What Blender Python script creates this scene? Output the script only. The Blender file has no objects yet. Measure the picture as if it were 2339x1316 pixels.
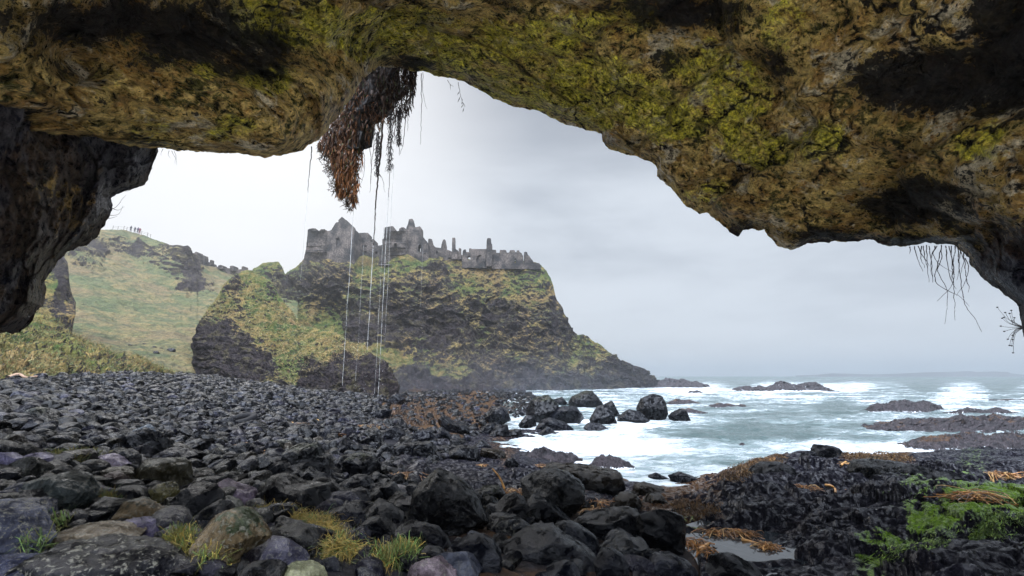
import bpy, math
import numpy as np
from mathutils.geometry import tessellate_polygon
from mathutils import Vector

R = math.radians
scene = bpy.context.scene
COL = scene.collection
# ------------------------------------------------------------------ camera
PW, PH, FP = 2339.0, 1316.0, 1072.0          # photograph size, focal length in its pixels
PITCH = math.atan(200.0 / FP)                # the horizon stands 200 px under the middle of the picture
CAM = np.array([0.0, 0.0, 3.0])
cam_data = bpy.data.cameras.new("camera")
cam_data.sensor_width = 36.0
cam_data.lens = 36.0 * FP / PW
cam_data.clip_start = 0.05
cam_data.clip_end = 20000
cam = bpy.data.objects.new("camera", cam_data)
cam.location = CAM
cam.rotation_euler = (R(90) + PITCH, 0, 0)
COL.objects.link(cam)
scene.camera = cam

# ------------------------------------------------------------------ light
SUN_AZ, SUN_EL = R(-33.0), R(42.0)           # azimuth from straight ahead (+Y), negative to the left
sun_data = bpy.data.lights.new("sun", "SUN")
sun_data.energy = 1.2
sun_data.angle = R(25)
sun_data.color = (1.0, 0.97, 0.93)
sun = bpy.data.objects.new("sun", sun_data)
sun_dir = Vector((math.sin(SUN_AZ) * math.cos(SUN_EL), math.cos(SUN_AZ) * math.cos(SUN_EL), math.sin(SUN_EL)))
sun.rotation_euler = sun_dir.to_track_quat("Z", "Y").to_euler()
COL.objects.link(sun)
HAZE_DENSITY = 0.00085
scene.view_settings.view_transform = "Standard"
scene.view_settings.look = "None"
scene.view_settings.gamma = 1
scene.view_settings.exposure = 0.30
scene.view_settings.use_curve_mapping = False
scene.cycles.use_denoising = True
scene.cycles.max_bounces = 6
scene.cycles.diffuse_bounces = 4
scene.cycles.glossy_bounces = 3
scene.cycles.transparent_max_bounces = 12
scene.cycles.volume_bounces = 1
scene.cycles.sample_clamp_indirect = 6


class NT:
    """small helper to write node trees"""
    def __init__(self, tree):
        self.t = tree
        tree.nodes.clear()

    def n(self, kind, out=0, props=None, **ins):
        nd = self.t.nodes.new(kind)
        for k, v in (props or {}).items():
            setattr(nd, k, v)
        for k, v in ins.items():
            key = int(k[1:]) if k[0] == "i" and k[1:].isdigit() else k.replace("_", " ")
            self.put(nd.inputs[key], v)
        return nd.outputs[out] if len(nd.outputs) else None

    def put(self, sock, v):
        if isinstance(v, bpy.types.NodeSocket):
            self.t.links.new(v, sock)
        else:
            if isinstance(v, tuple) and len(v) == 3 and sock.type == "RGBA":
                v = v + (1.0,)
            sock.default_value = v

    def math(self, op, a, b=0.0, clamp=False):
        return self.n("ShaderNodeMath", props={"operation": op, "use_clamp": clamp}, i0=a, i1=b)

    def vmath(self, op, a, b):
        return self.n("ShaderNodeVectorMath", props={"operation": op}, i0=a, i1=b)

    def mix(self, f, a, b, mode="MIX"):
        nd = self.t.nodes.new("ShaderNodeMix")
        nd.data_type = "RGBA"
        nd.blend_type = mode
        self.put(nd.inputs[0], f)
        self.put(nd.inputs[6], a)
        self.put(nd.inputs[7], b)
        return nd.outputs[2]

    def ss(self, x, lo, hi, a=0.0, b=1.0):
        return self.n("ShaderNodeMapRange", props={"interpolation_type": "SMOOTHSTEP"}, i0=x, i1=lo, i2=hi, i3=a, i4=b)

    def noise(self, vec, scale, detail=4.0, rough=0.55, dist=0.0, out=0):
        return self.n("ShaderNodeTexNoise", out, Vector=vec, Scale=scale, Detail=detail, Roughness=rough, Distortion=dist)


# sky: an overcast layer over a Nishita sky
world = bpy.data.worlds.new("World")
scene.world = world
world.use_nodes = True
w = NT(world.node_tree)
gen = w.n("ShaderNodeTexCoord")
sep = w.t.nodes.new("ShaderNodeSeparateXYZ")
w.t.links.new(gen, sep.inputs[0])
zz = sep.outputs[2]
flat = w.n("ShaderNodeMapping", Vector=gen, Scale=(1.0, 1.0, 3.5))
c1 = w.noise(flat, 1.3, 5, 0.5, 0.4)
c2 = w.noise(flat, 4.0, 6, 0.55, 0.3)
cl = w.math("ADD", w.math("MULTIPLY", c1, 0.7), w.math("MULTIPLY", c2, 0.3))
base = w.mix(w.ss(cl, 0.36, 0.66), (0.43, 0.475, 0.54), (0.62, 0.67, 0.735))
top = w.ss(zz, 0.33, 0.58)                                   # the cloud is thicker higher up, ahead
base = w.mix(w.math("MULTIPLY", top, 0.75), base, (0.25, 0.275, 0.325))
sd = w.n("ShaderNodeVectorMath", 1, {"operation": "DOT_PRODUCT"}, i0=gen, i1=(math.sin(R(-36)) * 0.92, math.cos(R(-36)) * 0.92, 0.39))
glow = w.ss(sd, 0.80, 0.995)
base = w.mix(w.math("MULTIPLY", glow, 0.9), base, (0.80, 0.815, 0.84))
hor = w.ss(zz, 0.14, 0.0)
base = w.mix(w.math("MULTIPLY", hor, 0.8), base, (0.66, 0.70, 0.75))
zen = w.math("ADD", 1.0, w.math("MULTIPLY", w.ss(zz, 0.62, 0.95), 1.0))   # overcast skies are brightest overhead
base = w.vmath("MULTIPLY", base, zen)
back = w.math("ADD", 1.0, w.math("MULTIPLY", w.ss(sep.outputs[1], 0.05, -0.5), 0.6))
high = w.math("MULTIPLY", w.ss(sep.outputs[1], 0.10, -0.30), w.ss(zz, 0.40, 0.75))      # unseen sky behind, brightened to light the cave roof
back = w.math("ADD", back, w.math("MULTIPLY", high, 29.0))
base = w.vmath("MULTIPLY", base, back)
nish = w.n("ShaderNodeTexSky", props={"sky_type": "NISHITA", "sun_disc": False, "sun_elevation": SUN_EL, "sun_rotation": SUN_AZ, "dust_density": 3.0})
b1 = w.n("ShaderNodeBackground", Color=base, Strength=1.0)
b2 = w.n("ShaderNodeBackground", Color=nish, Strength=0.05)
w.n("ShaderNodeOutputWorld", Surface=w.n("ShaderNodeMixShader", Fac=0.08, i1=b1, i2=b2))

# ------------------------------------------------------------------ geometry helpers
rng = np.random.default_rng(7)
_perm = rng.permutation(256)
_perm = np.concatenate([_perm, _perm, _perm])
_g = rng.normal(size=(256, 3))
_g /= np.linalg.norm(_g, axis=1)[:, None]


def perlin(P):
    P = np.asarray(P, float)
    I = np.floor(P).astype(int)
    f = P - I
    I &= 255
    u = f * f * f * (f * (f * 6 - 15) + 10)
    out = 0
    for dx in (0, 1):
        wx = u[:, 0] if dx else 1 - u[:, 0]
        px = _perm[(I[:, 0] + dx) & 255]
        for dy in (0, 1):
            wy = u[:, 1] if dy else 1 - u[:, 1]
            py = _perm[px + ((I[:, 1] + dy) & 255)]
            for dz in (0, 1):
                wz = u[:, 2] if dz else 1 - u[:, 2]
                g = _g[_perm[py + ((I[:, 2] + dz) & 255)]]
                d = g[:, 0] * (f[:, 0] - dx) + g[:, 1] * (f[:, 1] - dy) + g[:, 2] * (f[:, 2] - dz)
                out = out + wx * wy * wz * d
    return out * 1.5


def fbm(P, scale=1.0, octs=5, rough=0.5, ridged=False, seed=0.0):
    P = np.asarray(P, float) * scale + seed * 17.31
    s, a, tot = 0, 1.0, 0
    for _ in range(octs):
        v = perlin(P)
        if ridged:
            v = 0.5 - np.abs(v) * 1.6
        s = s + a * v
        tot += a
        a *= rough
        P = P * 2.03 + 11.7
    return s / tot


_wt = np.random.default_rng(99).uniform(size=(4096, 7))


def cells(P, freq, seed=0):
    """broken rock: nearest jittered cell of every point; gives its random numbers, the offset from its middle and the gap to the next cell"""
    Q = np.asarray(P, float) * freq + seed * 7.7
    I = np.floor(Q).astype(np.int64)
    d1 = np.full(len(Q), 1e9)
    d2 = np.full(len(Q), 1e9)
    best = np.zeros(len(Q), np.int64)
    off = np.zeros_like(Q)
    for dx in (-1, 0, 1):
        for dy in (-1, 0, 1):
            for dz in (-1, 0, 1):
                J = I + np.array([dx, dy, dz])
                h = (J[:, 0] * 73856093 ^ J[:, 1] * 19349663 ^ J[:, 2] * 83492791) & 4095
                o = Q - (J + 0.1 + 0.8 * _wt[h, :3])
                d = (o * o).sum(1)
                n = d < d1
                d2 = np.where(n, d1, np.minimum(d2, d))
                d1 = np.where(n, d, d1)
                best = np.where(n, h, best)
                off[n] = o[n]
    r = _wt[best]
    tilt = ((r[:, 3:6] - 0.5) * off).sum(1)
    return r[:, 6] - 0.5, tilt, np.sqrt(d2) - np.sqrt(d1)


def sstep(x, lo, hi):
    t = np.clip((x - lo) / (hi - lo), 0, 1)
    return t * t * (3 - 2 * t)


def tps_fit(X, v, lam=1e-4):
    X = np.asarray(X, float)
    n, d = X.shape
    r2 = ((X[:, None] - X[None]) ** 2).sum(2)
    K = 0.5 * r2 * np.log(r2 + 1e-12) + lam * np.eye(n)
    Pm = np.hstack([np.ones((n, 1)), X])
    A = np.zeros((n + d + 1, n + d + 1))
    A[:n, :n] = K
    A[:n, n:] = Pm
    A[n:, :n] = Pm.T
    return X, np.linalg.solve(A, np.concatenate([np.asarray(v, float), np.zeros(d + 1)]))


def tps_eval(fit, Q):
    X, c = fit
    Q = np.asarray(Q, float)
    out = np.empty(len(Q))
    for s in range(0, len(Q), 40000):
        q = Q[s:s + 40000]
        r2 = ((q[:, None] - X[None]) ** 2).sum(2)
        out[s:s + 40000] = (0.5 * r2 * np.log(r2 + 1e-12)) @ c[:len(X)] + c[len(X)] + q @ c[len(X) + 1:]
    return out


def shepard(ctrl, px, py, p=3.0, s=1.0):
    """inverse-distance interpolation of (px, py, value) rows"""
    ctrl = np.asarray(ctrl, float)
    num = np.zeros(len(px))
    den = np.zeros(len(px))
    for cx, cy, v in ctrl:
        wgt = 1.0 / (((px - cx) ** 2 + ((py - cy) * s) ** 2) ** (p / 2) + 1.0)
        num += wgt * v
        den += wgt
    return num / den


CP, SP = math.cos(PITCH), math.sin(PITCH)


def ray(px, py):
    u = (np.asarray(px, float) - PW / 2) / FP
    v = (PH / 2 - np.asarray(py, float)) / FP
    u, v = np.broadcast_arrays(u, v)
    return np.stack([u, CP - v * SP, SP + v * CP], -1)


def at(px, py, Y):
    d = ray(px, py)
    return CAM + d * (np.asarray(Y, float) / d[..., 1])[..., None]


def proj(P):
    q = np.asarray(P, float) - CAM
    fw = q[..., 1] * CP + q[..., 2] * SP
    up = -q[..., 1] * SP + q[..., 2] * CP
    fw = np.where(np.abs(fw) < 1e-6, 1e-6, fw)
    return PW / 2 + FP * q[..., 0] / fw, PH / 2 - FP * up / fw, fw


def plevel(px, py, z):
    """the point at height z seen at a pixel"""
    d = ray(px, py)
    return CAM + d * ((z - CAM[2]) / d[..., 2])[..., None]


def lerp_line(pts, x):
    p = np.asarray(pts, float)
    return np.interp(x, p[:, 0], p[:, 1])


def grid_faces(nr, nc, wrap=False):
    i = np.arange(nr - 1)[:, None]
    j = np.arange(nc if wrap else nc - 1)[None]
    a = i * nc + j
    b = i * nc + (j + 1) % nc
    return np.stack([a, b, b + nc, a + nc], -1).reshape(-1, 4)


def grid_normals(V, nr, nc):
    G = V.reshape(nr, nc, 3)
    du = np.gradient(G, axis=1)
    dv = np.gradient(G, axis=0)
    n = np.cross(du, dv)
    n /= np.linalg.norm(n, axis=2)[..., None] + 1e-12
    return n.reshape(-1, 3)


def tag(o, label=None, cat=None, group=None, kind=None):
    if label:
        o["label"] = label
    if cat:
        o["category"] = cat
    if group:
        o["group"] = group
    if kind:
        o["kind"] = kind
    return o


def mk(name, V, faces, mat, parent=None, smooth=True, tint=None, floats=None):
    V = np.asarray(V, np.float32)
    if not isinstance(faces, list):
        faces = [faces]
    faces = [np.asarray(f, np.int32) for f in faces if len(f)]
    me = bpy.data.meshes.new(name)
    me.vertices.add(len(V))
    me.vertices.foreach_set("co", V.ravel())
    tot = sum(f.size for f in faces)
    npoly = sum(len(f) for f in faces)
    me.loops.add(tot)
    me.loops.foreach_set("vertex_index", np.concatenate([f.ravel() for f in faces]))
    me.polygons.add(npoly)
    sizes = np.concatenate([np.full(len(f), f.shape[1], np.int32) for f in faces])
    me.polygons.foreach_set("loop_start", np.concatenate([[0], np.cumsum(sizes)[:-1]]).astype(np.int32))
    me.polygons.foreach_set("use_smooth", np.full(npoly, smooth, bool))
    me.update(calc_edges=True)
    if tint is not None:
        tint = np.asarray(tint, np.float32)
        if tint.ndim == 1:
            tint = np.tile(tint, (len(V), 1))
        if tint.shape[1] == 3:
            tint = np.hstack([tint, np.zeros((len(V), 1), np.float32)])
        at_ = me.attributes.new("tint", "FLOAT_COLOR", "POINT")
        at_.data.foreach_set("color", np.ascontiguousarray(tint).ravel())
    for k, v in (floats or {}).items():
        at_ = me.attributes.new(k, "FLOAT", "POINT")
        at_.data.foreach_set("value", np.asarray(v, np.float32))
    if mat:
        me.materials.append(mat)
    o = bpy.data.objects.new(name, me)
    COL.objects.link(o)
    if parent:
        o.parent = parent
    return o


def empty(name, loc=(0, 0, 0)):
    o = bpy.data.objects.new(name, None)
    o.empty_display_size = 0.1
    COL.objects.link(o)
    return o


def tube(pts, r0, r1=None, sides=5, closed_tip=True):
    """verts, quads of a tapering tube along points"""
    pts = np.asarray(pts, float)
    n = len(pts)
    rr = np.linspace(r0, r0 if r1 is None else r1, n) if np.isscalar(r0) else np.asarray(r0)
    tg = np.gradient(pts, axis=0)
    tg /= np.linalg.norm(tg, axis=1)[:, None] + 1e-9
    ref = np.where(np.abs(tg[:, 2:3]) > 0.8, np.array([[1.0, 0, 0]]), np.array([[0, 0, 1.0]]))
    a = np.cross(tg, ref)
    a /= np.linalg.norm(a, axis=1)[:, None] + 1e-9
    b = np.cross(tg, a)
    th = np.arange(sides) * 2 * math.pi / sides
    V = pts[:, None] + rr[:, None, None] * (np.cos(th)[None, :, None] * a[:, None] + np.sin(th)[None, :, None] * b[:, None])
    F = grid_faces(n, sides, True)
    return V.reshape(-1, 3), F


class Bag:
    """collects pieces into one mesh"""
    def __init__(self):
        self.v, self.f, self.c, self.k = [], {3: [], 4: []}, [], 0

    def add(self, V, F, c=None):
        F = np.asarray(F)
        self.v.append(V)
        self.f[F.shape[1]].append(F + self.k)
        if c is not None:
            c = np.asarray(c, float)
            self.c.append(np.tile(c, (len(V), 1)) if c.ndim == 1 else c)
        self.k += len(V)

    def done(self, name, mat, parent=None, smooth=True):
        fs = [np.concatenate(x) for x in self.f.values() if x]
        return mk(name, np.concatenate(self.v), fs, mat, parent, smooth, np.concatenate(self.c) if self.c else None)


def bez(p, n=8):
    """smooth curve through a few points (Catmull-Rom)"""
    p = np.asarray(p, float)
    q = np.vstack([2 * p[0] - p[1], p, 2 * p[-1] - p[-2]])
    out = []
    for i in range(1, len(q) - 2):
        t = np.linspace(0, 1, n, endpoint=False)[:, None]
        out.append(0.5 * (2 * q[i] + (q[i + 1] - q[i - 1]) * t + (2 * q[i - 1] - 5 * q[i] + 4 * q[i + 1] - q[i + 2]) * t ** 2
                          + (3 * q[i] - q[i - 1] - 3 * q[i + 1] + q[i + 2]) * t ** 3))
    return np.vstack(out + [p[-1:]])


_ico = {}


def ico(level):
    if level in _ico:
        return _ico[level]
    t = (1 + 5 ** 0.5) / 2
    V = [(-1, t, 0), (1, t, 0), (-1, -t, 0), (1, -t, 0), (0, -1, t), (0, 1, t), (0, -1, -t), (0, 1, -t), (t, 0, -1), (t, 0, 1), (-t, 0, -1), (-t, 0, 1)]
    F = [(0, 11, 5), (0, 5, 1), (0, 1, 7), (0, 7, 10), (0, 10, 11), (1, 5, 9), (5, 11, 4), (11, 10, 2), (10, 7, 6), (7, 1, 8),
         (3, 9, 4), (3, 4, 2), (3, 2, 6), (3, 6, 8), (3, 8, 9), (4, 9, 5), (2, 4, 11), (6, 2, 10), (8, 6, 7), (9, 8, 1)]
    V = np.array(V, float)
    V /= np.linalg.norm(V, axis=1)[:, None]
    F = np.array(F)
    for _ in range(level):
        e = np.sort(np.vstack([F[:, [0, 1]], F[:, [1, 2]], F[:, [2, 0]]]), axis=1)
        ue, inv = np.unique(e, axis=0, return_inverse=True)
        inv = inv.ravel()
        M = V[ue].mean(1)
        M /= np.linalg.norm(M, axis=1)[:, None]
        n = len(F)
        a, b, c = inv[:n] + len(V), inv[n:2 * n] + len(V), inv[2 * n:] + len(V)
        V = np.vstack([V, M])
        F = np.vstack([np.stack([F[:, 0], a, c], 1), np.stack([F[:, 1], b, a], 1), np.stack([F[:, 2], c, b], 1), np.stack([a, b, c], 1)])
    _ico[level] = (V, F)
    return V, F


def vnormals(V, F):
    n = np.cross(V[F[:, 1]] - V[F[:, 0]], V[F[:, 2]] - V[F[:, 0]])
    N = np.zeros_like(V)
    for k in range(3):
        np.add.at(N, F[:, k], n)
    return N / (np.linalg.norm(N, axis=1)[:, None] + 1e-12)
# ------------------------------------------------------------------ materials
def material(name):
    m = bpy.data.materials.new(name)
    m.use_nodes = True
    t = NT(m.node_tree)
    pos = t.n("ShaderNodeNewGeometry", 0)
    return m, t, pos


def finish(t, color, rough, bump_h=None, dist=0.02, strength=0.6, spec=0.5, **kw):
    nd = t.t.nodes.new("ShaderNodeBsdfPrincipled")
    t.put(nd.inputs["Base Color"], color)
    t.put(nd.inputs["Roughness"], rough)
    t.put(nd.inputs["Specular IOR Level"], spec)
    for k, v in kw.items():
        t.put(nd.inputs[k.replace("_", " ")], v)
    if bump_h is not None:
        t.put(nd.inputs["Normal"], t.n("ShaderNodeBump", Height=bump_h, Distance=dist, Strength=strength))
    t.n("ShaderNodeOutputMaterial", Surface=nd.outputs[0])
    return nd


def attr(t, name, out=0):
    return t.n("ShaderNodeAttribute", out, {"attribute_name": name})


def stone_mat():
    m, t, pos = material("wet_stone")
    tint = attr(t, "tint")
    lich = attr(t, "tint", 3)
    n1 = t.noise(pos, 5.0, 8, 0.62, 0.6)
    n2 = t.noise(pos, 34.0, 6, 0.6)
    n3 = t.noise(pos, 22.0, 7, 0.7, 0.4)
    col = t.vmath("MULTIPLY", t.vmath("MULTIPLY", tint, (0.78, 0.92, 1.65)), t.ss(n1, 0.3, 0.7, 0.017, 0.064))
    col = t.vmath("MULTIPLY", col, t.ss(n2, 0.2, 0.8, 0.7, 1.3))
    spot = t.math("MULTIPLY", t.ss(n3, 0.53, 0.62), lich)
    col = t.mix(spot, col, (0.11, 0.105, 0.085))
    rough = t.ss(n1, 0.3, 0.7, 0.34, 0.13)
    h = t.math("ADD", t.math("MULTIPLY", n1, 1.0), t.math("ADD", t.math("MULTIPLY", n2, 0.30), t.math("MULTIPLY", n3, 0.45)))
    finish(t, col, rough, h, 0.06, 0.8, spec=t.ss(n1, 0.40, 0.60, 0.015, 0.24))
    return m


def cave_mat():
    m, t, pos = material("cave_rock")
    stain_shade = attr(t, "stain_shade")
    yel = attr(t, "yellow")
    dark = attr(t, "dark_rock")
    rot = t.n("ShaderNodeMapping", Vector=pos, Rotation=(0.2, 0.5, 0.45), Scale=(1.0, 1.25, 1.5))
    a = t.noise(rot, 0.8, 8, 0.62, 0.2)
    b = t.noise(rot, 2.4, 10, 0.72)
    c = t.noise(rot, 8.5, 10, 0.76)
    d = t.noise(pos, 26.0, 6, 0.72)
    e = t.noise(t.vmath("ADD", rot, (7.3, 2.1, 4.4)), 1.5, 10, 0.74)
    g = t.noise(t.vmath("ADD", rot, (1.3, 9.1, 2.4)), 3.6, 10, 0.76)
    col = t.mix(t.ss(b, 0.42, 0.56), (0.34, 0.20, 0.055), (0.64, 0.46, 0.16))
    col = t.mix(t.ss(e, 0.53, 0.58), col, (0.62, 0.53, 0.38))                         # pale bare patches
    col = t.mix(t.math("MULTIPLY", t.ss(g, 0.56, 0.61), 0.8), col, (0.42, 0.21, 0.05))  # rusty seeps
    ym = t.math("ADD", t.math("MULTIPLY", yel, 0.36), t.math("ADD", t.math("MULTIPLY", a, 0.55), t.math("MULTIPLY", c, 0.45)))
    col = t.mix(t.math("MULTIPLY", t.math("MULTIPLY", t.ss(ym, 0.61, 0.68), t.ss(g, 0.36, 0.56, 0.15, 0.95)), 1.0), col, t.mix(t.ss(d, 0.4, 0.6), (0.30, 0.29, 0.03), (0.66, 0.58, 0.06)))
    gm = t.math("ADD", t.math("MULTIPLY", e, 0.5), t.math("MULTIPLY", c, 0.5))
    col = t.mix(t.math("MULTIPLY", t.ss(gm, 0.475, 0.435), 0.85), col, (0.075, 0.085, 0.026))
    col = t.vmath("MULTIPLY", col, t.ss(c, 0.36, 0.64, 0.30, 1.40))
    col = t.vmath("MULTIPLY", col, t.ss(d, 0.3, 0.7, 0.50, 1.40))
    # cracks
    wv = t.vmath("ADD", rot, t.vmath("MULTIPLY", t.noise(pos, 1.6, 5, 0.6, 0, 1), (1.1, 1.1, 1.1)))
    vo = t.n("ShaderNodeTexVoronoi", 0, {"feature": "DISTANCE_TO_EDGE"}, Vector=wv, Scale=0.55)
    crack = t.math("MULTIPLY", t.ss(vo, 0.022, 0.004), t.ss(a, 0.42, 0.56))
    # black algae stains with flaky edges, plus painted shade in crevices and at the sides
    sm = t.math("ADD", stain_shade, t.math("MULTIPLY", t.math("SUBTRACT", c, 0.5), 2.8))
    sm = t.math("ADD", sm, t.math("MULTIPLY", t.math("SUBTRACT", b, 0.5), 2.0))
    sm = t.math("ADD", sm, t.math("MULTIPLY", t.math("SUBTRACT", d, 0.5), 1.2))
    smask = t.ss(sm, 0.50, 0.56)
    spots = t.ss(t.math("ADD", c, t.math("MULTIPLY", b, 0.6)), 0.715, 0.675)  # small flecks everywhere, thickened to paint the shade of crevices
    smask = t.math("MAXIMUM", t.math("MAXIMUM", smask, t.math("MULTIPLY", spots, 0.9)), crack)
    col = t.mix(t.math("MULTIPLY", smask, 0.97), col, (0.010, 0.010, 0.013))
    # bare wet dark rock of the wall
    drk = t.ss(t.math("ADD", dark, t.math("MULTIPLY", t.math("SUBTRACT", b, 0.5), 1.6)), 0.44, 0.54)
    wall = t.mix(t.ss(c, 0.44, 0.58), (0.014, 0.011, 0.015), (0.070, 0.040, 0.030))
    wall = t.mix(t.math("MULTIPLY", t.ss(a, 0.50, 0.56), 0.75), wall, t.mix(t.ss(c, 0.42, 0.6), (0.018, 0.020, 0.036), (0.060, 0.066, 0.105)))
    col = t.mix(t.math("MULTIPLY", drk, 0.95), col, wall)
    rough = t.ss(c, 0.35, 0.65, 0.22, 0.55)
    h = t.math("ADD", t.math("MULTIPLY", b, 1.2), t.math("ADD", t.math("MULTIPLY", c, 0.7), t.math("MULTIPLY", d, 0.22)))
    h = t.math("SUBTRACT", h, t.math("MULTIPLY", crack, 0.5))
    v2 = t.n("ShaderNodeTexVoronoi", 0, {"feature": "F1"}, Vector=wv, Scale=1.5)                 # broken facets
    v3 = t.n("ShaderNodeTexVoronoi", 0, {"feature": "F1"}, Vector=t.vmath("ADD", rot, t.vmath("MULTIPLY", t.noise(pos, 4.0, 4, 0.6, 0, 1), (0.4, 0.4, 0.4))), Scale=4.5)
    h = t.math("ADD", h, t.math("ADD", t.math("MULTIPLY", v2, 0.8), t.math("MULTIPLY", v3, 0.35)))
    finish(t, col, rough, h, 0.26, 1.0, spec=t.math("MULTIPLY", t.ss(c, 0.46, 0.62, 0.05, 0.6), t.ss(smask, 0.0, 1.0, 1.0, 0.12)))
    return m


def hill_mat(name, grey=0.0, rock_a=(0.004, 0.003, 0.005), rock_b=(0.030, 0.022, 0.022), sc=1.0, green=1.0, bright=0.46):
    m, t, pos = material(name)
    g = attr(t, "grass")
    n0 = t.noise(pos, 0.12 * sc, 5, 0.55, 0.4)
    n1 = t.noise(pos, 0.55 * sc, 7, 0.62, 0.6)
    n2 = t.noise(pos, 2.6 * sc, 6, 0.65, 0.4)
    n3 = t.noise(pos, 9.0 * sc, 4, 0.6)
    gr = t.mix(t.ss(n1, 0.36, 0.62), (0.050 * green, 0.086, 0.016), (0.235, 0.170, 0.056))
    gr = t.mix(t.math("MULTIPLY", t.ss(n0, 0.48, 0.64), 0.65), gr, (0.19, 0.115, 0.050))
    gr = t.mix(t.math("MULTIPLY", t.ss(n0, 0.50, 0.38), 0.6), gr, (0.045, 0.100, 0.018))
    gr = t.vmath("MULTIPLY", gr, t.ss(n2, 0.25, 0.75, 0.45 * bright, 1.45 * bright))
    gr = t.vmath("MULTIPLY", gr, t.ss(t.math("ADD", n3, t.math("MULTIPLY", n1, 0.5)), 0.60, 0.80, 0.50, 1.25))
    if grey:
        gr = t.mix(grey, gr, t.vmath("MULTIPLY", (0.13, 0.13, 0.10), t.ss(n2, 0.25, 0.75, 0.7, 1.3)))
    rk = t.mix(t.ss(n2, 0.38, 0.66), rock_a, rock_b)
    rk = t.mix(t.math("MULTIPLY", t.ss(t.math("ADD", n1, t.math("MULTIPLY", n3, 0.3)), 0.66, 0.80), 0.55), rk, (0.075, 0.064, 0.030))
    rk = t.vmath("MULTIPLY", rk, t.ss(n3, 0.25, 0.75, 0.6, 1.35))
    f = t.math("ADD", g, t.math("MULTIPLY", t.math("SUBTRACT", n2, 0.5), 1.3))
    f = t.math("ADD", f, t.math("MULTIPLY", t.math("SUBTRACT", n1, 0.5), 1.1))
    col = t.mix(t.ss(f, 0.42, 0.58), rk, gr)
    h = t.math("ADD", n1, t.math("ADD", t.math("MULTIPLY", n2, 0.5), t.math("MULTIPLY", n3, 0.2)))
    finish(t, col, 0.85, h, 1.3 / sc, 0.9, spec=0.15)
    return m


def tint_mat(name, rough=0.7, spec=0.3, nscale=20.0, lo=0.6, hi=1.4, trans=0.0, bump=0.0):
    m, t, pos = material(name)
    n = t.noise(pos, nscale, 5, 0.6)
    col = t.vmath("MULTIPLY", attr(t, "tint"), t.ss(n, 0.25, 0.75, lo, hi))
    if bump:
        finish(t, col, rough, n, bump, 0.7, spec=spec)
    else:
        finish(t, col, rough, spec=spec)
    return m


def masonry_mat():
    m, t, pos = material("castle_masonry")
    br = t.n("ShaderNodeTexBrick", 1, Vector=t.n("ShaderNodeMapping", Vector=pos, Rotation=(R(90), 0, 0)), Scale=1.0, Mortar_Size=0.06,
             i8=0.9, i9=0.42)
    n1 = t.noise(pos, 0.45, 6, 0.6)
    n2 = t.noise(pos, 3.0, 5, 0.65)
    col = t.mix(t.ss(n1, 0.38, 0.64), (0.010, 0.010, 0.011), (0.078, 0.064, 0.057))
    col = t.vmath("MULTIPLY", col, t.ss(n2, 0.32, 0.68, 0.3, 1.7))
    col = t.mix(t.math("MULTIPLY", br, 0.18), col, (0.06, 0.056, 0.054))
    finish(t, col, 0.9, t.math("ADD", n2, t.math("MULTIPLY", br, -0.3)), 0.25, 0.8, spec=0.2)
    return m


def sea_mat():
    m, t, pos = material("sea_water")
    foam = attr(t, "foam")
    far = attr(t, "far")
    st = t.n("ShaderNodeMapping", Vector=pos, Rotation=(0, 0, R(-14)), Scale=(0.55, 1.0, 1.0))
    big = t.noise(st, 0.16, 8, 0.60, 1.0)
    mid = t.noise(st, 0.8, 8, 0.66, 1.6)
    fin = t.noise(st, 3.2, 6, 0.66, 0.8)
    lace = t.math("ADD", t.math("MULTIPLY", big, 0.55), t.math("ADD", t.math("MULTIPLY", mid, 0.35), t.math("MULTIPLY", fin, 0.2)))
    f = t.math("ADD", t.math("SUBTRACT", foam, 0.24), t.math("MULTIPLY", t.math("SUBTRACT", lace, 0.55), 4.6))
    ff = t.ss(f, 0.30, 0.98)
    water = t.mix(t.ss(big, 0.4, 0.6), (0.026, 0.044, 0.043), (0.042, 0.062, 0.061))
    milky = t.mix(t.ss(f, -0.1, 0.7), water, (0.125, 0.16, 0.165))
    col = t.mix(ff, milky, (0.31, 0.322, 0.335))
    rough = t.math("ADD", t.ss(ff, 0.0, 1.0, 0.20, 0.75), t.math("MULTIPLY", far, 0.2))
    rip = t.math("ADD", t.noise(st, 1.8, 5, 0.6, 0.6), t.math("MULTIPLY", t.noise(st, 7.0, 4, 0.6), 0.3))
    h = t.math("ADD", rip, t.math("MULTIPLY", ff, 0.35))
    finish(t, col, rough, h, 0.28, 0.9, spec=0.5)
    return m


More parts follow.
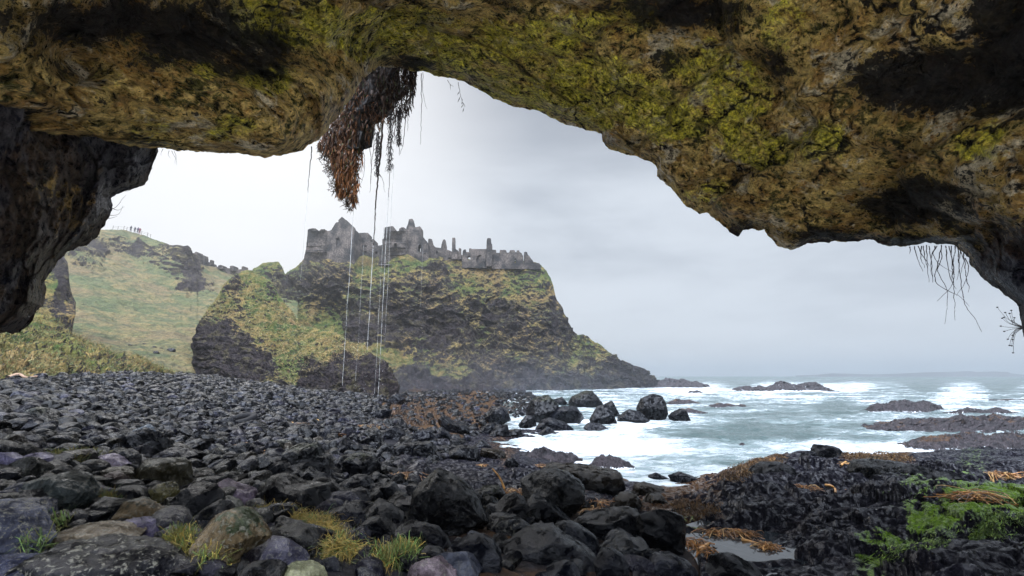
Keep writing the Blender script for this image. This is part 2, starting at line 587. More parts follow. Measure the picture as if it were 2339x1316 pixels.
def shelf_mat():
    m, t, pos = material("shelf_rock")
    g = attr(t, "algae")
    wd = attr(t, "weed")
    n1 = t.noise(pos, 2.0, 8, 0.65, 0.8)
    n2 = t.noise(pos, 11.0, 7, 0.66, 0.5)
    n3 = t.noise(pos, 45.0, 4, 0.6)
    col = t.mix(t.ss(n2, 0.34, 0.66), (0.0015, 0.0015, 0.0025), (0.0095, 0.009, 0.0135))
    col = t.mix(t.math("MULTIPLY", t.ss(n1, 0.54, 0.70), 0.5), col, (0.013, 0.010, 0.012))
    fw = t.ss(t.math("ADD", wd, t.math("MULTIPLY", t.math("SUBTRACT", n2, 0.5), 2.0)), 0.62, 0.78)
    weedc = t.mix(t.ss(n3, 0.35, 0.65), (0.010, 0.005, 0.003), (0.042, 0.020, 0.007))
    col = t.mix(fw, col, weedc)
    fg = t.ss(t.math("ADD", g, t.math("MULTIPLY", t.math("SUBTRACT", n2, 0.5), 1.3)), 0.45, 0.62)
    alg = t.mix(t.ss(n3, 0.35, 0.65), (0.022, 0.046, 0.005), (0.085, 0.14, 0.014))
    col = t.mix(fg, col, alg)
    rough = t.ss(n1, 0.3, 0.7, 0.14, 0.36)
    h = t.math("ADD", n1, t.math("ADD", t.math("MULTIPLY", n2, 0.5), t.math("MULTIPLY", n3, 0.15)))
    finish(t, col, rough, h, 0.08, 0.8, spec=t.ss(n2, 0.47, 0.62, 0.01, 0.45))
    return m


def reef_mat():
    m, t, pos = material("reef_rock")
    wd = attr(t, "weed")
    n1 = t.noise(pos, 0.9, 8, 0.65, 0.6)
    n2 = t.noise(pos, 5.0, 6, 0.65)
    col = t.mix(t.ss(n2, 0.36, 0.66), (0.008, 0.007, 0.009), (0.034, 0.027, 0.030))
    fw = t.ss(t.math("ADD", wd, t.math("MULTIPLY", t.math("SUBTRACT", n1, 0.5), 2.0)), 0.55, 0.70)
    col = t.mix(fw, col, t.mix(t.ss(n2, 0.35, 0.65), (0.022, 0.012, 0.008), (0.068, 0.036, 0.018)))
    fo = attr(t, "wash")
    wash = t.ss(t.math("ADD", fo, t.math("MULTIPLY", t.math("SUBTRACT", n2, 0.5), 1.1)), 0.60, 0.85)
    col = t.mix(wash, col, (0.72, 0.75, 0.78))
    finish(t, col, 0.5, t.math("ADD", n1, t.math("MULTIPLY", n2, 0.5)), 0.5, 0.9, spec=0.2)
    return m


def beach_mat():
    m, t, pos = material("beach_ground")
    wd = attr(t, "weed")
    n1 = t.noise(pos, 1.2, 7, 0.62)
    n2 = t.noise(pos, 14.0, 6, 0.66)
    col = t.mix(t.ss(n2, 0.36, 0.66), (0.004, 0.004, 0.005), (0.016, 0.015, 0.018))
    col = t.mix(t.ss(t.math("ADD", wd, t.math("MULTIPLY", t.math("SUBTRACT", n1, 0.5), 1.4)), 0.35, 0.65), col,
                t.mix(t.ss(n2, 0.35, 0.65), (0.018, 0.010, 0.006), (0.062, 0.032, 0.013)))
    bounce_floor = t.ss(t.n("ShaderNodeSeparateXYZ", 1, Vector=pos), 2.9, 2.2)      # unseen pale floor, added to bounce light up onto the roof
    col = t.mix(bounce_floor, col, (0.74, 0.69, 0.58))
    finish(t, col, 0.6, t.math("ADD", n1, n2), 0.12, 0.8, spec=0.06)
    return m


def simple_mat(name, color, rough=0.6, spec=0.4, nscale=8.0, lo=0.7, hi=1.3, bump=0.0):
    m, t, pos = material(name)
    n = t.noise(pos, nscale, 5, 0.6)
    col = t.vmath("MULTIPLY", color, t.ss(n, 0.25, 0.75, lo, hi))
    finish(t, col, rough, n if bump else None, bump or 0.01, 0.7, spec=spec)
    return m


def trickle_mat():
    m, t, pos = material("falling_water")
    n = t.noise(t.n("ShaderNodeMapping", Vector=pos, Scale=(1, 1, 1.0)), 3.0, 6, 0.7)
    nd = t.t.nodes.new("ShaderNodeBsdfPrincipled")
    t.put(nd.inputs["Base Color"], (0.85, 0.88, 0.92, 1))
    t.put(nd.inputs["Roughness"], 0.15)
    tr = t.n("ShaderNodeBsdfTransparent")
    t.n("ShaderNodeOutputMaterial", Surface=t.n("ShaderNodeMixShader", Fac=t.ss(n, 0.30, 0.62, 0.15, 0.50), i1=tr, i2=nd.outputs[0]))
    return m


def pool_mat():
    m, t, pos = material("pool_water")
    n = t.noise(pos, 9.0, 4, 0.5)
    finish(t, (0.010, 0.013, 0.016), 0.06, n, 0.01, 0.35, spec=0.6)
    return m


M_STONE = stone_mat()
M_CAVE = cave_mat()
M_HILL = hill_mat("headland_rock_and_grass", 0.0)
M_BANK = hill_mat("bank_turf", 0.0, sc=1.4, green=1.0, bright=0.66)
M_OUT = hill_mat("outcrop_rock_and_grass", 0.0, sc=1.6, bright=0.52)
M_FIELD = hill_mat("hillside_grass", 0.22, sc=1.0, green=1.25, bright=0.48)
M_CASTLE = masonry_mat()
M_SEA = sea_mat()
M_SHELF = shelf_mat()
M_REEF = reef_mat()
M_BEACH = beach_mat()
M_BLADE = tint_mat("grass_blades", 0.6, 0.3, 3.0, 0.7, 1.3)
M_KELP = tint_mat("kelp", 0.35, 0.5, 12.0, 0.55, 1.35)
M_ROOT = tint_mat("root_fibre", 0.6, 0.2, 25.0, 0.3, 0.9)
M_WATER = trickle_mat()
M_POOL = pool_mat()
# ------------------------------------------------------------------ ground
def gq(x, y):
    r = np.sqrt(x * x + y * y) + 1e-6
    k = np.log1p(r / 3.0) / r
    return np.stack([x * k, y * k], -1)


_gp = []
for px, py, z in [(0, 1316, 1.75), (300, 1316, 1.7), (600, 1316, 1.65), (900, 1316, 1.55), (1200, 1316, 1.4), (1500, 1316, 1.1),
                  (1800, 1316, 0.92), (2100, 1316, 0.95), (2339, 1316, 1.05), (1600, 1230, 0.82), (1800, 1230, 0.88), (2050, 1200, 1.0),
                  (2330, 1200, 1.15), (1700, 1130, 0.85), (2000, 1120, 0.95), (2339, 1120, 1.0), (1580, 1105, 0.0), (1640, 1075, -0.3),
                  (1850, 1036, 0.55), (2100, 1050, 0.50), (2300, 1052, 0.55), (1850, 1003, -0.6), (2100, 1010, -0.6), (2339, 1005, -0.6),
                  (1720, 1060, 0.6), (1690, 1020, -0.6), (1200, 1100, 0.6), (1300, 1090, 0.4), (1400, 1092, 0.2), (1500, 1112, 0.1), (1550, 1150, 0.55),
                  (1300, 1200, 0.9), (1450, 1180, 0.7), (1150, 1042, 0.25), (1160, 1012, -0.05), (1060, 1000, 0.2), (1200, 990, 0.0),
                  (950, 1050, 0.65), (900, 1000, 0.7), (1000, 945, 0.35), (1100, 920, 0.25), (1190, 905, 0.1), (1260, 905, -0.1),
                  (950, 905, 0.5), (600, 1150, 1.4), (300, 1150, 1.6), (0, 1150, 1.8), (700, 1050, 1.15), (400, 1050, 1.5), (100, 1050, 1.85),
                  (800, 960, 1.05), (600, 960, 1.4), (400, 950, 1.7), (200, 950, 2.0), (0, 950, 2.2), (800, 902, 1.45), (700, 890, 1.7),
                  (1230, 968, 0.15), (1330, 975, 0.0), (1400, 950, 0.0), (1500, 957, 0.0), (1590, 962, -0.5), (1350, 1005, -0.3), (1450, 1000, -0.5), (1350, 1055, -0.25), (1450, 1060, -0.35)]:
    p = plevel(px, py, z)
    _gp.append((p[0], p[1], z))
for px, Y, z in [(0, 18, 2.85), (0, 26, 3.5), (200, 24, 2.9), (380, 34, 2.95), (500, 52, 2.8), (250, 45, 3.6), (450, 62, 3.0), (200, 70, 4.0), (1000, 108, 0.4),
                 (1100, 114, 0.0), (900, 88, 0.9), (700, 80, 2.6), (1400, 110, -1.5), (1700, 60, -1.5), (2000, 40, -1.3), (2339, 30, -1.2),
                 (2339, 100, -2), (1600, 40, -1.2), (1800, 27, -1.0), (1250, 120, -0.6), (1500, 70, -1.5), (1320, 60, -0.8), (1300, 80, -0.4), (-300, 12, 2.7), (-300, 6, 2.2), (2600, 6, 1.1)]:
    p = at(px, 700, Y)
    _gp.append((p[0], Y, z))
_gp += [(0, 0, 1.4), (-4, 0, 1.8), (4, 0, 1.1), (0, -6, 1.6), (-6, -6, 2.2), (6, -6, 1.3), (0, -15, 2.0), (-14, -4, 3.0), (14, -4, 1.6)]
_gp = np.array(_gp)
_gfit = tps_fit(gq(_gp[:, 0], _gp[:, 1]), _gp[:, 2], 2e-4)


def ground(x, y):
    x = np.asarray(x, float).ravel()
    y = np.asarray(y, float).ravel()
    z = tps_eval(_gfit, gq(x, y))
    r = np.hypot(x, y)
    return z + (np.clip(z, -4, 5) * 0 - 3.0 - z) * sstep(r, 125, 170)


def on_ground(px, py, steps=60, lift=0.0):
    """where the sight line through a pixel meets the ground"""
    d = ray(px, py)
    d = d / d[1]
    Ys = np.exp(np.linspace(math.log(1.5), math.log(150), 220))
    P = CAM + d[None] * Ys[:, None]
    h = P[:, 2] - ground(P[:, 0], P[:, 1]) - lift
    i = np.where(h <= 0)[0]
    if not len(i):
        return P[-1]
    i = max(i[0], 1)
    t = h[i - 1] / (h[i - 1] - h[i] + 1e-9)
    return P[i - 1] + (P[i] - P[i - 1]) * t


# shelf on the right: rugged wet ledges
def shelf_mask(px, py):
    c = [(1560, 1180, 0.6), (1650, 1120, 1), (1700, 1060, 1), (1800, 1040, 1), (2000, 1045, 1), (2300, 1050, 1), (2300, 1200, 1), (2000, 1300, 1), (1700, 1300, .9),
         (1500, 1300, 0), (1450, 1250, 0), (1350, 1200, 0), (1350, 1130, 0.5), (1500, 1150, .5), (1200, 1060, .8), (1050, 1055, .8), (950, 1062, .8), (900, 1090, .3), (1000, 1130, 0),
         (860, 1060, 0.3), (800, 1100, 0), (600, 1200, 0), (1200, 1240, 0), (900, 990, 0), (1000, 980, 0), (700, 1000, 0)]
    return shepard(c, px, py, 4)


ALGAE = [(2339, 1190, 1.0), (2250, 1195, 1.0), (2180, 1200, .95), (2130, 1215, .8), (2100, 1190, .55), (2090, 1230, .85), (2040, 1262, .8), (1985, 1275, .6), (2160, 1165, .5), (2250, 1160, .55), (2339, 1150, .6),
         (2250, 1130, .4), (2040, 1125, .35), (2280, 1260, 0), (2200, 1290, 0), (1950, 1230, .2), (1900, 1280, 0), (1800, 1200, 0), (1900, 1150, 0), (2000, 1180, .05), (2339, 1100, 0), (2100, 1080, 0), (1700, 1150, 0),
         (2339, 1316, 0), (2100, 1310, 0), (1580, 1205, .5), (1600, 1170, 0), (1500, 1200, 0), (1200, 1100, 0), (2060, 1225, .3), (2330, 1240, .3), (1605, 1195, .35)]
WEED = [(1660, 1085, .95), (1700, 1058, 1), (1760, 1048, .9), (1850, 1050, .35), (1960, 1035, 1), (2040, 1040, 1), (2120, 1045, .5), (1800, 1085, .3), (1760, 1100, .35), (1580, 1150, .95), (1540, 1140, .9), (1480, 1145, .8), (1620, 1160, .8),
        (1700, 1150, .1), (1900, 1110, .1), (2300, 1060, .35), (2200, 1060, .3), (1800, 1200, 0), (2000, 1200, 0), (2200, 1200, 0), (1300, 1070, .6), (1350, 1070, .7), (1400, 1110, .3), (1370, 1150, .5), (1150, 1035, .7), (1000, 1045, .5),
        (900, 1047, .4), (1000, 1075, .1), (1200, 1060, .3), (1100, 1062, .1), (1800, 1300, 0), (1500, 1300, 0), (1000, 1150, 0)]
FLATS = [(900, 920, .9), (1000, 925, 1), (1080, 935, 1), (1150, 920, 1), (1000, 950, .9), (950, 960, .8), (1100, 905, .9), (1190, 910, .6), (850, 970, .35), (700, 960, .3), (600, 900, 0), (800, 905, .25), (1050, 985, .5),
         (900, 1000, .15), (1000, 1010, .1), (400, 950, 0), (300, 1000, 0), (700, 1100, 0), (1250, 980, .2), (1300, 920, .5), (1000, 893, .3), (900, 893, .1), (1150, 893, 0), (1100, 960, .6), (0, 1000, 0), (500, 860, 0)]


def make_ground():
    th = np.linspace(-math.pi, math.pi, 361)[:-1]
    fw = np.sort(np.concatenate([th[np.abs(th) > 1.15], np.linspace(-1.15, 1.15, 420)]))
    rr = np.concatenate([[0.25], np.exp(np.linspace(math.log(0.6), math.log(170), 300)), [260, 600, 1500, 4000]])
    T, Rr = np.meshgrid(fw, rr)
    x, y = (Rr * np.sin(T)).ravel(), (Rr * np.cos(T)).ravel()
    z = ground(x, y)
    P = np.stack([x, y, z], 1)
    near = sstep(np.hypot(x, y), 150, 60)
    z = z + near * (0.10 * fbm(P, 0.9, 4) + 0.04 * fbm(P, 4.0, 3))
    P[:, 2] = z
    px, py, fwd = proj(P)
    sm = np.where(fwd > 0.5, shelf_mask(px, py), 0)
    P[:, 2] -= 0.55 * sstep(sm, 0.35, 0.75)
    wd = np.where(fwd > 0.5, shepard(FLATS, px, py, 4), 0)
    o = mk("ground", P, grid_faces(len(rr), len(fw), True), M_BEACH, floats={"weed": wd})
    tag(o, "dark stony ground of the cove and its sea bed", kind="structure")


make_ground()


def shelf_height(x, y, px, py):
    P = np.stack([x, y, 0 * x], 1)
    g = ground(x, y)
    sm = shelf_mask(px, py)
    wx = x + 0.5 * fbm(P, 0.7, 3, seed=3)
    wy = y + 0.5 * fbm(P, 0.7, 3, seed=5)
    Q = np.stack([wx * 0.75 + wy * 0.25, wy * 1.5 - wx * 0.45, 0 * x], 1)
    n = fbm(Q, 0.55, 5, 0.52)
    ridge = fbm(Q, 1.2, 5, 0.55, ridged=True, seed=9)
    h = 0.42 * n + 0.20 * ridge
    tr = h / 0.16                                              # ledges
    k = np.floor(tr)
    h2 = (k + sstep(tr - k, 0.25, 0.95)) * 0.16
    h = 0.45 * h + 0.55 * h2 + 0.030 * fbm(P, 4.5, 4, 0.6) + 0.04 * fbm(P, 2.2, 4, 0.5, True)
    ca, ta, ga = cells(np.stack([wx * 0.8, wy * 1.3, 0 * x + 0.5], 1), 0.75, 7)            # slabs and cracks of the bedrock
    cb, tb, gb = cells(np.stack([wx * 0.8, wy * 1.2, 0 * x + 0.5], 1), 2.1, 8)
    h = h + 0.30 * ca + 0.34 * ta + 0.10 * cb + 0.12 * tb - 0.10 * sstep(ga, 0.07, 0.0) - 0.04 * sstep(gb, 0.07, 0.0)
    # a wet hollow holding the pool, raised green mounds
    pool = np.exp(-(((px - 1720) / 150) ** 2 + ((py - 1262) / 34) ** 2))
    h = h * (1 - 0.75 * pool) - 0.20 * pool
    mound = np.exp(-(((px - 2250) / 150) ** 2 + ((py - 1195) / 40) ** 2))
    h = h * (1 - 0.4 * mound) + 0.18 * mound
    hole = np.exp(-(((px - 2310) / 70) ** 2 + ((py - 1262) / 26) ** 2))
    h = h - 0.25 * hole
    h = h * (1 - 0.62 * sstep(y, 8.5, 14.0))
    return g + h * sm + 0.10 * sm * (1 - sstep(y, 9, 14)) - 0.75 * (1 - sstep(sm, 0.22, 0.5))


def make_shelf():
    pxs = np.linspace(850, 2900, 760)
    Y = np.exp(np.linspace(math.log(3.6), math.log(27), 430))
    A = (pxs - PW / 2) / FP
    X = A[None] * (Y[:, None] * CP - 0.0) * 1.0
    x = X.ravel()
    y = np.repeat(Y, len(pxs))
    z0 = ground(x, y)
    px, py, f = proj(np.stack([x, y, z0], 1))
    z = shelf_height(x, y, px, py)
    P = np.stack([x, y, z], 1)
    n = grid_normals(P, len(Y), len(pxs))
    n *= np.sign(n[:, 2:3])
    up = sstep(n[:, 2], 0.55, 0.9)
    al = shepard(ALGAE, px, py, 4) * (0.55 + 0.45 * up)
    wd = shepard(WEED, px, py, 4) * (0.6 + 0.4 * up)
    F = grid_faces(len(Y), len(pxs))
    keep = (shelf_mask(px, py) > 0.2)[F].any(1)
    o = mk("rock_shelf", P, F[keep], M_SHELF, floats={"algae": al, "weed": wd})
    tag(o, "black wet rock shelf with green algae and kelp at the right", kind="structure")
    return P, n, px, py, al, wd


SH_P, SH_N, SH_px, SH_py, SH_al, SH_wd = make_shelf()


def shelf_at(px, py):
    i = np.argmin((SH_px2 - px) ** 2 + (SH_py2 - py) ** 2)
    return SH_P[i]


SH_px2, SH_py2, _ = proj(SH_P)

# ------------------------------------------------------------------ cave
def unit(px, py):
    d = ray(px, py)
    return d / np.linalg.norm(d, axis=-1)[..., None]


RIM = [(-500, 300), (-200, 318), (0, 322), (120, 308), (230, 316), (300, 332), (355, 338), (400, 345), (480, 347), (560, 355), (610, 358), (650, 355), (690, 345), (730, 320), (760, 285), (790, 245), (812, 205),
       (835, 172), (862, 152), (900, 156), (935, 163), (970, 166), (1010, 179), (1060, 187), (1100, 208), (1160, 236), (1230, 254), (1290, 285), (1370, 305), (1374, 322), (1392, 338),
       (1410, 342), (1440, 355), (1500, 378), (1503, 398), (1520, 420), (1560, 465), (1600, 488), (1616, 484), (1650, 515), (1672, 535), (1688, 543), (1693, 529), (1748, 521), (1756, 541), (1776, 560),
       (1806, 571), (1845, 560), (1890, 553), (1950, 550), (1995, 549), (2008, 561), (2060, 566), (2110, 556), (2185, 560), (2212, 588), (2216, 606), (2236, 622), (2262, 655), (2290, 668), (2322, 690), (2332, 715), (2338, 768), (2420, 870), (2540, 1010), (2700, 1250)]
ROOF_R = [(-400, 300, 5.6), (0, 322, 6.0), (100, 310, 6.2), (360, 340, 6.5), (480, 345, 6.4), (600, 356, 6.4), (700, 342, 6.7), (760, 285, 7.0), (830, 180, 7.9), (500, 235, 5.55), (330, 230, 5.5), (200, 220, 5.3), (640, 250, 6.0), (720, 190, 6.5),
          (450, 100, 6.0), (330, 60, 5.8), (560, 120, 6.4), (650, 85, 7.1), (760, 115, 7.6), (830, 140, 8.3), (530, 20, 6.5), (60, 100, 4.9), (0, 0, 4.5), (250, 0, 5.3), (80, 190, 5.2), (160, 140, 5.8), (420, 0, 6.0), (700, 0, 6.6), (760, 60, 7.1),
          (862, 150, 9.3), (970, 164, 9.4), (1200, 243, 9.2), (1370, 303, 8.9), (1500, 378, 8.5), (1600, 485, 8.2), (1690, 530, 8.0), (1800, 565, 7.8), (2000, 550, 7.5), (2200, 575, 7.0), (2335, 740, 6.4), (2550, 1010, 5.6), (2700, 1250, 5.2),
          (970, 0, 7.4), (1200, 100, 7.7), (1400, 0, 6.9), (1400, 180, 7.6), (1600, 250, 7.5), (1800, 0, 6.2), (1800, 300, 6.9), (1700, 420, 7.7), (2000, 450, 6.9), (2100, 350, 6.4), (2100, 150, 6.1), (2339, 0, 5.4), (2250, 200, 6.0), (2339, 400, 5.6), (2280, 480, 6.0), (2000, 500, 7.35), (2150, 520, 6.9)]
_rd = [unit(a, b) for a, b, _ in ROOF_R]
_rv = [c for _, _, c in ROOF_R]
for d, r in [((0, 0, 1), 4.9), ((0, 0.4, 0.9), 5.2), ((0.5, 0.3, 0.8), 4.8), ((-0.5, 0.3, 0.8), 4.6), ((0, -0.5, 0.85), 5.2), ((-1, 0, 0.3), 5.0), ((1, 0, 0.3), 4.6), ((-0.8, 0, 0.6), 4.6), ((0.8, 0, 0.6), 4.5),
             ((1, 0.2, -0.2), 4.8), ((-1, -0.5, 0.2), 5.6), ((1, -0.5, 0.1), 5.0), ((-1, 0.2, -0.1), 5.2)]:
    d = np.array(d, float)
    _rd.append(d / np.linalg.norm(d))
    _rv.append(r)
_rfit = tps_fit(np.array(_rd), np.log(_rv), 1e-3)


def slerp(a, b, t):
    c = np.clip((a * b).sum(-1, keepdims=True), -1, 1)
    w_ = np.arccos(c)
    return (np.sin((1 - t) * w_) * a + np.sin(t * w_) * b) / (np.sin(w_) + 1e-9)


def resample(pts, n, weight=None):
    p = np.asarray(pts, float)
    s = np.concatenate([[0], np.cumsum(np.hypot(*np.diff(p, axis=0).T))])
    q = np.linspace(0, s[-1], n)
    return np.stack([np.interp(q, s, p[:, 0]), np.interp(q, s, p[:, 1])], 1)


BLACK = [(240, 45, 160, 52, .95), (430, 80, 150, 70, .92), (570, 105, 105, 68, .78), (620, 50, 60, 30, .62), (320, 150, 60, 25, .6), (150, 150, 70, 25, .55), (60, 60, 70, 50, .55), (120, 30, 60, 60, .5), (2050, 330, 90, 30, .42), (2230, 400, 90, 40, .4), (1950, 130, 60, 20, .4), (1300, 330, 80, 14, .35), (1560, 25, 130, 44, .9), (1640, 55, 60, 20, .6), (1530, 140, 45, 22, .6), (1760, 140, 48, 45, .62),  # stains, and blobs painting shade on the roof's left and right sides
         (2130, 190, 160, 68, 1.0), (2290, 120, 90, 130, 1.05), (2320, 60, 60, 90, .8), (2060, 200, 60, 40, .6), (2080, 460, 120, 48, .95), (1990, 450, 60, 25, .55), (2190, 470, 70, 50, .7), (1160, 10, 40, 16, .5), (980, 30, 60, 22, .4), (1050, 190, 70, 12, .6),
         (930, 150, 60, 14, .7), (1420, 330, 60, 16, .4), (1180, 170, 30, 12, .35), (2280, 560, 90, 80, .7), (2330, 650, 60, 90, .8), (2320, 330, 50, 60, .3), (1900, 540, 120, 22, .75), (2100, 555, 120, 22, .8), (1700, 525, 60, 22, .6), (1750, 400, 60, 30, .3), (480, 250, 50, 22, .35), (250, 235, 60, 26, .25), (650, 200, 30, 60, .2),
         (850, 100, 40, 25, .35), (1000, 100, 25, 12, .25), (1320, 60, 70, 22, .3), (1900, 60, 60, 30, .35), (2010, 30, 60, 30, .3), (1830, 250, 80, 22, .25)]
YEL = [(700, 60, 130, 40, 1), (830, 90, 120, 40, .9), (600, 20, 80, 30, .7), (1100, 110, 200, 60, .7), (1250, 200, 140, 60, .7), (1430, 230, 120, 60, .9), (1540, 270, 90, 40, 1), (1330, 60, 160, 50, .5), (1580, 150, 90, 60, .6), (1720, 330, 70, 40, 1), (1850, 330, 80, 40, .6),
       (1380, 150, 100, 40, .6), (1790, 60, 90, 60, .4), (600, 170, 70, 25, .8), (520, 290, 60, 30, .6), (480, 160, 60, 25, .6), (320, 290, 80, 40, .35), (250, 190, 60, 40, .4), (950, 60, 110, 50, .6), (1600, 440, 50, 30, .5), (2230, 330, 60, 40, .35), (1680, 230, 80, 50, .5)]


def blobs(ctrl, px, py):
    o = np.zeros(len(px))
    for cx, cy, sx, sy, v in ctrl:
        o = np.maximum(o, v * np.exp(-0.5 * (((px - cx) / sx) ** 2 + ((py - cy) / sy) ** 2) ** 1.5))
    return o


def make_roof():
    nc = 1000
    rim = resample(RIM, nc)
    q = np.stack([rim[:, 0] / 40, rim[:, 1] / 40, 0 * rim[:, 0]], 1)
    rim = rim + np.stack([fbm(q, 0.9, 5, 0.6, seed=1), fbm(q, 0.9, 5, 0.6, seed=2)], 1) * 13
    d0 = unit(rim[:, 0], rim[:, 1])
    beta = math.pi * (1 - (np.clip(rim[:, 0], -500, 2700) + 500) / 3200)
    d1 = np.stack([np.cos(beta) * 1.05, 0.22 + 0 * beta, np.sin(beta) * 1.0 - 0.12], 1)
    d1 /= np.linalg.norm(d1, axis=1)[:, None]
    tau = np.linspace(0, 1, 300)
    t = tau ** 1.9
    D = slerp(d0[None], d1[None], t[:, None, None]).reshape(-1, 3)
    px, py, fw = proj(CAM + D)
    r = np.exp(tps_eval(_rfit, D))
    P = D * r[:, None]
    # strata and lumps
    c, s = math.cos(0.42), math.sin(0.42)
    Q = np.stack([P[:, 0] * c - P[:, 2] * s, P[:, 1] * 0.8, (P[:, 0] * s + P[:, 2] * c) * 2.0], 1)
    lump = fbm(Q, 0.55, 5, 0.55)
    ridge = fbm(Q, 1.1, 5, 0.55, True, seed=4)
    fine = fbm(P, 5.0, 4, 0.6)
    sl = (P[:, 0] * 0.42 + P[:, 2] * 0.80 + P[:, 1] * 0.42) * 1.05 + 1.1 * fbm(P, 0.35, 4, 0.55, seed=15)
    fr_ = sl - np.floor(sl)
    led = (sstep(fr_, 0.0, 0.10) * (1 - fr_) - 0.4) * sstep(fbm(P, 0.45, 4, 0.55, seed=16), -0.15, 0.2)
    Wp = P + 0.35 * np.stack([fbm(P, 0.8, 3, .55, seed=71), fbm(P, 0.8, 3, .55, seed=72), fbm(P, 0.8, 3, .55, seed=73)], 1)
    ca, ta, ga = cells(Wp * np.array([.75, .75, 1.25]), 0.62, 1)
    cb, tb, gb = cells(Wp * np.array([.8, .8, 1.3]), 1.9, 2)
    blk = 0.34 * ca + 0.55 * ta + 0.11 * cb + 0.17 * tb - 0.07 * sstep(ga, 0.05, 0.0) - 0.03 * sstep(gb, 0.06, 0.0)
    T = np.repeat(t, nc)
    edge = 1 - sstep(T, 0.0, 0.03)
    amp = 0.4 + 0.6 * sstep(T, 0, 0.05)
    r = r - amp * (blk + 0.16 * led + 0.50 * lump + 0.30 * ridge + 0.16 * fbm(Q, 2.6, 4, 0.6, True, seed=14) + 0.06 * fine) + 0.25 * edge
    P = CAM + D * r[:, None]
    # outer face above the mouth: a thick mass of rock leaning back over the roof
    outs, tt = [], [(0.012, 1.04), (0.03, 1.08), (0.06, 1.13), (0.11, 1.19), (0.2, 1.25), (0.4, 1.30), (0.75, 1.32)]
    rr0 = np.linalg.norm(P[:nc] - CAM, axis=1)
    for a, k in tt:
        Do = slerp(d0, d1, np.full((nc, 1), a))
        qq = Do * rr0[:, None]
        outs.append(CAM + Do * (rr0 * k * (1 + 0.08 * fbm(qq, 0.8, 4, seed=8)))[:, None])
    V = np.vstack([np.vstack(outs[::-1]), P])
    nr = len(tt) + 300
    # masks are laid out on the rock itself (by the direction it has from the middle of the cave)
    ok = fw > 0.05
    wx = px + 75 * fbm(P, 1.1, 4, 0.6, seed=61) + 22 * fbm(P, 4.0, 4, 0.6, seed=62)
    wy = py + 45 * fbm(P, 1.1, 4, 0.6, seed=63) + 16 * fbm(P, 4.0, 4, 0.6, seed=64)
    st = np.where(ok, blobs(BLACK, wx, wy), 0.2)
    ye = np.where(ok, blobs(YEL, wx, wy), 0.3)
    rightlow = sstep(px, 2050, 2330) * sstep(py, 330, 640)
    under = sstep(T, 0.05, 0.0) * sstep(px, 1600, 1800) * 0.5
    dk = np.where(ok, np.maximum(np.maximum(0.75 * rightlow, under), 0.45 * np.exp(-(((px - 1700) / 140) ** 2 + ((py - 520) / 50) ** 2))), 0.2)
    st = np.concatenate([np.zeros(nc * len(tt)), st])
    ye = np.concatenate([np.zeros(nc * len(tt)), ye])
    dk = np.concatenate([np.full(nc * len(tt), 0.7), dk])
    o = mk("cave_roof", V, grid_faces(nr, nc)[:, ::-1], M_CAVE, floats={"stain_shade": st, "yellow": ye, "dark_rock": dk})
    tag(o, "huge ochre and mossy rock roof of the sea cave overhead", kind="structure")
    return rim


ROOF_RIM = make_roof()

PILLAR = [(420, 250), (372, 318), (358, 336), (352, 372), (345, 396), (328, 422), (296, 435), (270, 441), (256, 454), (258, 478), (246, 506), (222, 538), (192, 560), (152, 574), (126, 608), (98, 645),
          (105, 672), (100, 700), (78, 720), (64, 744), (42, 762), (0, 764), (-60, 775), (-200, 790), (-420, 830)]


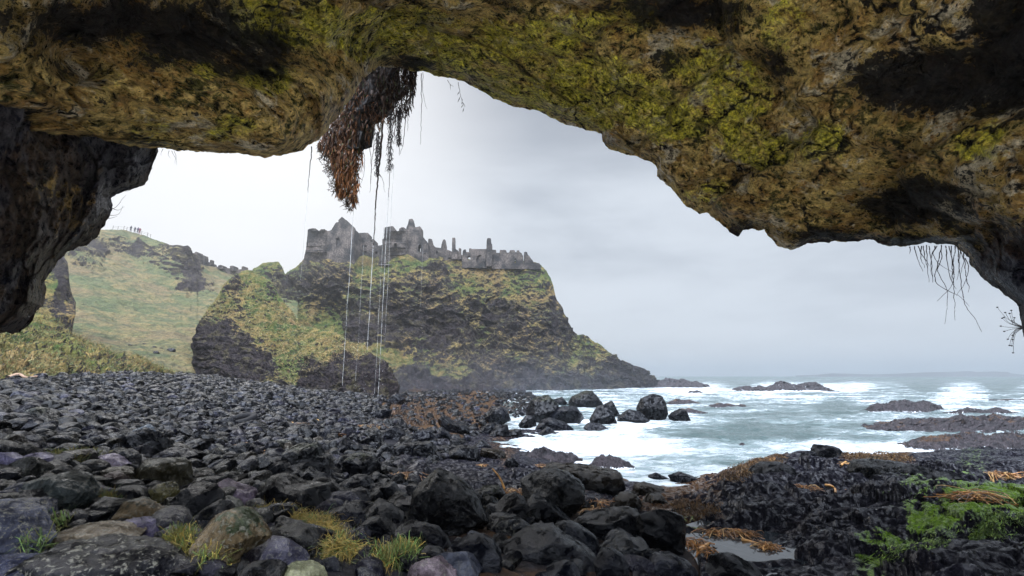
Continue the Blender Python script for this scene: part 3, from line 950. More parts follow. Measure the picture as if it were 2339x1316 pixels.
def make_pillar():
    nc, nr = 420, 220
    rim = resample(PILLAR, nc)
    q = np.stack([rim[:, 0] / 30, rim[:, 1] / 30, 0 * rim[:, 0]], 1)
    rim = rim + np.stack([fbm(q, 0.9, 5, 0.6, seed=11), fbm(q, 0.9, 5, 0.6, seed=12)], 1) * 11
    s = np.linspace(0, 1, nc)
    end = np.stack([-650 + 0 * s, 150 + 560 * s], 1)
    t = np.linspace(0, 1, nr) ** 1.3
    G = rim[None] * (1 - t[:, None, None]) + end[None] * t[:, None, None]
    px, py = G[..., 0].ravel(), G[..., 1].ravel()
    D = unit(px, py)
    ctrl = [(370, 320, 8.0), (340, 390, 7.9), (260, 450, 7.7), (240, 510, 7.6), (130, 600, 7.3), (100, 680, 7.0), (0, 764, 6.6), (-300, 800, 6.0), (200, 400, 6.9), (100, 450, 6.3), (100, 560, 6.5), (0, 400, 5.8), (0, 600, 5.9), (-200, 500, 5.2), (-600, 400, 4.8), (-600, 700, 5.0), (200, 300, 6.9), (60, 320, 6.2), (150, 500, 6.7), (60, 700, 6.5)]
    f = tps_fit([(a / 300, b / 300) for a, b, _ in ctrl], [c for _, _, c in ctrl], 1e-3)
    r = tps_eval(f, np.stack([px / 300, py / 300], 1))
    P = D * r[:, None]
    Q = np.stack([P[:, 0] * 0.8 + P[:, 2] * 0.6, P[:, 1], (P[:, 2] * 0.8 - P[:, 0] * 0.6) * 0.55], 1)
    lump = fbm(Q, 1.0, 5, 0.55, seed=21)
    ridge = fbm(Q, 2.1, 5, 0.58, True, seed=22)
    T = np.repeat(t, nc)
    ca, ta, ga = cells(P + 0.2 * np.stack([lump, ridge, lump], 1), 0.9, 4)
    cb, tb, gb = cells(P + 0.1 * np.stack([ridge, lump, ridge], 1), 2.6, 5)
    r = r - (0.35 + 0.65 * sstep(T, 0, 0.06)) * (0.36 * ca + 0.5 * ta + 0.12 * cb + 0.2 * tb - 0.06 * sstep(ga, 0.06, 0) + 0.60 * lump + 0.42 * ridge + 0.07 * fbm(P, 5, 4, 0.6)) + 0.3 * (1 - sstep(T, 0, 0.05))
    P = CAM + D * r[:, None]
    outs = []
    rr0 = np.linalg.norm(P[:nc] - CAM, axis=1)
    tt = [(0.012, 1.04), (0.03, 1.09), (0.07, 1.16), (0.15, 1.25), (0.3, 1.32), (0.7, 1.35)]
    for a, k in tt:
        g = rim * (1 - a) + end * a
        Do = unit(g[:, 0], g[:, 1])
        outs.append(CAM + Do * (rr0 * k * (1 + 0.05 * fbm(Do * 8, 0.9, 3, seed=31)))[:, None])
    V = np.vstack([np.vstack(outs[::-1]), P])
    n = nc * len(tt)
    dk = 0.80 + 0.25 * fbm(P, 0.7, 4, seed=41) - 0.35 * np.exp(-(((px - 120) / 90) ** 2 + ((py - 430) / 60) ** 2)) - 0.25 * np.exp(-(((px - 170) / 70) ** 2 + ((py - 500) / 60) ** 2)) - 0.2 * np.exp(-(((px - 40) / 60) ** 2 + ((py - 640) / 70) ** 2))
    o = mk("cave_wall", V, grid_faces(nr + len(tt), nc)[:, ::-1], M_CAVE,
           floats={"stain_shade": np.concatenate([np.zeros(n), 0.25 * fbm(P, 0.9, 4, seed=43) + 0.12]), "yellow": np.concatenate([np.zeros(n), -0.15 + 0 * px]), "dark_rock": np.concatenate([np.full(n, .8), dk])})
    tag(o, "dark wet hanging rock wall at the left of the cave mouth", kind="structure")


make_pillar()


# ------------------------------------------------------------------ hills and cliffs
def relief(name, top, base, ctrl, gmask, mat, x0, x1, nc, nr, amp, label, rough_scale=0.35, back=((3, -0.3), (15, -0.8), (30, -3), (34, -30)), gl=0.4, strata=0.0, gplus=0.0, ledge=0.0, lfreq=0.3, sink=4.0, edge_jit=2.0, seed=0, yscale=140.0, kind="structure"):
    px = np.linspace(x0, x1, nc)
    tp = lerp_line(top, px)
    q = np.stack([px / 16, 0 * px, 0 * px], 1)
    tp = tp + edge_jit * fbm(q, 0.8, 5, 0.6, seed=seed + 1) * 1.6
    bp = lerp_line(base, px)
    bp = np.maximum(bp, tp + 1.5)
    t = np.linspace(0, 1, nr)
    PY = bp[None] + (tp - bp)[None] * t[:, None]
    PX = np.repeat(px[None], nr, 0)
    fit = tps_fit([(a / yscale, b / yscale) for a, b, _ in ctrl], [math.log(c) for _, _, c in ctrl], 2e-3)
    Y = np.exp(tps_eval(fit, np.stack([PX.ravel() / yscale, PY.ravel() / yscale], 1)))
    P = at(PX.ravel(), PY.ravel(), Y)
    n = grid_normals(P, nr, nc)
    n *= -np.sign((n * (P - CAM)).sum(1))[:, None]
    g0 = shepard(gmask, PX.ravel(), PY.ravel(), 3.5)
    Q = P * np.array([1, 1, 1.0 + strata])
    rk = 0.9 * fbm(Q, rough_scale, 7, 0.62, True, seed=seed) + 0.7 * fbm(Q, rough_scale * 0.45, 4, 0.5, seed=seed + 2)
    gs = gl * (0.8 * fbm(P, rough_scale * 1.3, 5, 0.55, seed=seed + 3) + 0.5 * fbm(P, rough_scale * 4, 3, 0.5, seed=seed + 4))
    T = np.repeat(t, nc)
    fade = 1 - 0.75 * sstep(T, 0.93, 1.0)
    wgt = sstep(g0 + 0.35 * fbm(P, rough_scale, 3, seed=seed + 5), 0.35, 0.7)
    disp = amp * (rk * (1 - wgt) + gs * wgt - 0.15 * wgt) * fade
    if ledge:
        ca, ta, ga = cells(P * np.array([1, 1, .75]) + 0.6 * np.stack([rk, gs, rk], 1), 0.30 * rough_scale / 0.22, seed)
        cb, tb, gb = cells(P + 0.3 * np.stack([rk, gs, rk], 1), 0.85 * rough_scale / 0.22, seed + 1)
        disp = disp + ledge * (1 - 0.8 * wgt) * fade * (0.9 * ca + 1.1 * ta + 0.35 * cb + 0.5 * tb)
    if ledge:                                                   # layers of basalt standing out as ledges
        sz = (P[:, 2] + 0.10 * P[:, 0]) * lfreq + 1.3 * fbm(P, 0.10, 4, 0.55, seed=seed + 7)
        fr = sz - np.floor(sz)
        brk = sstep(fbm(P, 0.14, 4, 0.55, seed=seed + 9), -0.22, 0.12)
        disp = disp + ledge * (1 - 0.75 * wgt) * brk * fade * (sstep(fr, 0.0, 0.12) * (1 - fr) - 0.35)
        gul = fbm(P * np.array([1, 1, 0.25]), 0.085, 4, 0.55, True, seed=seed + 11)   # gullies running down
        disp = disp + ledge * 1.6 * gul * fade * (1 - 0.5 * wgt)
    P = P + n * disp[:, None]
    n = grid_normals(P, nr, nc)
    n *= -np.sign((n * (P - CAM)).sum(1))[:, None]
    g = 0.8 * g0 + 1.1 * (n[:, 2] - 0.42) * (0.4 + 0.6 * sstep(g0, -0.1, 0.3))
    g = g + gplus
    g = np.clip(g, -0.3, 1.2)
    rows = [P.reshape(nr, nc, 3)]
    gg = [g.reshape(nr, nc)]
    low = rows[0][0].copy()
    low[:, 2] -= sink
    low[:, 1] -= 0.3
    rows.insert(0, low[None])
    gg.insert(0, gg[0][:1] * 0)
    rim = rows[1][-1]
    dirn = rim - CAM
    dirn[:, 2] = 0
    dirn /= np.linalg.norm(dirn, axis=1)[:, None]
    for dy, dz in back:
        b = rim + dirn * dy
        b[:, 2] += dz
        rows.append(b[None])
        gg.append(gg[1][-1:])
    V = np.concatenate(rows, 0)
    G = np.concatenate(gg, 0)
    nr2 = V.shape[0]
    V = V.reshape(-1, 3)
    o = mk(name, V, grid_faces(nr2, nc), mat, floats={"grass": G.ravel()})
    tag(o, label, kind=kind)
    return P, n, g, PX.ravel(), PY.ravel()


HEAD = relief("headland",
    [(540, 700), (552, 668), (566, 640), (580, 612), (600, 602), (620, 598), (636, 597), (644, 608), (652, 628), (668, 616), (680, 608), (690, 596), (700, 587), (748, 589), (765, 600), (808, 601), (820, 584), (856, 580), (870, 592), (890, 594), (905, 584), (930, 580), (946, 588), (965, 600), (980, 592), (1010, 588), (1060, 589), (1085, 595), (1110, 595), (1150, 595),
     (1200, 595), (1225, 599), (1236, 604), (1248, 620), (1258, 634), (1266, 655), (1270, 680), (1282, 696), (1290, 712), (1300, 738), (1308, 758), (1320, 766), (1334, 764), (1343, 768), (1352, 778), (1372, 788), (1390, 804), (1410, 822), (1440, 831), (1465, 841), (1482, 854), (1497, 864), (1510, 870), (1524, 876), (1536, 884)],
    [(540, 868), (700, 888), (900, 893), (1100, 893), (1250, 893), (1330, 892), (1420, 888), (1480, 883), (1536, 886)],
    [(540, 850, 90), (700, 885, 88), (900, 893, 92), (1100, 893, 97), (1250, 893, 100), (1350, 891, 108), (1450, 887, 122), (1536, 884, 138),
     (600, 602, 118), (700, 587, 121), (800, 600, 117), (850, 580, 124), (905, 584, 117), (1000, 590, 120), (1100, 600, 120), (1235, 607, 122),
     (700, 700, 112), (760, 720, 115), (680, 760, 102), (760, 800, 104), (640, 660, 112), (720, 640, 113), (780, 650, 113), (830, 680, 113), (860, 640, 113), (900, 680, 108), (1000, 700, 110), (1100, 700, 112), (1200, 680, 113), (820, 740, 108), (900, 770, 106), (1000, 780, 107), (1100, 760, 110), (1200, 760, 108),
     (1140, 710, 114), (880, 800, 101), (950, 850, 97), (1050, 850, 100), (1000, 820, 101), (1180, 840, 103), (1260, 700, 114), (1290, 780, 111), (1300, 840, 107), (1330, 770, 118), (1400, 830, 118), (1480, 860, 132), (1270, 650, 119)],
    [(575, 640, .6), (620, 600, .6), (640, 650, .2), (700, 610, .25), (720, 640, .2), (780, 620, .35), (760, 660, .1), (660, 690, .2), (700, 660, .15), (700, 700, .9), (740, 720, 1), (780, 700, .8), (760, 760, 1), (680, 760, 1), (800, 670, .3), (830, 600, .9), (860, 600, .85), (840, 640, .75), (810, 700, .35), (900, 600, .8), (930, 600, .7), (950, 640, .4), (900, 660, .35),
     (1000, 620, .35), (1050, 620, .6), (1100, 620, .9), (1150, 630, .8), (1200, 620, .6), (1235, 640, .6), (1080, 660, .85), (1150, 660, .8), (1220, 680, .7), (1000, 670, .3), (960, 690, .2), (1080, 690, .5), (1250, 720, .25), (1270, 760, .1),
     (850, 690, .3), (820, 740, -.2), (880, 740, -.3), (950, 740, -.25), (1020, 730, -.2), (1140, 710, -.3), (1120, 740, -.2), (1180, 740, .1), (1230, 730, .2), (900, 780, -.3), (1000, 780, -.2), (1080, 780, .1), (1110, 760, .55), (1180, 800, .3), (1060, 800, .2), (840, 760, -.2),
     (860, 800, .8), (900, 805, 1), (930, 830, 1), (880, 840, 1), (1000, 845, .9), (1050, 850, .6), (960, 810, .3), (960, 860, -.2), (940, 855, -.1), (1100, 830, .2), (1180, 830, .35), (1150, 850, .1), (1250, 800, .15), (1290, 800, .5), (1300, 830, .55), (1280, 840, .3), (1340, 790, .55), (1370, 800, .6), (1330, 830, .3), (1400, 850, .0), (1450, 850, -.1), (1300, 870, -.3), (1200, 880, -.5), (1000, 880, -.6), (1100, 875, -.5), (900, 880, -.5), (1400, 880, -.5)],
    M_HILL, 540, 1536, 700, 340, 2.6, "tall grassy basalt headland carrying the ruined castle", rough_scale=0.22, gl=0.55, seed=50, ledge=0.95, lfreq=0.26, gplus=0.16, back=((4, 0.0), (14, -0.4), (30, -2), (45, -12), (50, -45)))

OUTC = relief("grassy_outcrop",
    [(441, 838), (445, 800), (452, 755), (462, 725), (475, 704), (490, 688), (504, 662), (510, 650), (522, 640), (540, 628), (552, 620), (563, 616), (580, 620), (600, 630), (616, 640), (628, 655), (638, 676), (652, 692), (664, 705), (676, 724), (688, 744), (705, 748), (725, 751), (745, 753), (762, 757), (780, 768), (795, 779), (812, 783), (832, 783), (837, 797), (850, 808), (866, 818), (880, 832), (892, 850), (902, 872), (908, 892), (910, 897)],
    [(441, 842), (470, 852), (500, 862), (600, 874), (700, 890), (800, 902), (870, 904), (910, 899)],
    [(441, 840, 54), (500, 862, 51), (600, 872, 49), (700, 890, 47), (800, 902, 44), (870, 903, 44), (908, 896, 47), (565, 616, 66), (510, 650, 62), (455, 740, 57), (470, 715, 58), (560, 745, 56), (600, 800, 52.5), (625, 850, 50), (520, 720, 59), (520, 800, 53.5), (480, 800, 54),
     (600, 680, 61), (640, 680, 64), (620, 740, 57), (680, 760, 57), (690, 745, 60), (760, 757, 57), (720, 800, 52.5), (650, 800, 53.5), (660, 850, 50), (800, 783, 53), (835, 785, 54), (760, 830, 49), (700, 840, 50), (850, 850, 46.5), (890, 860, 48), (780, 870, 45.5), (700, 870, 48)],
    [(455, 740, .3), (470, 705, .6), (500, 670, .8), (520, 645, .5), (560, 625, .9), (535, 640, .2), (600, 640, .8), (620, 650, .3), (560, 680, 1), (520, 700, 1), (600, 700, 1), (500, 720, .7), (560, 740, .9), (580, 760, .6), (620, 740, 1), (600, 780, .8), (640, 800, 1), (650, 840, .9), (660, 700, .9), (680, 760, 1), (720, 765, 1), (760, 770, 1), (700, 800, 1), (740, 810, .9),
     (780, 790, 1), (810, 795, .9), (832, 790, .9), (640, 880, .2), (670, 862, .9), (700, 850, .3), (620, 850, .1), (600, 830, -.2), (480, 760, -.3), (520, 760, -.4), (480, 820, -.5), (540, 820, -.4), (580, 820, -.3), (560, 860, -.4), (500, 850, -.4), (560, 780, -.1), (540, 750, .3), (850, 830, -.2), (880, 860, -.5), (800, 830, -.1), (780, 850, -.3), (760, 850, -.2),
     (720, 840, .1), (820, 880, -.5), (740, 880, -.5), (700, 880, -.3), (640, 860, .4), (800, 812, .35), (770, 830, .2), (860, 890, -.5)],
    M_OUT, 441, 910, 460, 300, 1.15, "grassy rock outcrop with a dark left face before the headland", rough_scale=0.5, gl=0.6, strata=0.8, seed=60, ledge=0.28, lfreq=0.9, sink=3.0, back=((2, -0.5), (6, -3), (9, -8), (11, -20)))

HILL = relief("hillside",
    [(-500, 430), (-100, 480), (100, 520), (200, 524), (250, 525), (290, 527), (330, 539), (370, 553), (396, 561), (412, 562), (428, 561), (434, 566), (438, 577), (450, 584), (452, 600), (470, 606), (500, 612), (530, 617), (556, 622), (580, 640), (620, 660), (680, 690)],
    [(-500, 850), (0, 840), (200, 846), (300, 850), (450, 853), (520, 864), (680, 880)],
    [(-500, 840, 30), (0, 840, 40), (200, 846, 44), (300, 850, 46), (450, 853, 53), (600, 870, 62), (680, 880, 70), (-400, 450, 85), (100, 520, 100), (250, 525, 112), (330, 539, 116), (430, 561, 112), (440, 580, 114), (500, 612, 125), (560, 622, 126), (680, 690, 110), (200, 590, 93), (300, 610, 100), (380, 620, 104), (420, 640, 103), (460, 660, 100), (520, 640, 118), (500, 660, 104),
     (200, 700, 68), (300, 700, 75), (400, 720, 77), (480, 700, 88), (150, 780, 52), (300, 780, 58), (420, 780, 62), (100, 650, 75), (0, 600, 80), (0, 750, 52)],
    [(250, 530, .4), (300, 540, .6), (350, 555, .5), (280, 560, .2), (230, 570, -.1), (310, 570, -.1), (330, 585, .35), (400, 570, .2), (360, 590, .2), (370, 575, .5), (430, 580, .0), (440, 620, -.2), (400, 620, .2), (420, 650, .1), (380, 600, .4), (455, 650, -.1), (240, 550, .35), (200, 560, .0), (200, 590, .4), (250, 590, .7), (300, 600, .75), (340, 620, .8), (480, 620, .85), (520, 625, .8), (500, 650, .7), (480, 655, .3), (530, 650, .8),
     (250, 650, 1.2), (350, 680, 1.2), (450, 690, 1.2), (300, 740, 1.2), (200, 700, 1.2), (400, 760, 1.2), (250, 800, 1.2), (400, 810, 1.1), (440, 840, 1.1), (170, 650, 1.1), (340, 640, .7), (380, 655, .6), (560, 680, 1), (0, 700, 1)],
    M_FIELD, -500, 680, 520, 260, 1.3, "pale green hillside rising to a cliff top behind the cove", rough_scale=0.16, gl=0.5, seed=70, ledge=0.7, lfreq=0.2, back=((6, 0.2), (20, 0), (60, -6), (70, -40)))

CLIFF = relief("side_cliff",
    [(-300, 480), (0, 540), (100, 590), (118, 596), (130, 588), (146, 586), (156, 602), (158, 640), (164, 668), (172, 690), (173, 712)],
    [(-300, 800), (0, 790), (60, 760), (100, 730), (130, 722), (173, 716)],
    [(-300, 790, 34), (0, 780, 38), (100, 730, 43), (173, 714, 46), (150, 590, 50), (100, 600, 50), (0, 550, 48), (130, 660, 47), (60, 650, 46), (165, 680, 48)],
    [(110, 620, .5), (120, 650, .6), (140, 620, -.3), (150, 650, -.4), (140, 690, -.3), (110, 690, .4), (160, 690, .3), (130, 712, .2), (105, 720, .4), (60, 650, .4), (0, 650, .3)],
    M_OUT, -300, 173, 200, 120, 0.7, "steep dark cliff end beside the hanging cave wall", rough_scale=0.4, gl=0.5, seed=80, back=((1, -0.4), (5, -2), (9, -8), (12, -30)))

BANK = relief("grass_bank",
    [(-400, 640), (0, 720), (60, 722), (90, 716), (104, 722), (125, 740), (150, 752), (176, 768), (200, 780), (235, 793), (262, 806), (285, 809), (310, 814), (335, 822), (356, 834), (375, 842), (392, 851)],
    [(-400, 884), (0, 866), (100, 862), (200, 857), (300, 853), (392, 853)],
    [(-400, 880, 14), (0, 864, 19), (100, 861, 22), (200, 856, 26), (300, 853, 31), (392, 852, 37), (-400, 660, 24), (0, 725, 31), (100, 720, 35), (200, 780, 36), (300, 813, 37), (356, 834, 38), (100, 800, 27), (0, 800, 24), (200, 820, 30)],
    [(0, 750, 1.2), (200, 800, 1.2), (100, 830, 1.2), (300, 835, 1.1), (150, 760, .6), (120, 748, .3), (190, 785, .4), (280, 830, .6), (200, 835, .6), (350, 845, 1.1), (50, 850, 1), (160, 815, .8), (0, 850, 1.1)],
    M_BANK, -400, 392, 300, 110, 0.55, "green and straw coloured tussocky grass bank above the stones", rough_scale=0.6, gl=2.3, seed=90, sink=1.5, edge_jit=4, back=((1, -0.3), (4, -1.5), (7, -3)))

# far island, low on the horizon
def far_island():
    prof = [(1800, 858), (1850, 856), (1880, 853), (1930, 854), (1960, 855), (2020, 854), (2080, 851), (2120, 850), (2160, 849), (2190, 847.5), (2205, 850), (2240, 848.5), (2275, 850), (2280, 853), (2310, 856), (2350, 858.5)]
    px = np.linspace(1800, 2350, 140)
    Yc = 1300.0
    tp = lerp_line(prof, px) + 0.5 * fbm(np.stack([px / 6, 0 * px, 0 * px], 1), 1, 4)
    rows = []
    for k, dy in [(0.0, -40), (0.55, -28), (0.9, -12), (1.0, 0), (0.9, 20), (0.0, 60)]:
        ztop = at(px, tp, Yc)
        x = at(px, 700, Yc + dy)[:, 0]
        rows.append(np.stack([x, np.full_like(px, Yc + dy), -3 + (np.maximum(ztop[:, 2], 0.5) + 3) * k], 1))
    o = mk("far_island", np.vstack(rows), grid_faces(6, len(px)), M_REEF, floats={"weed": np.zeros(6 * len(px)), "wash": np.zeros(6 * len(px))})
    tag(o, "faint low island on the horizon far out at sea", kind="structure")


far_island()

# ------------------------------------------------------------------ sea
FOAM = [(1130, 1015, .9), (1180, 1030, .95), (1250, 1005, 1), (1300, 1060, .9), (1450, 1035, .95), (1500, 1000, .75), (1600, 1000, .3), (1700, 980, .25), (1700, 1045, .55), (1600, 1075, .7), (1800, 1020, .5), (1900, 1012, .8), (1950, 960, .35), (1800, 960, .3), (1900, 930, .25), (1700, 930, .5), (1700, 903, .8),
        (1550, 893, 1), (1600, 885, .95), (1850, 905, .75), (2000, 908, .6), (2050, 890, .45), (2200, 905, .9), (2100, 960, .6), (2000, 1000, .8), (2050, 1015, .95), (2200, 1032, 1), (2339, 938, .7), (2100, 874, .12), (2300, 876, .1), (1700, 867, .1), (1400, 897, .75), (1300, 895, .6), (1600, 860.5, 0),
        (2339, 862, 0), (1900, 861, 0), (1580, 962, .7), (1650, 955, .5), (1900, 886, .9), (1950, 883, .9), (2339, 892, .5), (1520, 1060, .85), (1380, 1010, 1), (1480, 975, .9), (1560, 985, .6), (1750, 886, .9), (1450, 915, .6), (2250, 930, .7), (1620, 930, .45), (1550, 915, .6), (1700, 1010, .35), (1640, 1040, .5), (1800, 990, .35)]
CRESTS = [(1790, 881, 110, 3, .5), (1940, 885, 34, 4, .7), (1580, 881, 60, 4, .5), (2200, 905, 120, 3, .1), (1650, 893, 120, 3, .5)]


def make_sea():
    py = np.concatenate([np.arange(1260, 920, -1.15), np.arange(920, 861, -0.4), [860.5, 860.0, 859.5, 859.2, 858.95]])
    px = np.concatenate([np.linspace(560, 1080, 60, endpoint=False), np.linspace(1080, 2420, 760), np.linspace(2425, 3300, 70)])
    PX, PY = np.meshgrid(px, py)
    P = plevel(PX.ravel(), PY.ravel(), 0.0)
    PX, PY = PX.ravel(), PY.ravel()
    Y = P[:, 1]
    Q = np.stack([P[:, 0] * 0.55 + P[:, 1] * 0.15, P[:, 1], 0 * Y], 1)
    swell = fbm(Q, 0.10, 3, 0.5, seed=1) * 0.50 * sstep(Y, 14, 60)
    chop = fbm(Q, 0.55, 4, 0.55, True, seed=2) * 0.28 * sstep(Y, 9, 25) * (1 - sstep(Y, 250, 500))
    small = fbm(Q, 2.2, 3, 0.5, seed=3) * 0.055 * (1 - sstep(Y, 60, 120))
    bump = 0
    for cx, cy, sx, sy, h in CRESTS:
        bump = bump + h * np.exp(-(((PX - cx) / sx) ** 2 + ((PY - cy) / sy) ** 2)) * (0.55 + 0.9 * fbm(Q, 0.35, 4, 0.6, seed=6))
    P[:, 2] = (swell + chop) * (1 - sstep(Y, 600, 1200)) + small + bump - 0.06
    fo = shepard(FOAM, PX, PY, 4, s=2.2)
    fo = fo + 0.25 * (chop > 0.09) * sstep(Y, 20, 60) * 0.5 + 0.4 * np.clip(bump, 0, 1)
    g = ground(P[:, 0], P[:, 1])
    shore = sstep(g, -0.35, 0.05) * (Y < 130)
    fo = np.maximum(fo, 0.75 * shore)
    fo = fo - 0.25 * sstep(fo, 0.0, 0.3) * (fo < 0.3)
    fo = np.where(PY < 880, fo * sstep(PY, 863, 878) - 0.2 * sstep(PY, 872, 862), fo)
    o = mk("sea", P, grid_faces(len(py), len(px)), M_SEA, floats={"foam": fo, "far": sstep(Y, 100, 800)})
    tag(o, "grey green sea with white surf in the cove", kind="structure")


make_sea()
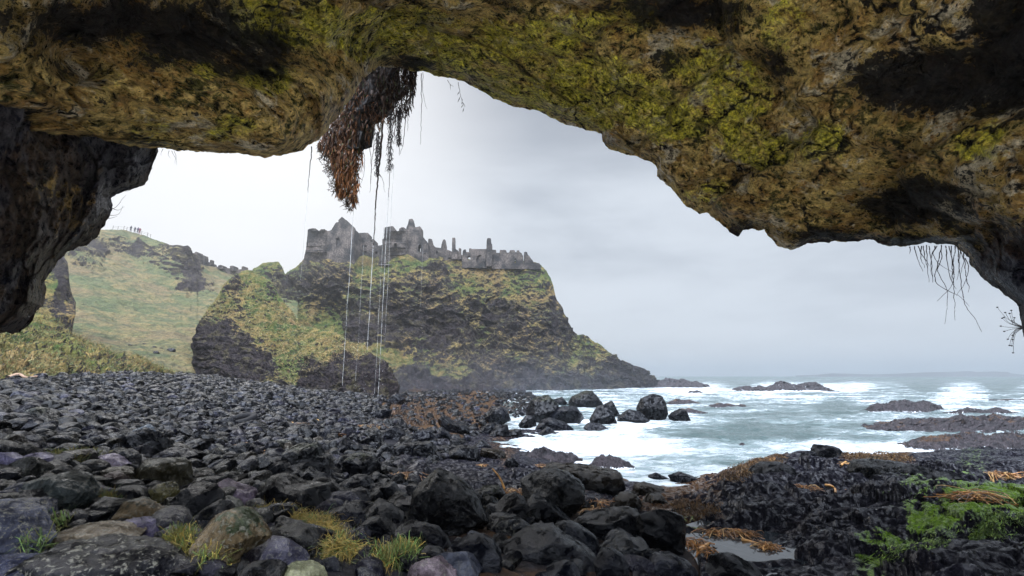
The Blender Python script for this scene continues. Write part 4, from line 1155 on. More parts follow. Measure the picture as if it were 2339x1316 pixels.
# ------------------------------------------------------------------ boulders traced from the photograph
K, KB, B_, P_, S_, O_, M_, Y_, W_, G_, N_ = ((.017, .018, .024, 0), (.022, .026, .036, 0), (.042, .046, .062, .1), (.15, .115, .13, .1), (.15, .15, .145, .95), (.26, .165, .055, .4),
                                            (.11, .085, .025, .2), (.42, .39, .15, .3), (.85, .66, .56, .1), (.22, .205, .165, .3), (.075, .050, .048, 0))
HEROES = [  # tone words are albedos; the stone material darkens them further

 ("broad grey banded slab", "cropped by the lower edge, under an ochre slab", (.085, .072, .062, 1.0), "", [(94, 1350), (103, 1255), (144, 1242), (200, 1250), (300, 1258), (343, 1253), (390, 1264), (430, 1290), (456, 1330), (440, 1400), (100, 1400)]),
 ("ochre speckled flat slab", "lying on top of the broad grey slab", (.40, .29, .13, 1.0), "", [(106, 1243), (134, 1216), (170, 1205), (202, 1203), (264, 1211), (312, 1228), (343, 1250), (324, 1260), (216, 1264), (150, 1258)]),
 ("big grey speckled boulder", "cut by the picture edge beside the ochre slab", S_, "", [(-60, 1150), (17, 1151), (60, 1168), (79, 1192), (110, 1211), (120, 1230), (106, 1264), (72, 1287), (-60, 1290)]),
 ("blue grey smooth boulder", "in the lowest corner below the speckled boulder", (.075, .08, .105, .4), "", [(-50, 1280), (31, 1283), (62, 1295), (80, 1285), (108, 1293), (134, 1316), (140, 1370), (-50, 1370)]),
 ("dark tilted boulder with greenish wet face", "leaning over speckled stones near the corner", (.09, .105, .07, .3), "", [(72, 1098), (134, 1084), (156, 1078), (182, 1084), (206, 1096), (223, 1115), (204, 1149), (168, 1178), (144, 1176), (108, 1150), (80, 1125)]),
 ("lichen spotted grey stone", "wedged under the dark tilted boulder", S_, "", [(26, 1142), (72, 1137), (101, 1139), (125, 1163), (134, 1187), (115, 1203), (79, 1195), (48, 1170)]),
 ("round spotted stone", "behind the big grey speckled boulder", S_, "", [(14, 1120), (43, 1103), (67, 1104), (84, 1122), (79, 1138), (14, 1150)]),
 ("dark blue rough stone", "at the picture edge behind the round spotted stone", B_, "", [(-20, 1065), (20, 1070), (48, 1080), (50, 1100), (0, 1112), (-20, 1110)]),
 ("pale pinkish white domed stone", "between grass and the mossy brown block", W_, "", [(211, 1058), (226, 1043), (252, 1037), (276, 1046), (295, 1065), (264, 1078), (216, 1074)]),
 ("brown mossy block", "flat topped, standing among black stones", M_, "moss", [(317, 1072), (334, 1050), (408, 1048), (427, 1058), (427, 1118), (408, 1110), (336, 1100), (317, 1090)]),
 ("yellow mossy lumpy stone", "in front of the brown mossy block", (.28, .23, .055, .7), "moss", [(343, 1115), (360, 1106), (389, 1101), (408, 1115), (403, 1144), (389, 1175), (372, 1160), (343, 1138)]),
 ("orange brown leaning slab", "with moss along its upper edge above the grass", O_, "moss", [(269, 1185), (300, 1139), (336, 1137), (360, 1154), (380, 1187), (382, 1215), (350, 1210), (300, 1195)]),
 ("glossy black boulder", "wet, between the mossy stones and a pink slab", K, "", [(394, 1173), (413, 1130), (449, 1101), (480, 1095), (500, 1098), (514, 1134), (509, 1173), (444, 1200), (403, 1196)]),
 ("pink striated slab", "right behind the ochre boulder with yellow lichen", (.36, .25, .24, .2), "", [(500, 1103), (514, 1094), (531, 1106), (560, 1115), (579, 1122), (591, 1144), (582, 1170), (548, 1160), (514, 1134)]),
 ("big ochre boulder with yellow lichen", "the largest brown boulder of the foreground", (.30, .20, .07, .7), "lichen", [(444, 1207), (478, 1185), (505, 1172), (530, 1165), (552, 1165), (575, 1190), (600, 1225), (608, 1240), (585, 1255), (560, 1295), (530, 1312), (505, 1314), (480, 1295), (460, 1245)]),
 ("greenish grey stone", "touching the back of the big ochre boulder", (.17, .17, .10, .4), "", [(505, 1140), (516, 1133), (540, 1145), (556, 1160), (560, 1178), (530, 1178), (508, 1174)]),
 ("dark brown wet boulder", "ringed by yellow grass at its right", (.035, .027, .018, .2), "", [(610, 1223), (634, 1207), (668, 1204), (699, 1211), (716, 1228), (740, 1264), (747, 1287), (711, 1285), (644, 1292), (628, 1262)]),
 ("pale yellow green rounded stone", "cropped by the lower edge", Y_, "", [(632, 1325), (644, 1291), (673, 1283), (709, 1291), (730, 1303), (742, 1325), (740, 1370), (632, 1370)]),
 ("purple brown wet stone", "between the ochre boulder and the pale yellow stone", N_, "", [(562, 1264), (586, 1250), (608, 1238), (622, 1247), (639, 1291), (625, 1322), (562, 1325)]),
 ("long black double humped boulder", "behind the yellow grass", K, "", [(594, 1108), (615, 1089), (634, 1086), (668, 1106), (699, 1108), (740, 1110), (759, 1142), (754, 1158), (730, 1180), (687, 1184), (634, 1166), (596, 1140)]),
 ("black twin peaked boulder", "with bright moss on both peaks", K, "moss", [(640, 1054), (656, 1029), (682, 1014), (699, 1019), (716, 1012), (726, 1022), (730, 1038), (747, 1046), (759, 1074), (760, 1094), (716, 1086), (668, 1068)]),
 ("round blue black boulder", "with a thin mossy crown, right of the twin peaked one", KB, "moss", [(786, 1053), (803, 1038), (819, 1035), (848, 1043), (867, 1062), (870, 1082), (855, 1098), (788, 1092)]),
 ("huge pointed black boulder", "the tallest stone in the middle foreground", (.012, .012, .015, .1), "", [(928, 1195), (940, 1150), (950, 1115), (985, 1085), (1000, 1072), (1020, 1085), (1050, 1100), (1080, 1125), (1100, 1160), (1115, 1195), (1112, 1222), (1060, 1240), (980, 1238), (932, 1215)]),
 ("huge flat topped black boulder", "with a grey green top behind the pointed one", (.013, .013, .016, .1), "greytop", [(1190, 1098), (1211, 1084), (1240, 1077), (1271, 1074), (1300, 1082), (1327, 1101), (1335, 1115), (1335, 1150), (1330, 1184), (1300, 1194), (1240, 1184), (1198, 1150)]),
 ("broad dark boulder", "right in front of the huge pointed one", K, "", [(904, 1210), (939, 1190), (971, 1192), (1000, 1204), (1024, 1226), (1033, 1247), (1026, 1271), (956, 1276), (928, 1260), (906, 1232)]),
 ("rounded bluish wet boulder", "lower right of the broad dark boulder", KB, "", [(1030, 1243), (1072, 1226), (1103, 1225), (1127, 1238), (1144, 1262), (1146, 1296), (1120, 1324), (1055, 1310)]),
 ("low wide black boulder", "with a blue ribbed right flank", K, "", [(1150, 1250), (1192, 1223), (1221, 1211), (1262, 1209), (1300, 1235), (1360, 1271), (1357, 1292), (1312, 1306), (1252, 1308), (1164, 1306)]),
 ("leaning dark slab", "tilted down to the right over the low wide boulder", KB, "greytop", [(1269, 1202), (1286, 1186), (1303, 1190), (1336, 1209), (1360, 1226), (1365, 1247), (1375, 1264), (1358, 1276), (1300, 1240)]),
 ("long humped black boulder", "left of the square black block", K, "", [(1305, 1196), (1322, 1180), (1353, 1180), (1403, 1166), (1432, 1158), (1454, 1161), (1468, 1192), (1468, 1234), (1444, 1246), (1360, 1246)]),
 ("square black block", "by the pool, with a flat grey top", (.012, .013, .017, 0), "", [(1456, 1168), (1500, 1163), (1530, 1170), (1558, 1180), (1570, 1200), (1567, 1245), (1555, 1275), (1510, 1278), (1466, 1250), (1458, 1205)]),
 ("black wedge shaped stone", "left of the leaning stone below the flat topped boulder", K, "", [(1130, 1158), (1154, 1134), (1178, 1127), (1199, 1142), (1211, 1168), (1224, 1200), (1197, 1188), (1142, 1186)]),
 ("slanting black stone", "leaning on the huge flat topped boulder", K, "greytop", [(1202, 1150), (1218, 1132), (1240, 1137), (1264, 1154), (1307, 1192), (1290, 1206), (1216, 1182)]),
 ("mottled dark stone", "with olive patches under the wedge shaped stone", (.035, .034, .028, .4), "greytop", [(1116, 1206), (1144, 1182), (1173, 1178), (1199, 1187), (1216, 1206), (1192, 1222), (1156, 1234)]),
 ("small steep dark stone", "bottom right of the low wide boulder", KB, "", [(1358, 1288), (1375, 1259), (1399, 1254), (1423, 1269), (1435, 1290), (1433, 1332), (1360, 1334)]),
 ("two humped greenish black stone", "below the long humped boulder", (.025, .03, .03, .2), "greytop", [(1366, 1250), (1400, 1236), (1432, 1223), (1449, 1240), (1471, 1235), (1492, 1267), (1497, 1292), (1456, 1302), (1424, 1276)]),
 ("bottom dark stone with pale streak", "at the lower edge under the low wide boulder", KB, "", [(1248, 1302), (1286, 1283), (1310, 1286), (1324, 1300), (1324, 1340), (1252, 1340)]),
 ("brown layered slab", "at the lower edge beside the green tuft", (.24, .17, .13, .4), "", [(926, 1330), (940, 1290), (965, 1275), (1000, 1278), (1040, 1300), (1065, 1335), (1000, 1370), (930, 1360)]),
 ("black ridge stone", "at the lower edge of the pool", K, "", [(1625, 1290), (1634, 1269), (1649, 1265), (1692, 1276), (1728, 1298), (1752, 1325), (1740, 1350), (1640, 1345)]),
 ("low glossy black stone", "in front of the black ridge stone", K, "", [(1604, 1310), (1634, 1288), (1663, 1287), (1699, 1303), (1718, 1330), (1700, 1350), (1606, 1350)]),
 ("angular bluish stone", "below the square black block at the lower edge", B_, "", [(1486, 1280), (1500, 1267), (1536, 1269), (1577, 1288), (1596, 1308), (1575, 1340), (1490, 1340)]),
 ("rough purple black stone", "in front of the long double humped boulder", (.045, .042, .06, .1), "", [(728, 1180), (752, 1168), (788, 1158), (829, 1173), (836, 1190), (788, 1216), (738, 1206)]),
 ("faceted blue black stone", "between the purple black stone and the pointed boulder", KB, "", [(822, 1172), (860, 1144), (889, 1154), (923, 1182), (920, 1196), (884, 1203), (834, 1190)]),
 ("black stone with a pale tip", "near the yellow grass in the middle", K, "", [(816, 1206), (841, 1185), (867, 1181), (906, 1211), (910, 1236), (822, 1240)]),
 ("dark triangular stone", "left of the pale wedge near the pointed boulder", KB, "", [(853, 1138), (872, 1108), (899, 1101), (923, 1130), (922, 1150), (858, 1150)]),
 ("pale yellowish wedge stone", "beside the huge pointed boulder", (.50, .44, .30, .2), "", [(900, 1106), (930, 1113), (946, 1128), (925, 1136), (905, 1130)]),
 ("peaked slate blue stone", "right behind the long double humped boulder", B_, "", [(774, 1106), (810, 1086), (836, 1089), (858, 1118), (838, 1126), (778, 1120)]),
 ("smooth purple grey stone", "right of the long double humped boulder", (.060, .050, .058, .1), "", [(784, 1126), (819, 1115), (836, 1120), (856, 1146), (841, 1156), (786, 1142)]),
 ("dark bean shaped stone", "on the shoulder of the long double humped boulder", KB, "", [(733, 1106), (755, 1101), (786, 1122), (782, 1146), (757, 1150)]),
 ("grey ridged stone", "just under the black twin peaked boulder", (.065, .065, .06, .4), "", [(680, 1094), (706, 1067), (745, 1098), (722, 1106), (690, 1107)]),
 ("blue black smooth hump", "left of the black twin peaked boulder", KB, "", [(608, 1078), (627, 1058), (649, 1054), (675, 1077), (680, 1094), (620, 1094)]),
 ("pointed grey green stone", "next to the blue black hump", (.055, .06, .058, .3), "", [(570, 1066), (596, 1036), (627, 1055), (612, 1078), (578, 1084)]),
 ("striped purple stone", "behind the ochre speckled slab", (.20, .16, .19, .2), "", [(262, 1208), (283, 1190), (312, 1187), (341, 1192), (360, 1214), (370, 1227), (334, 1240), (274, 1222)]),
 ("flat purple slab", "under the grass beside the dark tilted boulder", (.075, .058, .062, .2), "", [(178, 1177), (199, 1161), (259, 1166), (230, 1196), (182, 1198)]),
 ("rough purple stone", "right of the dark tilted boulder", P_, "", [(199, 1152), (226, 1106), (255, 1115), (262, 1132), (242, 1154)]),
 ("rounded rusty brown stone", "right in front of the domed brown mound", (.19, .115, .075, .3), "", [(224, 1098), (259, 1077), (283, 1086), (290, 1106), (260, 1120), (228, 1112)]),
 ("domed brown stone", "under the pale pinkish white stone", (.18, .14, .065, .3), "", [(221, 1086), (257, 1067), (288, 1068), (315, 1079), (302, 1102), (228, 1102)]),
 ("sloping blue grey stone", "right behind the pale pinkish stone", (.05, .056, .078, .2), "", [(267, 1038), (291, 1025), (310, 1038), (327, 1067), (314, 1080), (286, 1066)]),
 ("big dark boulder capped with pale lichen", "alone in the middle of the left beach", KB, "palecap", [(251, 1006), (280, 993), (318, 981), (340, 969), (364, 986), (376, 1024), (370, 1045), (342, 1046), (299, 1028), (256, 1022)]),
 ("flat tilted slate slab", "right of the lichen capped boulder", (.035, .037, .046, .1), "", [(403, 1026), (443, 1005), (462, 1000), (474, 1008), (468, 1036), (438, 1041)]),
 ("blue angular stone", "below the lichen capped boulder", B_, "", [(367, 1044), (388, 1023), (417, 1027), (443, 1041), (432, 1060), (373, 1060)]),
 ("broad flat blue slab", "near the edge below the mossy peak", (.055, .058, .082, 0), "", [(20, 964), (50, 955), (79, 957), (96, 969), (80, 988), (23, 989)]),
 ("dark peak with yellow moss", "near the left picture edge on the beach", (.030, .033, .028, .3), "moss", [(53, 948), (84, 930), (96, 933), (127, 964), (121, 980), (70, 979)]),
 ("black egg shaped boulder", "in the stones left of the lichen capped boulder", K, "", [(206, 947), (239, 943), (266, 957), (269, 972), (239, 976), (213, 968)]),
 ("brownish wedge", "touching the black egg shaped boulder", (.055, .048, .032, .2), "", [(170, 960), (203, 943), (219, 969), (180, 972)]),
 ("black cube shaped stone", "with dry weed on it near the picture edge", K, "weed", [(15, 1002), (45, 993), (63, 1020), (60, 1031), (18, 1030)]),
 ("pale purple slab", "cut by the picture edge beside the grass", (.34, .28, .33, .1), "", [(-20, 1036), (19, 1035), (41, 1048), (36, 1066), (-20, 1070)]),
 ("flat pale purple stone", "left of the small grass patch", (.32, .26, .31, .1), "", [(46, 1056), (79, 1035), (112, 1046), (118, 1063), (50, 1070)]),
 ("blue sheet like slab", "left of the lichen capped boulder", (.06, .06, .085, 0), "", [(187, 997), (215, 986), (249, 1005), (232, 1016), (190, 1007)]),
 ("upright purplish stone", "below the blue sheet like slab", (.06, .052, .07, .1), "", [(173, 1010), (199, 1003), (211, 1020), (208, 1036), (178, 1038)]),
 ("brown black rounded stone", "right of the lichen capped boulder's top", (.035, .033, .033, .1), "", [(407, 985), (426, 974), (450, 1000), (416, 1006)]),
 ("dark pyramid stone", "among kelp below the wet block", KB, "", [(868, 1008), (880, 986), (902, 973), (926, 993), (910, 1010)]),
 ("glossy round grey stone", "right of the dark pyramid stone", (.04, .04, .05, 0), "", [(941, 997), (955, 981), (984, 981), (992, 998), (976, 1014), (945, 1012)]),
 ("smooth dome stone", "between the glossy round stone and the surf", (.045, .045, .055, 0), "", [(989, 997), (1008, 981), (1024, 986), (1035, 1010), (993, 1014)]),
 ("long square cut black block", "lying across below the glossy round stone", K, "", [(903, 1021), (919, 1012), (988, 1010), (997, 1043), (969, 1050), (905, 1046)]),
 ("smooth ridged dark stone", "right behind the twin peaked boulder", KB, "", [(764, 1016), (787, 998), (821, 1024), (801, 1044), (770, 1040)]),
 ("black blunt stone", "left of the dark pyramid stone", K, "", [(821, 1009), (859, 988), (876, 1010), (852, 1021), (824, 1021)]),
 ("flat fronted wet block", "under the falling water trickles", KB, "", [(848, 946), (864, 935), (888, 932), (894, 936), (889, 960), (852, 958)]),
 ("brown pyramid boulder", "standing at the foot of the grassy outcrop", (.042, .040, .048, .1), "", [(886, 912), (905, 897), (925, 912), (919, 928), (893, 928)]),
 ("sloping black wedge", "pointing left, at the left end of the sea boulders", K, "", [(996, 966), (1011, 947), (1036, 965), (1065, 973), (1074, 985), (1060, 995), (1026, 992)]),
 ("steep small black stone", "standing with a kelp stalk beside the square cut block", K, "", [(864, 1024), (881, 1012), (895, 1027), (895, 1045), (868, 1045)]),
 ("black blocky boulder", "tall, left part of the sea boulders", KB, "", [(1104, 961), (1124, 934), (1144, 927), (1159, 939), (1167, 960), (1139, 973)]),
 ("great rounded black boulder", "with a mossy crown, left peak of the sea boulders", K, "moss", [(1201, 938), (1211, 919), (1226, 906), (1252, 903), (1275, 924), (1274, 952), (1236, 968), (1204, 960)]),
 ("smooth whale backed boulder", "in the front middle of the sea boulders", (.036, .040, .052, 0), "", [(1245, 956), (1267, 934), (1288, 928), (1316, 930), (1338, 958), (1321, 968), (1252, 966)]),
 ("highest black boulder", "top of the sea boulders with a mossy point", K, "moss", [(1298, 923), (1306, 906), (1339, 893), (1352, 893), (1377, 923), (1356, 945), (1303, 935)]),
 ("tall cloven black boulder", "right of the whale backed one", KB, "", [(1347, 960), (1365, 929), (1388, 923), (1400, 945), (1412, 982), (1385, 980), (1350, 970)]),
 ("pale grey cracked boulder", "standing in the surf before the sea boulders", (.060, .062, .072, .1), "", [(1334, 977), (1344, 966), (1370, 968), (1400, 986), (1387, 996), (1344, 997)]),
 ("small flat black stone", "in the surf below the cracked boulder", KB, "", [(1333, 1003), (1349, 995), (1383, 997), (1385, 1008), (1339, 1009)]),
 ("great standing black boulder", "right peak of the sea boulders", K, "", [(1450, 942), (1467, 911), (1493, 900), (1511, 905), (1518, 919), (1523, 945), (1510, 970), (1458, 966)]),
 ("sloping dark boulder", "against the left side of the great standing one", KB, "", [(1411, 954), (1436, 936), (1460, 940), (1482, 960), (1460, 974), (1413, 968)]),
 ("jagged black stone", "at the outer right end of the sea boulders", K, "", [(1527, 952), (1549, 932), (1565, 937), (1577, 966), (1538, 971)]),
 ("long low grey boulder", "in the front left of the whale backed boulder", (.036, .038, .048, 0), "", [(1223, 978), (1236, 960), (1257, 955), (1288, 965), (1314, 982), (1226, 988)]),
 ("light grey streaked boulder", "half in the surf left of the cracked boulder", (.062, .064, .07, .3), "", [(1222, 998), (1249, 975), (1262, 980), (1272, 994), (1257, 1000)]),
 ("rounded dark slab", "left of the two joined boulders by the surf", KB, "", [(1088, 990), (1113, 968), (1136, 965), (1145, 976), (1130, 994), (1093, 995)]),
 ("dark split boulder", "left one of a joined pair by the surf", K, "", [(1114, 1000), (1134, 970), (1160, 970), (1164, 994), (1139, 1005)]),
 ("low dark boulder", "right one of a joined pair by the surf", K, "", [(1142, 1004), (1175, 981), (1190, 981), (1195, 999), (1172, 1006)]),
 ("small pointed grey stone", "alone at the edge of the surf below the pair", (.04, .042, .05, .1), "", [(1081, 1019), (1100, 1004), (1123, 1021), (1110, 1026), (1083, 1026)]),
 ("rounded purple black boulder", "below the great rounded mossy boulder", KB, "", [(1183, 972), (1203, 947), (1221, 950), (1226, 974), (1190, 980)]),
 ("smooth leaning black stone", "between the two mossy topped sea boulders", KB, "", [(1265, 913), (1283, 905), (1300, 926), (1280, 936)]),
 ("dark rounded stone", "behind the tall cloven boulder", K, "", [(1378, 925), (1398, 915), (1415, 948), (1407, 956), (1385, 944)]),
 ("pale brown rounded stone", "behind the great standing boulder in the surf", (.11, .095, .09, 0), "", [(1519, 937), (1531, 923), (1548, 936), (1530, 944)]),
 ("small domed rock", "alone in the far surf", KB, "", [(1411, 917), (1424, 906), (1438, 917)]),
 ("brown little rock", "left of the small domed rock", (.06, .05, .055, 0), "", [(1381, 911), (1393, 904), (1401, 912)]),
 ("reddish little rock", "farthest of three in the far surf", (.075, .05, .05, 0), "", [(1397, 900), (1406, 895), (1417, 901)]),
 ("flat black sea rock", "alone in the open water right of the boulders", K, "", [(1597, 955), (1630, 945), (1650, 941), (1680, 944), (1689, 962), (1640, 966), (1606, 961)]),
 ("thin dark slab", "upper of three flat slabs in the surf", KB, "", [(1477, 1079), (1490, 1072), (1515, 1072), (1528, 1079), (1500, 1083)]),
 ("flat dark slab", "middle of three flat slabs in the surf", KB, "", [(1476, 1088), (1500, 1081), (1532, 1096), (1520, 1102), (1490, 1097)]),
 ("broad tilted slab", "right of three flat slabs in the surf", KB, "", [(1529, 1089), (1555, 1080), (1607, 1097), (1590, 1108), (1535, 1103)]),
 ("black topmost boulder", "crowning the rock shelf above the surf", K, "", [(1851, 1050), (1856, 1025), (1870, 1017), (1905, 1020), (1920, 1035), (1924, 1050)]),
 ("dark jointed block", "left of the topmost shelf boulder", KB, "", [(1826, 1056), (1838, 1034), (1856, 1030), (1868, 1046), (1866, 1060)]),
 ("large dark shelf block", "with a smooth face beside the brown weed", K, "", [(1708, 1106), (1722, 1075), (1745, 1060), (1780, 1056), (1805, 1065), (1808, 1095), (1790, 1108)]),
 ("layered cracked ledge rock", "with mossy top on the rock shelf", (.050, .048, .036, .2), "", [(1941, 1076), (1955, 1056), (2000, 1052), (2060, 1056), (2066, 1108), (2020, 1120), (1958, 1108)]),
 ("long dark ledge rock", "running right from the layered ledge", K, "", [(2050, 1080), (2080, 1064), (2130, 1068), (2195, 1082), (2218, 1112), (2150, 1124), (2060, 1122)]),
 ("small mossy block", "on top of the layered ledge", (.035, .045, .018, .2), "moss", [(1971, 1060), (1976, 1045), (1996, 1048), (2012, 1044), (2022, 1060), (1998, 1064)]),
 ("weed covered hump", "nearest the three flat slabs", (.075, .045, .015, 0), "weed", [(1445, 1132), (1450, 1108), (1475, 1103), (1515, 1115), (1522, 1140), (1490, 1146)]),
 ("brown weedy boulder", "behind the long humped boulder", (.08, .05, .018, 0), "weed", [(1393, 1158), (1420, 1128), (1450, 1125), (1468, 1152), (1440, 1170)]),
 ("half weedy dark boulder", "right of the brown weedy boulder", (.035, .028, .02, 0), "weed", [(1463, 1156), (1485, 1128), (1510, 1130), (1532, 1158), (1500, 1170)]),
 ("long black ledge", "with brown weed, behind the flat topped boulder", K, "weed", [(1240, 1082), (1250, 1064), (1300, 1064), (1360, 1070), (1415, 1080), (1424, 1112), (1380, 1132), (1320, 1124)]),
 ("brown weedy block", "at the surf end of the left ledges", (.05, .034, .018, 0), "weed", [(1093, 1050), (1100, 1025), (1140, 1027), (1156, 1036), (1154, 1054)]),
 ("rough black ledge block", "left of the brown weedy block", K, "", [(1012, 1046), (1030, 1030), (1050, 1018), (1090, 1022), (1097, 1046), (1050, 1052)]),
 ("dark hump under the ledge", "right of the brown weedy block", K, "", [(1152, 1064), (1158, 1048), (1172, 1046), (1186, 1060), (1180, 1070)]),
 ("mossy green topped flat stone", "between the two huge black boulders", (.032, .036, .034, .2), "moss", [(1092, 1124), (1102, 1112), (1140, 1110), (1156, 1124), (1150, 1148), (1105, 1146)]),
]
MOSS = {"moss": (.13, .15, .022), "lichen": (.75, .78, .22), "palecap": (.85, .95, .70), "greytop": (.085, .10, .085), "weed": (.14, .075, .018)}


def rocky(V, F, size, seed, cuts=9, rough=0.035):
    """chips flat faces off a rounded form and roughens it; V in units of its own size"""
    r = np.random.default_rng(seed)
    n = r.normal(size=(cuts, 3))
    n /= np.linalg.norm(n, axis=1)[:, None]
    ext = (V @ n.T)
    for k in range(cuts):
        d = ext[:, k].max() * r.uniform(0.58, 0.92)
        e = np.maximum(V @ n[k] - d, 0)
        V = V - 0.97 * e[:, None] * n[k]
    N = vnormals(V, F)
    L = np.abs(V).max()
    q = V / L
    h = 0.9 * fbm(q, 1.5, 4, 0.5, seed=seed % 97) + 0.9 * fbm(q, 3.3, 4, 0.55, True, seed=seed % 89) + 0.45 * fbm(q, 9.0, 3, 0.6, seed=seed % 83)
    return V + N * (h * rough * 2 * L)[:, None]


def inflate(outline, Y, depth, level, seed, rough=0.03):
    o = np.asarray(outline, float)
    W3 = at(o[:, 0], o[:, 1], Y)
    c = np.array([(W3[:, 0].min() + W3[:, 0].max()) / 2, (W3[:, 2].min() * .5 + W3[:, 2].max() * .5)])
    q = W3[:, [0, 2]] - c
    # dense outline -> radius by angle
    seg = np.vstack([q + (np.roll(q, -1, 0) - q) * t for t in np.linspace(0, 1, 12, endpoint=False)])
    ang = np.arctan2(seg[:, 1], seg[:, 0])
    rad = np.hypot(seg[:, 0], seg[:, 1])
    k = np.argsort(ang)
    ang, rad = ang[k], rad[k]
    ang = np.concatenate([ang - 2 * math.pi, ang, ang + 2 * math.pi])
    rad = np.concatenate([rad, rad, rad])
    V, F = ico(level)
    th = np.arctan2(V[:, 2], V[:, 0])
    rho = np.hypot(V[:, 0], V[:, 2])
    Rr = np.interp(th, ang, rad)
    X = np.stack([np.cos(th) * Rr * rho ** 0.75, np.sign(V[:, 1]) * np.abs(V[:, 1]) ** 0.85 * depth / 2, np.sin(th) * Rr * rho ** 0.75], 1)
    # the top of a stone leans back a little, its foot spreads forward
    X[:, 1] += 0.18 * X[:, 2] * (1 - np.abs(V[:, 1]))
    r = np.random.default_rng(seed)
    size = np.abs(X).max()
    cuts = 15
    n = r.normal(size=(cuts, 3)) * np.array([0.55, 1.0, 0.6])
    n /= np.linalg.norm(n, axis=1)[:, None]
    for j in range(cuts):
        if abs(n[j, 1]) < 0.3:
            continue
        e = X @ n[j]
        d = e.max() * r.uniform(0.68, 0.92)
        X = X - 0.96 * np.maximum(e - d, 0)[:, None] * n[j]
    N = vnormals(X, F)
    qn = X / size
    h = 0.6 * fbm(qn, 1.3, 4, 0.5, seed=seed % 97) + 1.0 * fbm(qn, 3.0, 4, 0.55, True, seed=seed % 89) + 0.5 * fbm(qn, 9.0, 3, 0.6, seed=seed % 83)
    return X + N * (h * rough * 2 * size)[:, None], F, np.array([c[0], Y, c[1]])


def caps(V, F, tint, cap, seed):
    T = np.tile(np.asarray(tint, float), (len(V), 1))
    L = np.abs(V).max()
    v = fbm(V / L, 2.2, 4, 0.55, seed=seed % 71)
    T[:, :3] *= (1 + 0.5 * v)[:, None]
    if cap:
        N = vnormals(V, F)
        zt = (V[:, 2] - V[:, 2].min()) / (np.ptp(V[:, 2]) + 1e-9)
        v2 = fbm(V / L, 3.5, 5, 0.62, seed=seed % 67 + 3)
        if cap == "palecap":
            f = sstep(zt + 0.25 * v2, 0.86, 0.92)
        elif cap == "lichen":
            f = sstep(zt + 0.5 * v2 + 0.25 * V[:, 0] / L, 0.88, 1.0)
        elif cap == "greytop":
            f = 0.85 * sstep(N[:, 2] + 0.5 * v2, 0.35, 0.75)
        elif cap == "weed":
            f = sstep(zt + 0.9 * v2, 0.35, 0.62)
        else:
            f = sstep(zt + 0.35 * N[:, 2] + 0.8 * v2, 1.02, 1.3)
        T[:, :3] = T[:, :3] * (1 - f)[:, None] + np.array(MOSS[cap]) * f[:, None] * (1 + 0.7 * v)[:, None]
    return T


HERO_INFO = []
for i, (ref, ctx, tint, cap, ol) in enumerate(HEROES):
    a = np.asarray(ol, float)
    x0, x1, y0, y1 = a[:, 0].min(), a[:, 0].max(), a[:, 1].min(), a[:, 1].max()
    cx = (x0 + x1) / 2
    foot = on_ground(cx, min(y1 - 0.12 * (y1 - y0), 1340))
    Yg = foot[1]
    wm, hm = (x1 - x0) * Yg / FP, (y1 - y0) * Yg / FP
    depth = min(0.95 * wm, 1.5 * hm + 0.3 * wm)
    Yc = Yg + 0.30 * depth
    lv = 5 if (x1 - x0) > 55 else 4
    V, F, loc = inflate(ol, Yc, depth, lv, 100 + i * 7)
    o = mk("boulder", V, F, M_STONE, tint=caps(V, F, np.array(tint) * np.array([6.6, 6.0, 5.0, 1]) if max(tint[:3]) > .1 else tint, cap, 100 + i * 7))
    o.location = loc
    tag(o, ref + " " + ctx, "boulder", "big boulders of the shore")
    HERO_INFO.append((ref, cx, (y0 + y1) / 2, x0, x1, y0, y1, Yc))

# ------------------------------------------------------------------ loose stones of the beach
BEACH = [(-400, 890), (0, 872), (100, 866), (200, 860), (300, 857), (400, 856), (470, 858), (520, 868), (620, 882), (700, 894), (800, 906), (880, 908), (920, 902), (990, 895), (1100, 892), (1180, 892), (1215, 900), (1240, 915), (1190, 950), (1110, 985), (1060, 1010), (1030, 1040),
         (1000, 1060), (930, 1075), (880, 1100), (960, 1110), (1050, 1120), (1150, 1140), (1350, 1150), (1400, 1190), (1480, 1210), (1560, 1270), (1600, 1320), (1640, 1420), (-500, 1420)]
SMALL = [(G_, .05), ((.42, .39, .30, .1), .04), ((.32, .28, .30, .1), .05), (P_, .14), (B_, .25), ((.034, .036, .046, .05), .27), (KB, .12), ((.05, .042, .045, .1), .08)]


def inside(poly, x, y):
    p = np.asarray(poly, float)
    r = np.zeros(len(x), bool)
    j = len(p) - 1
    for i in range(len(p)):
        c = (p[i, 1] > y) != (p[j, 1] > y)
        r ^= c & (x < (p[j, 0] - p[i, 0]) * (y - p[i, 1]) / (p[j, 1] - p[i, 1] + 1e-12) + p[i, 0])
        j = i
    return r


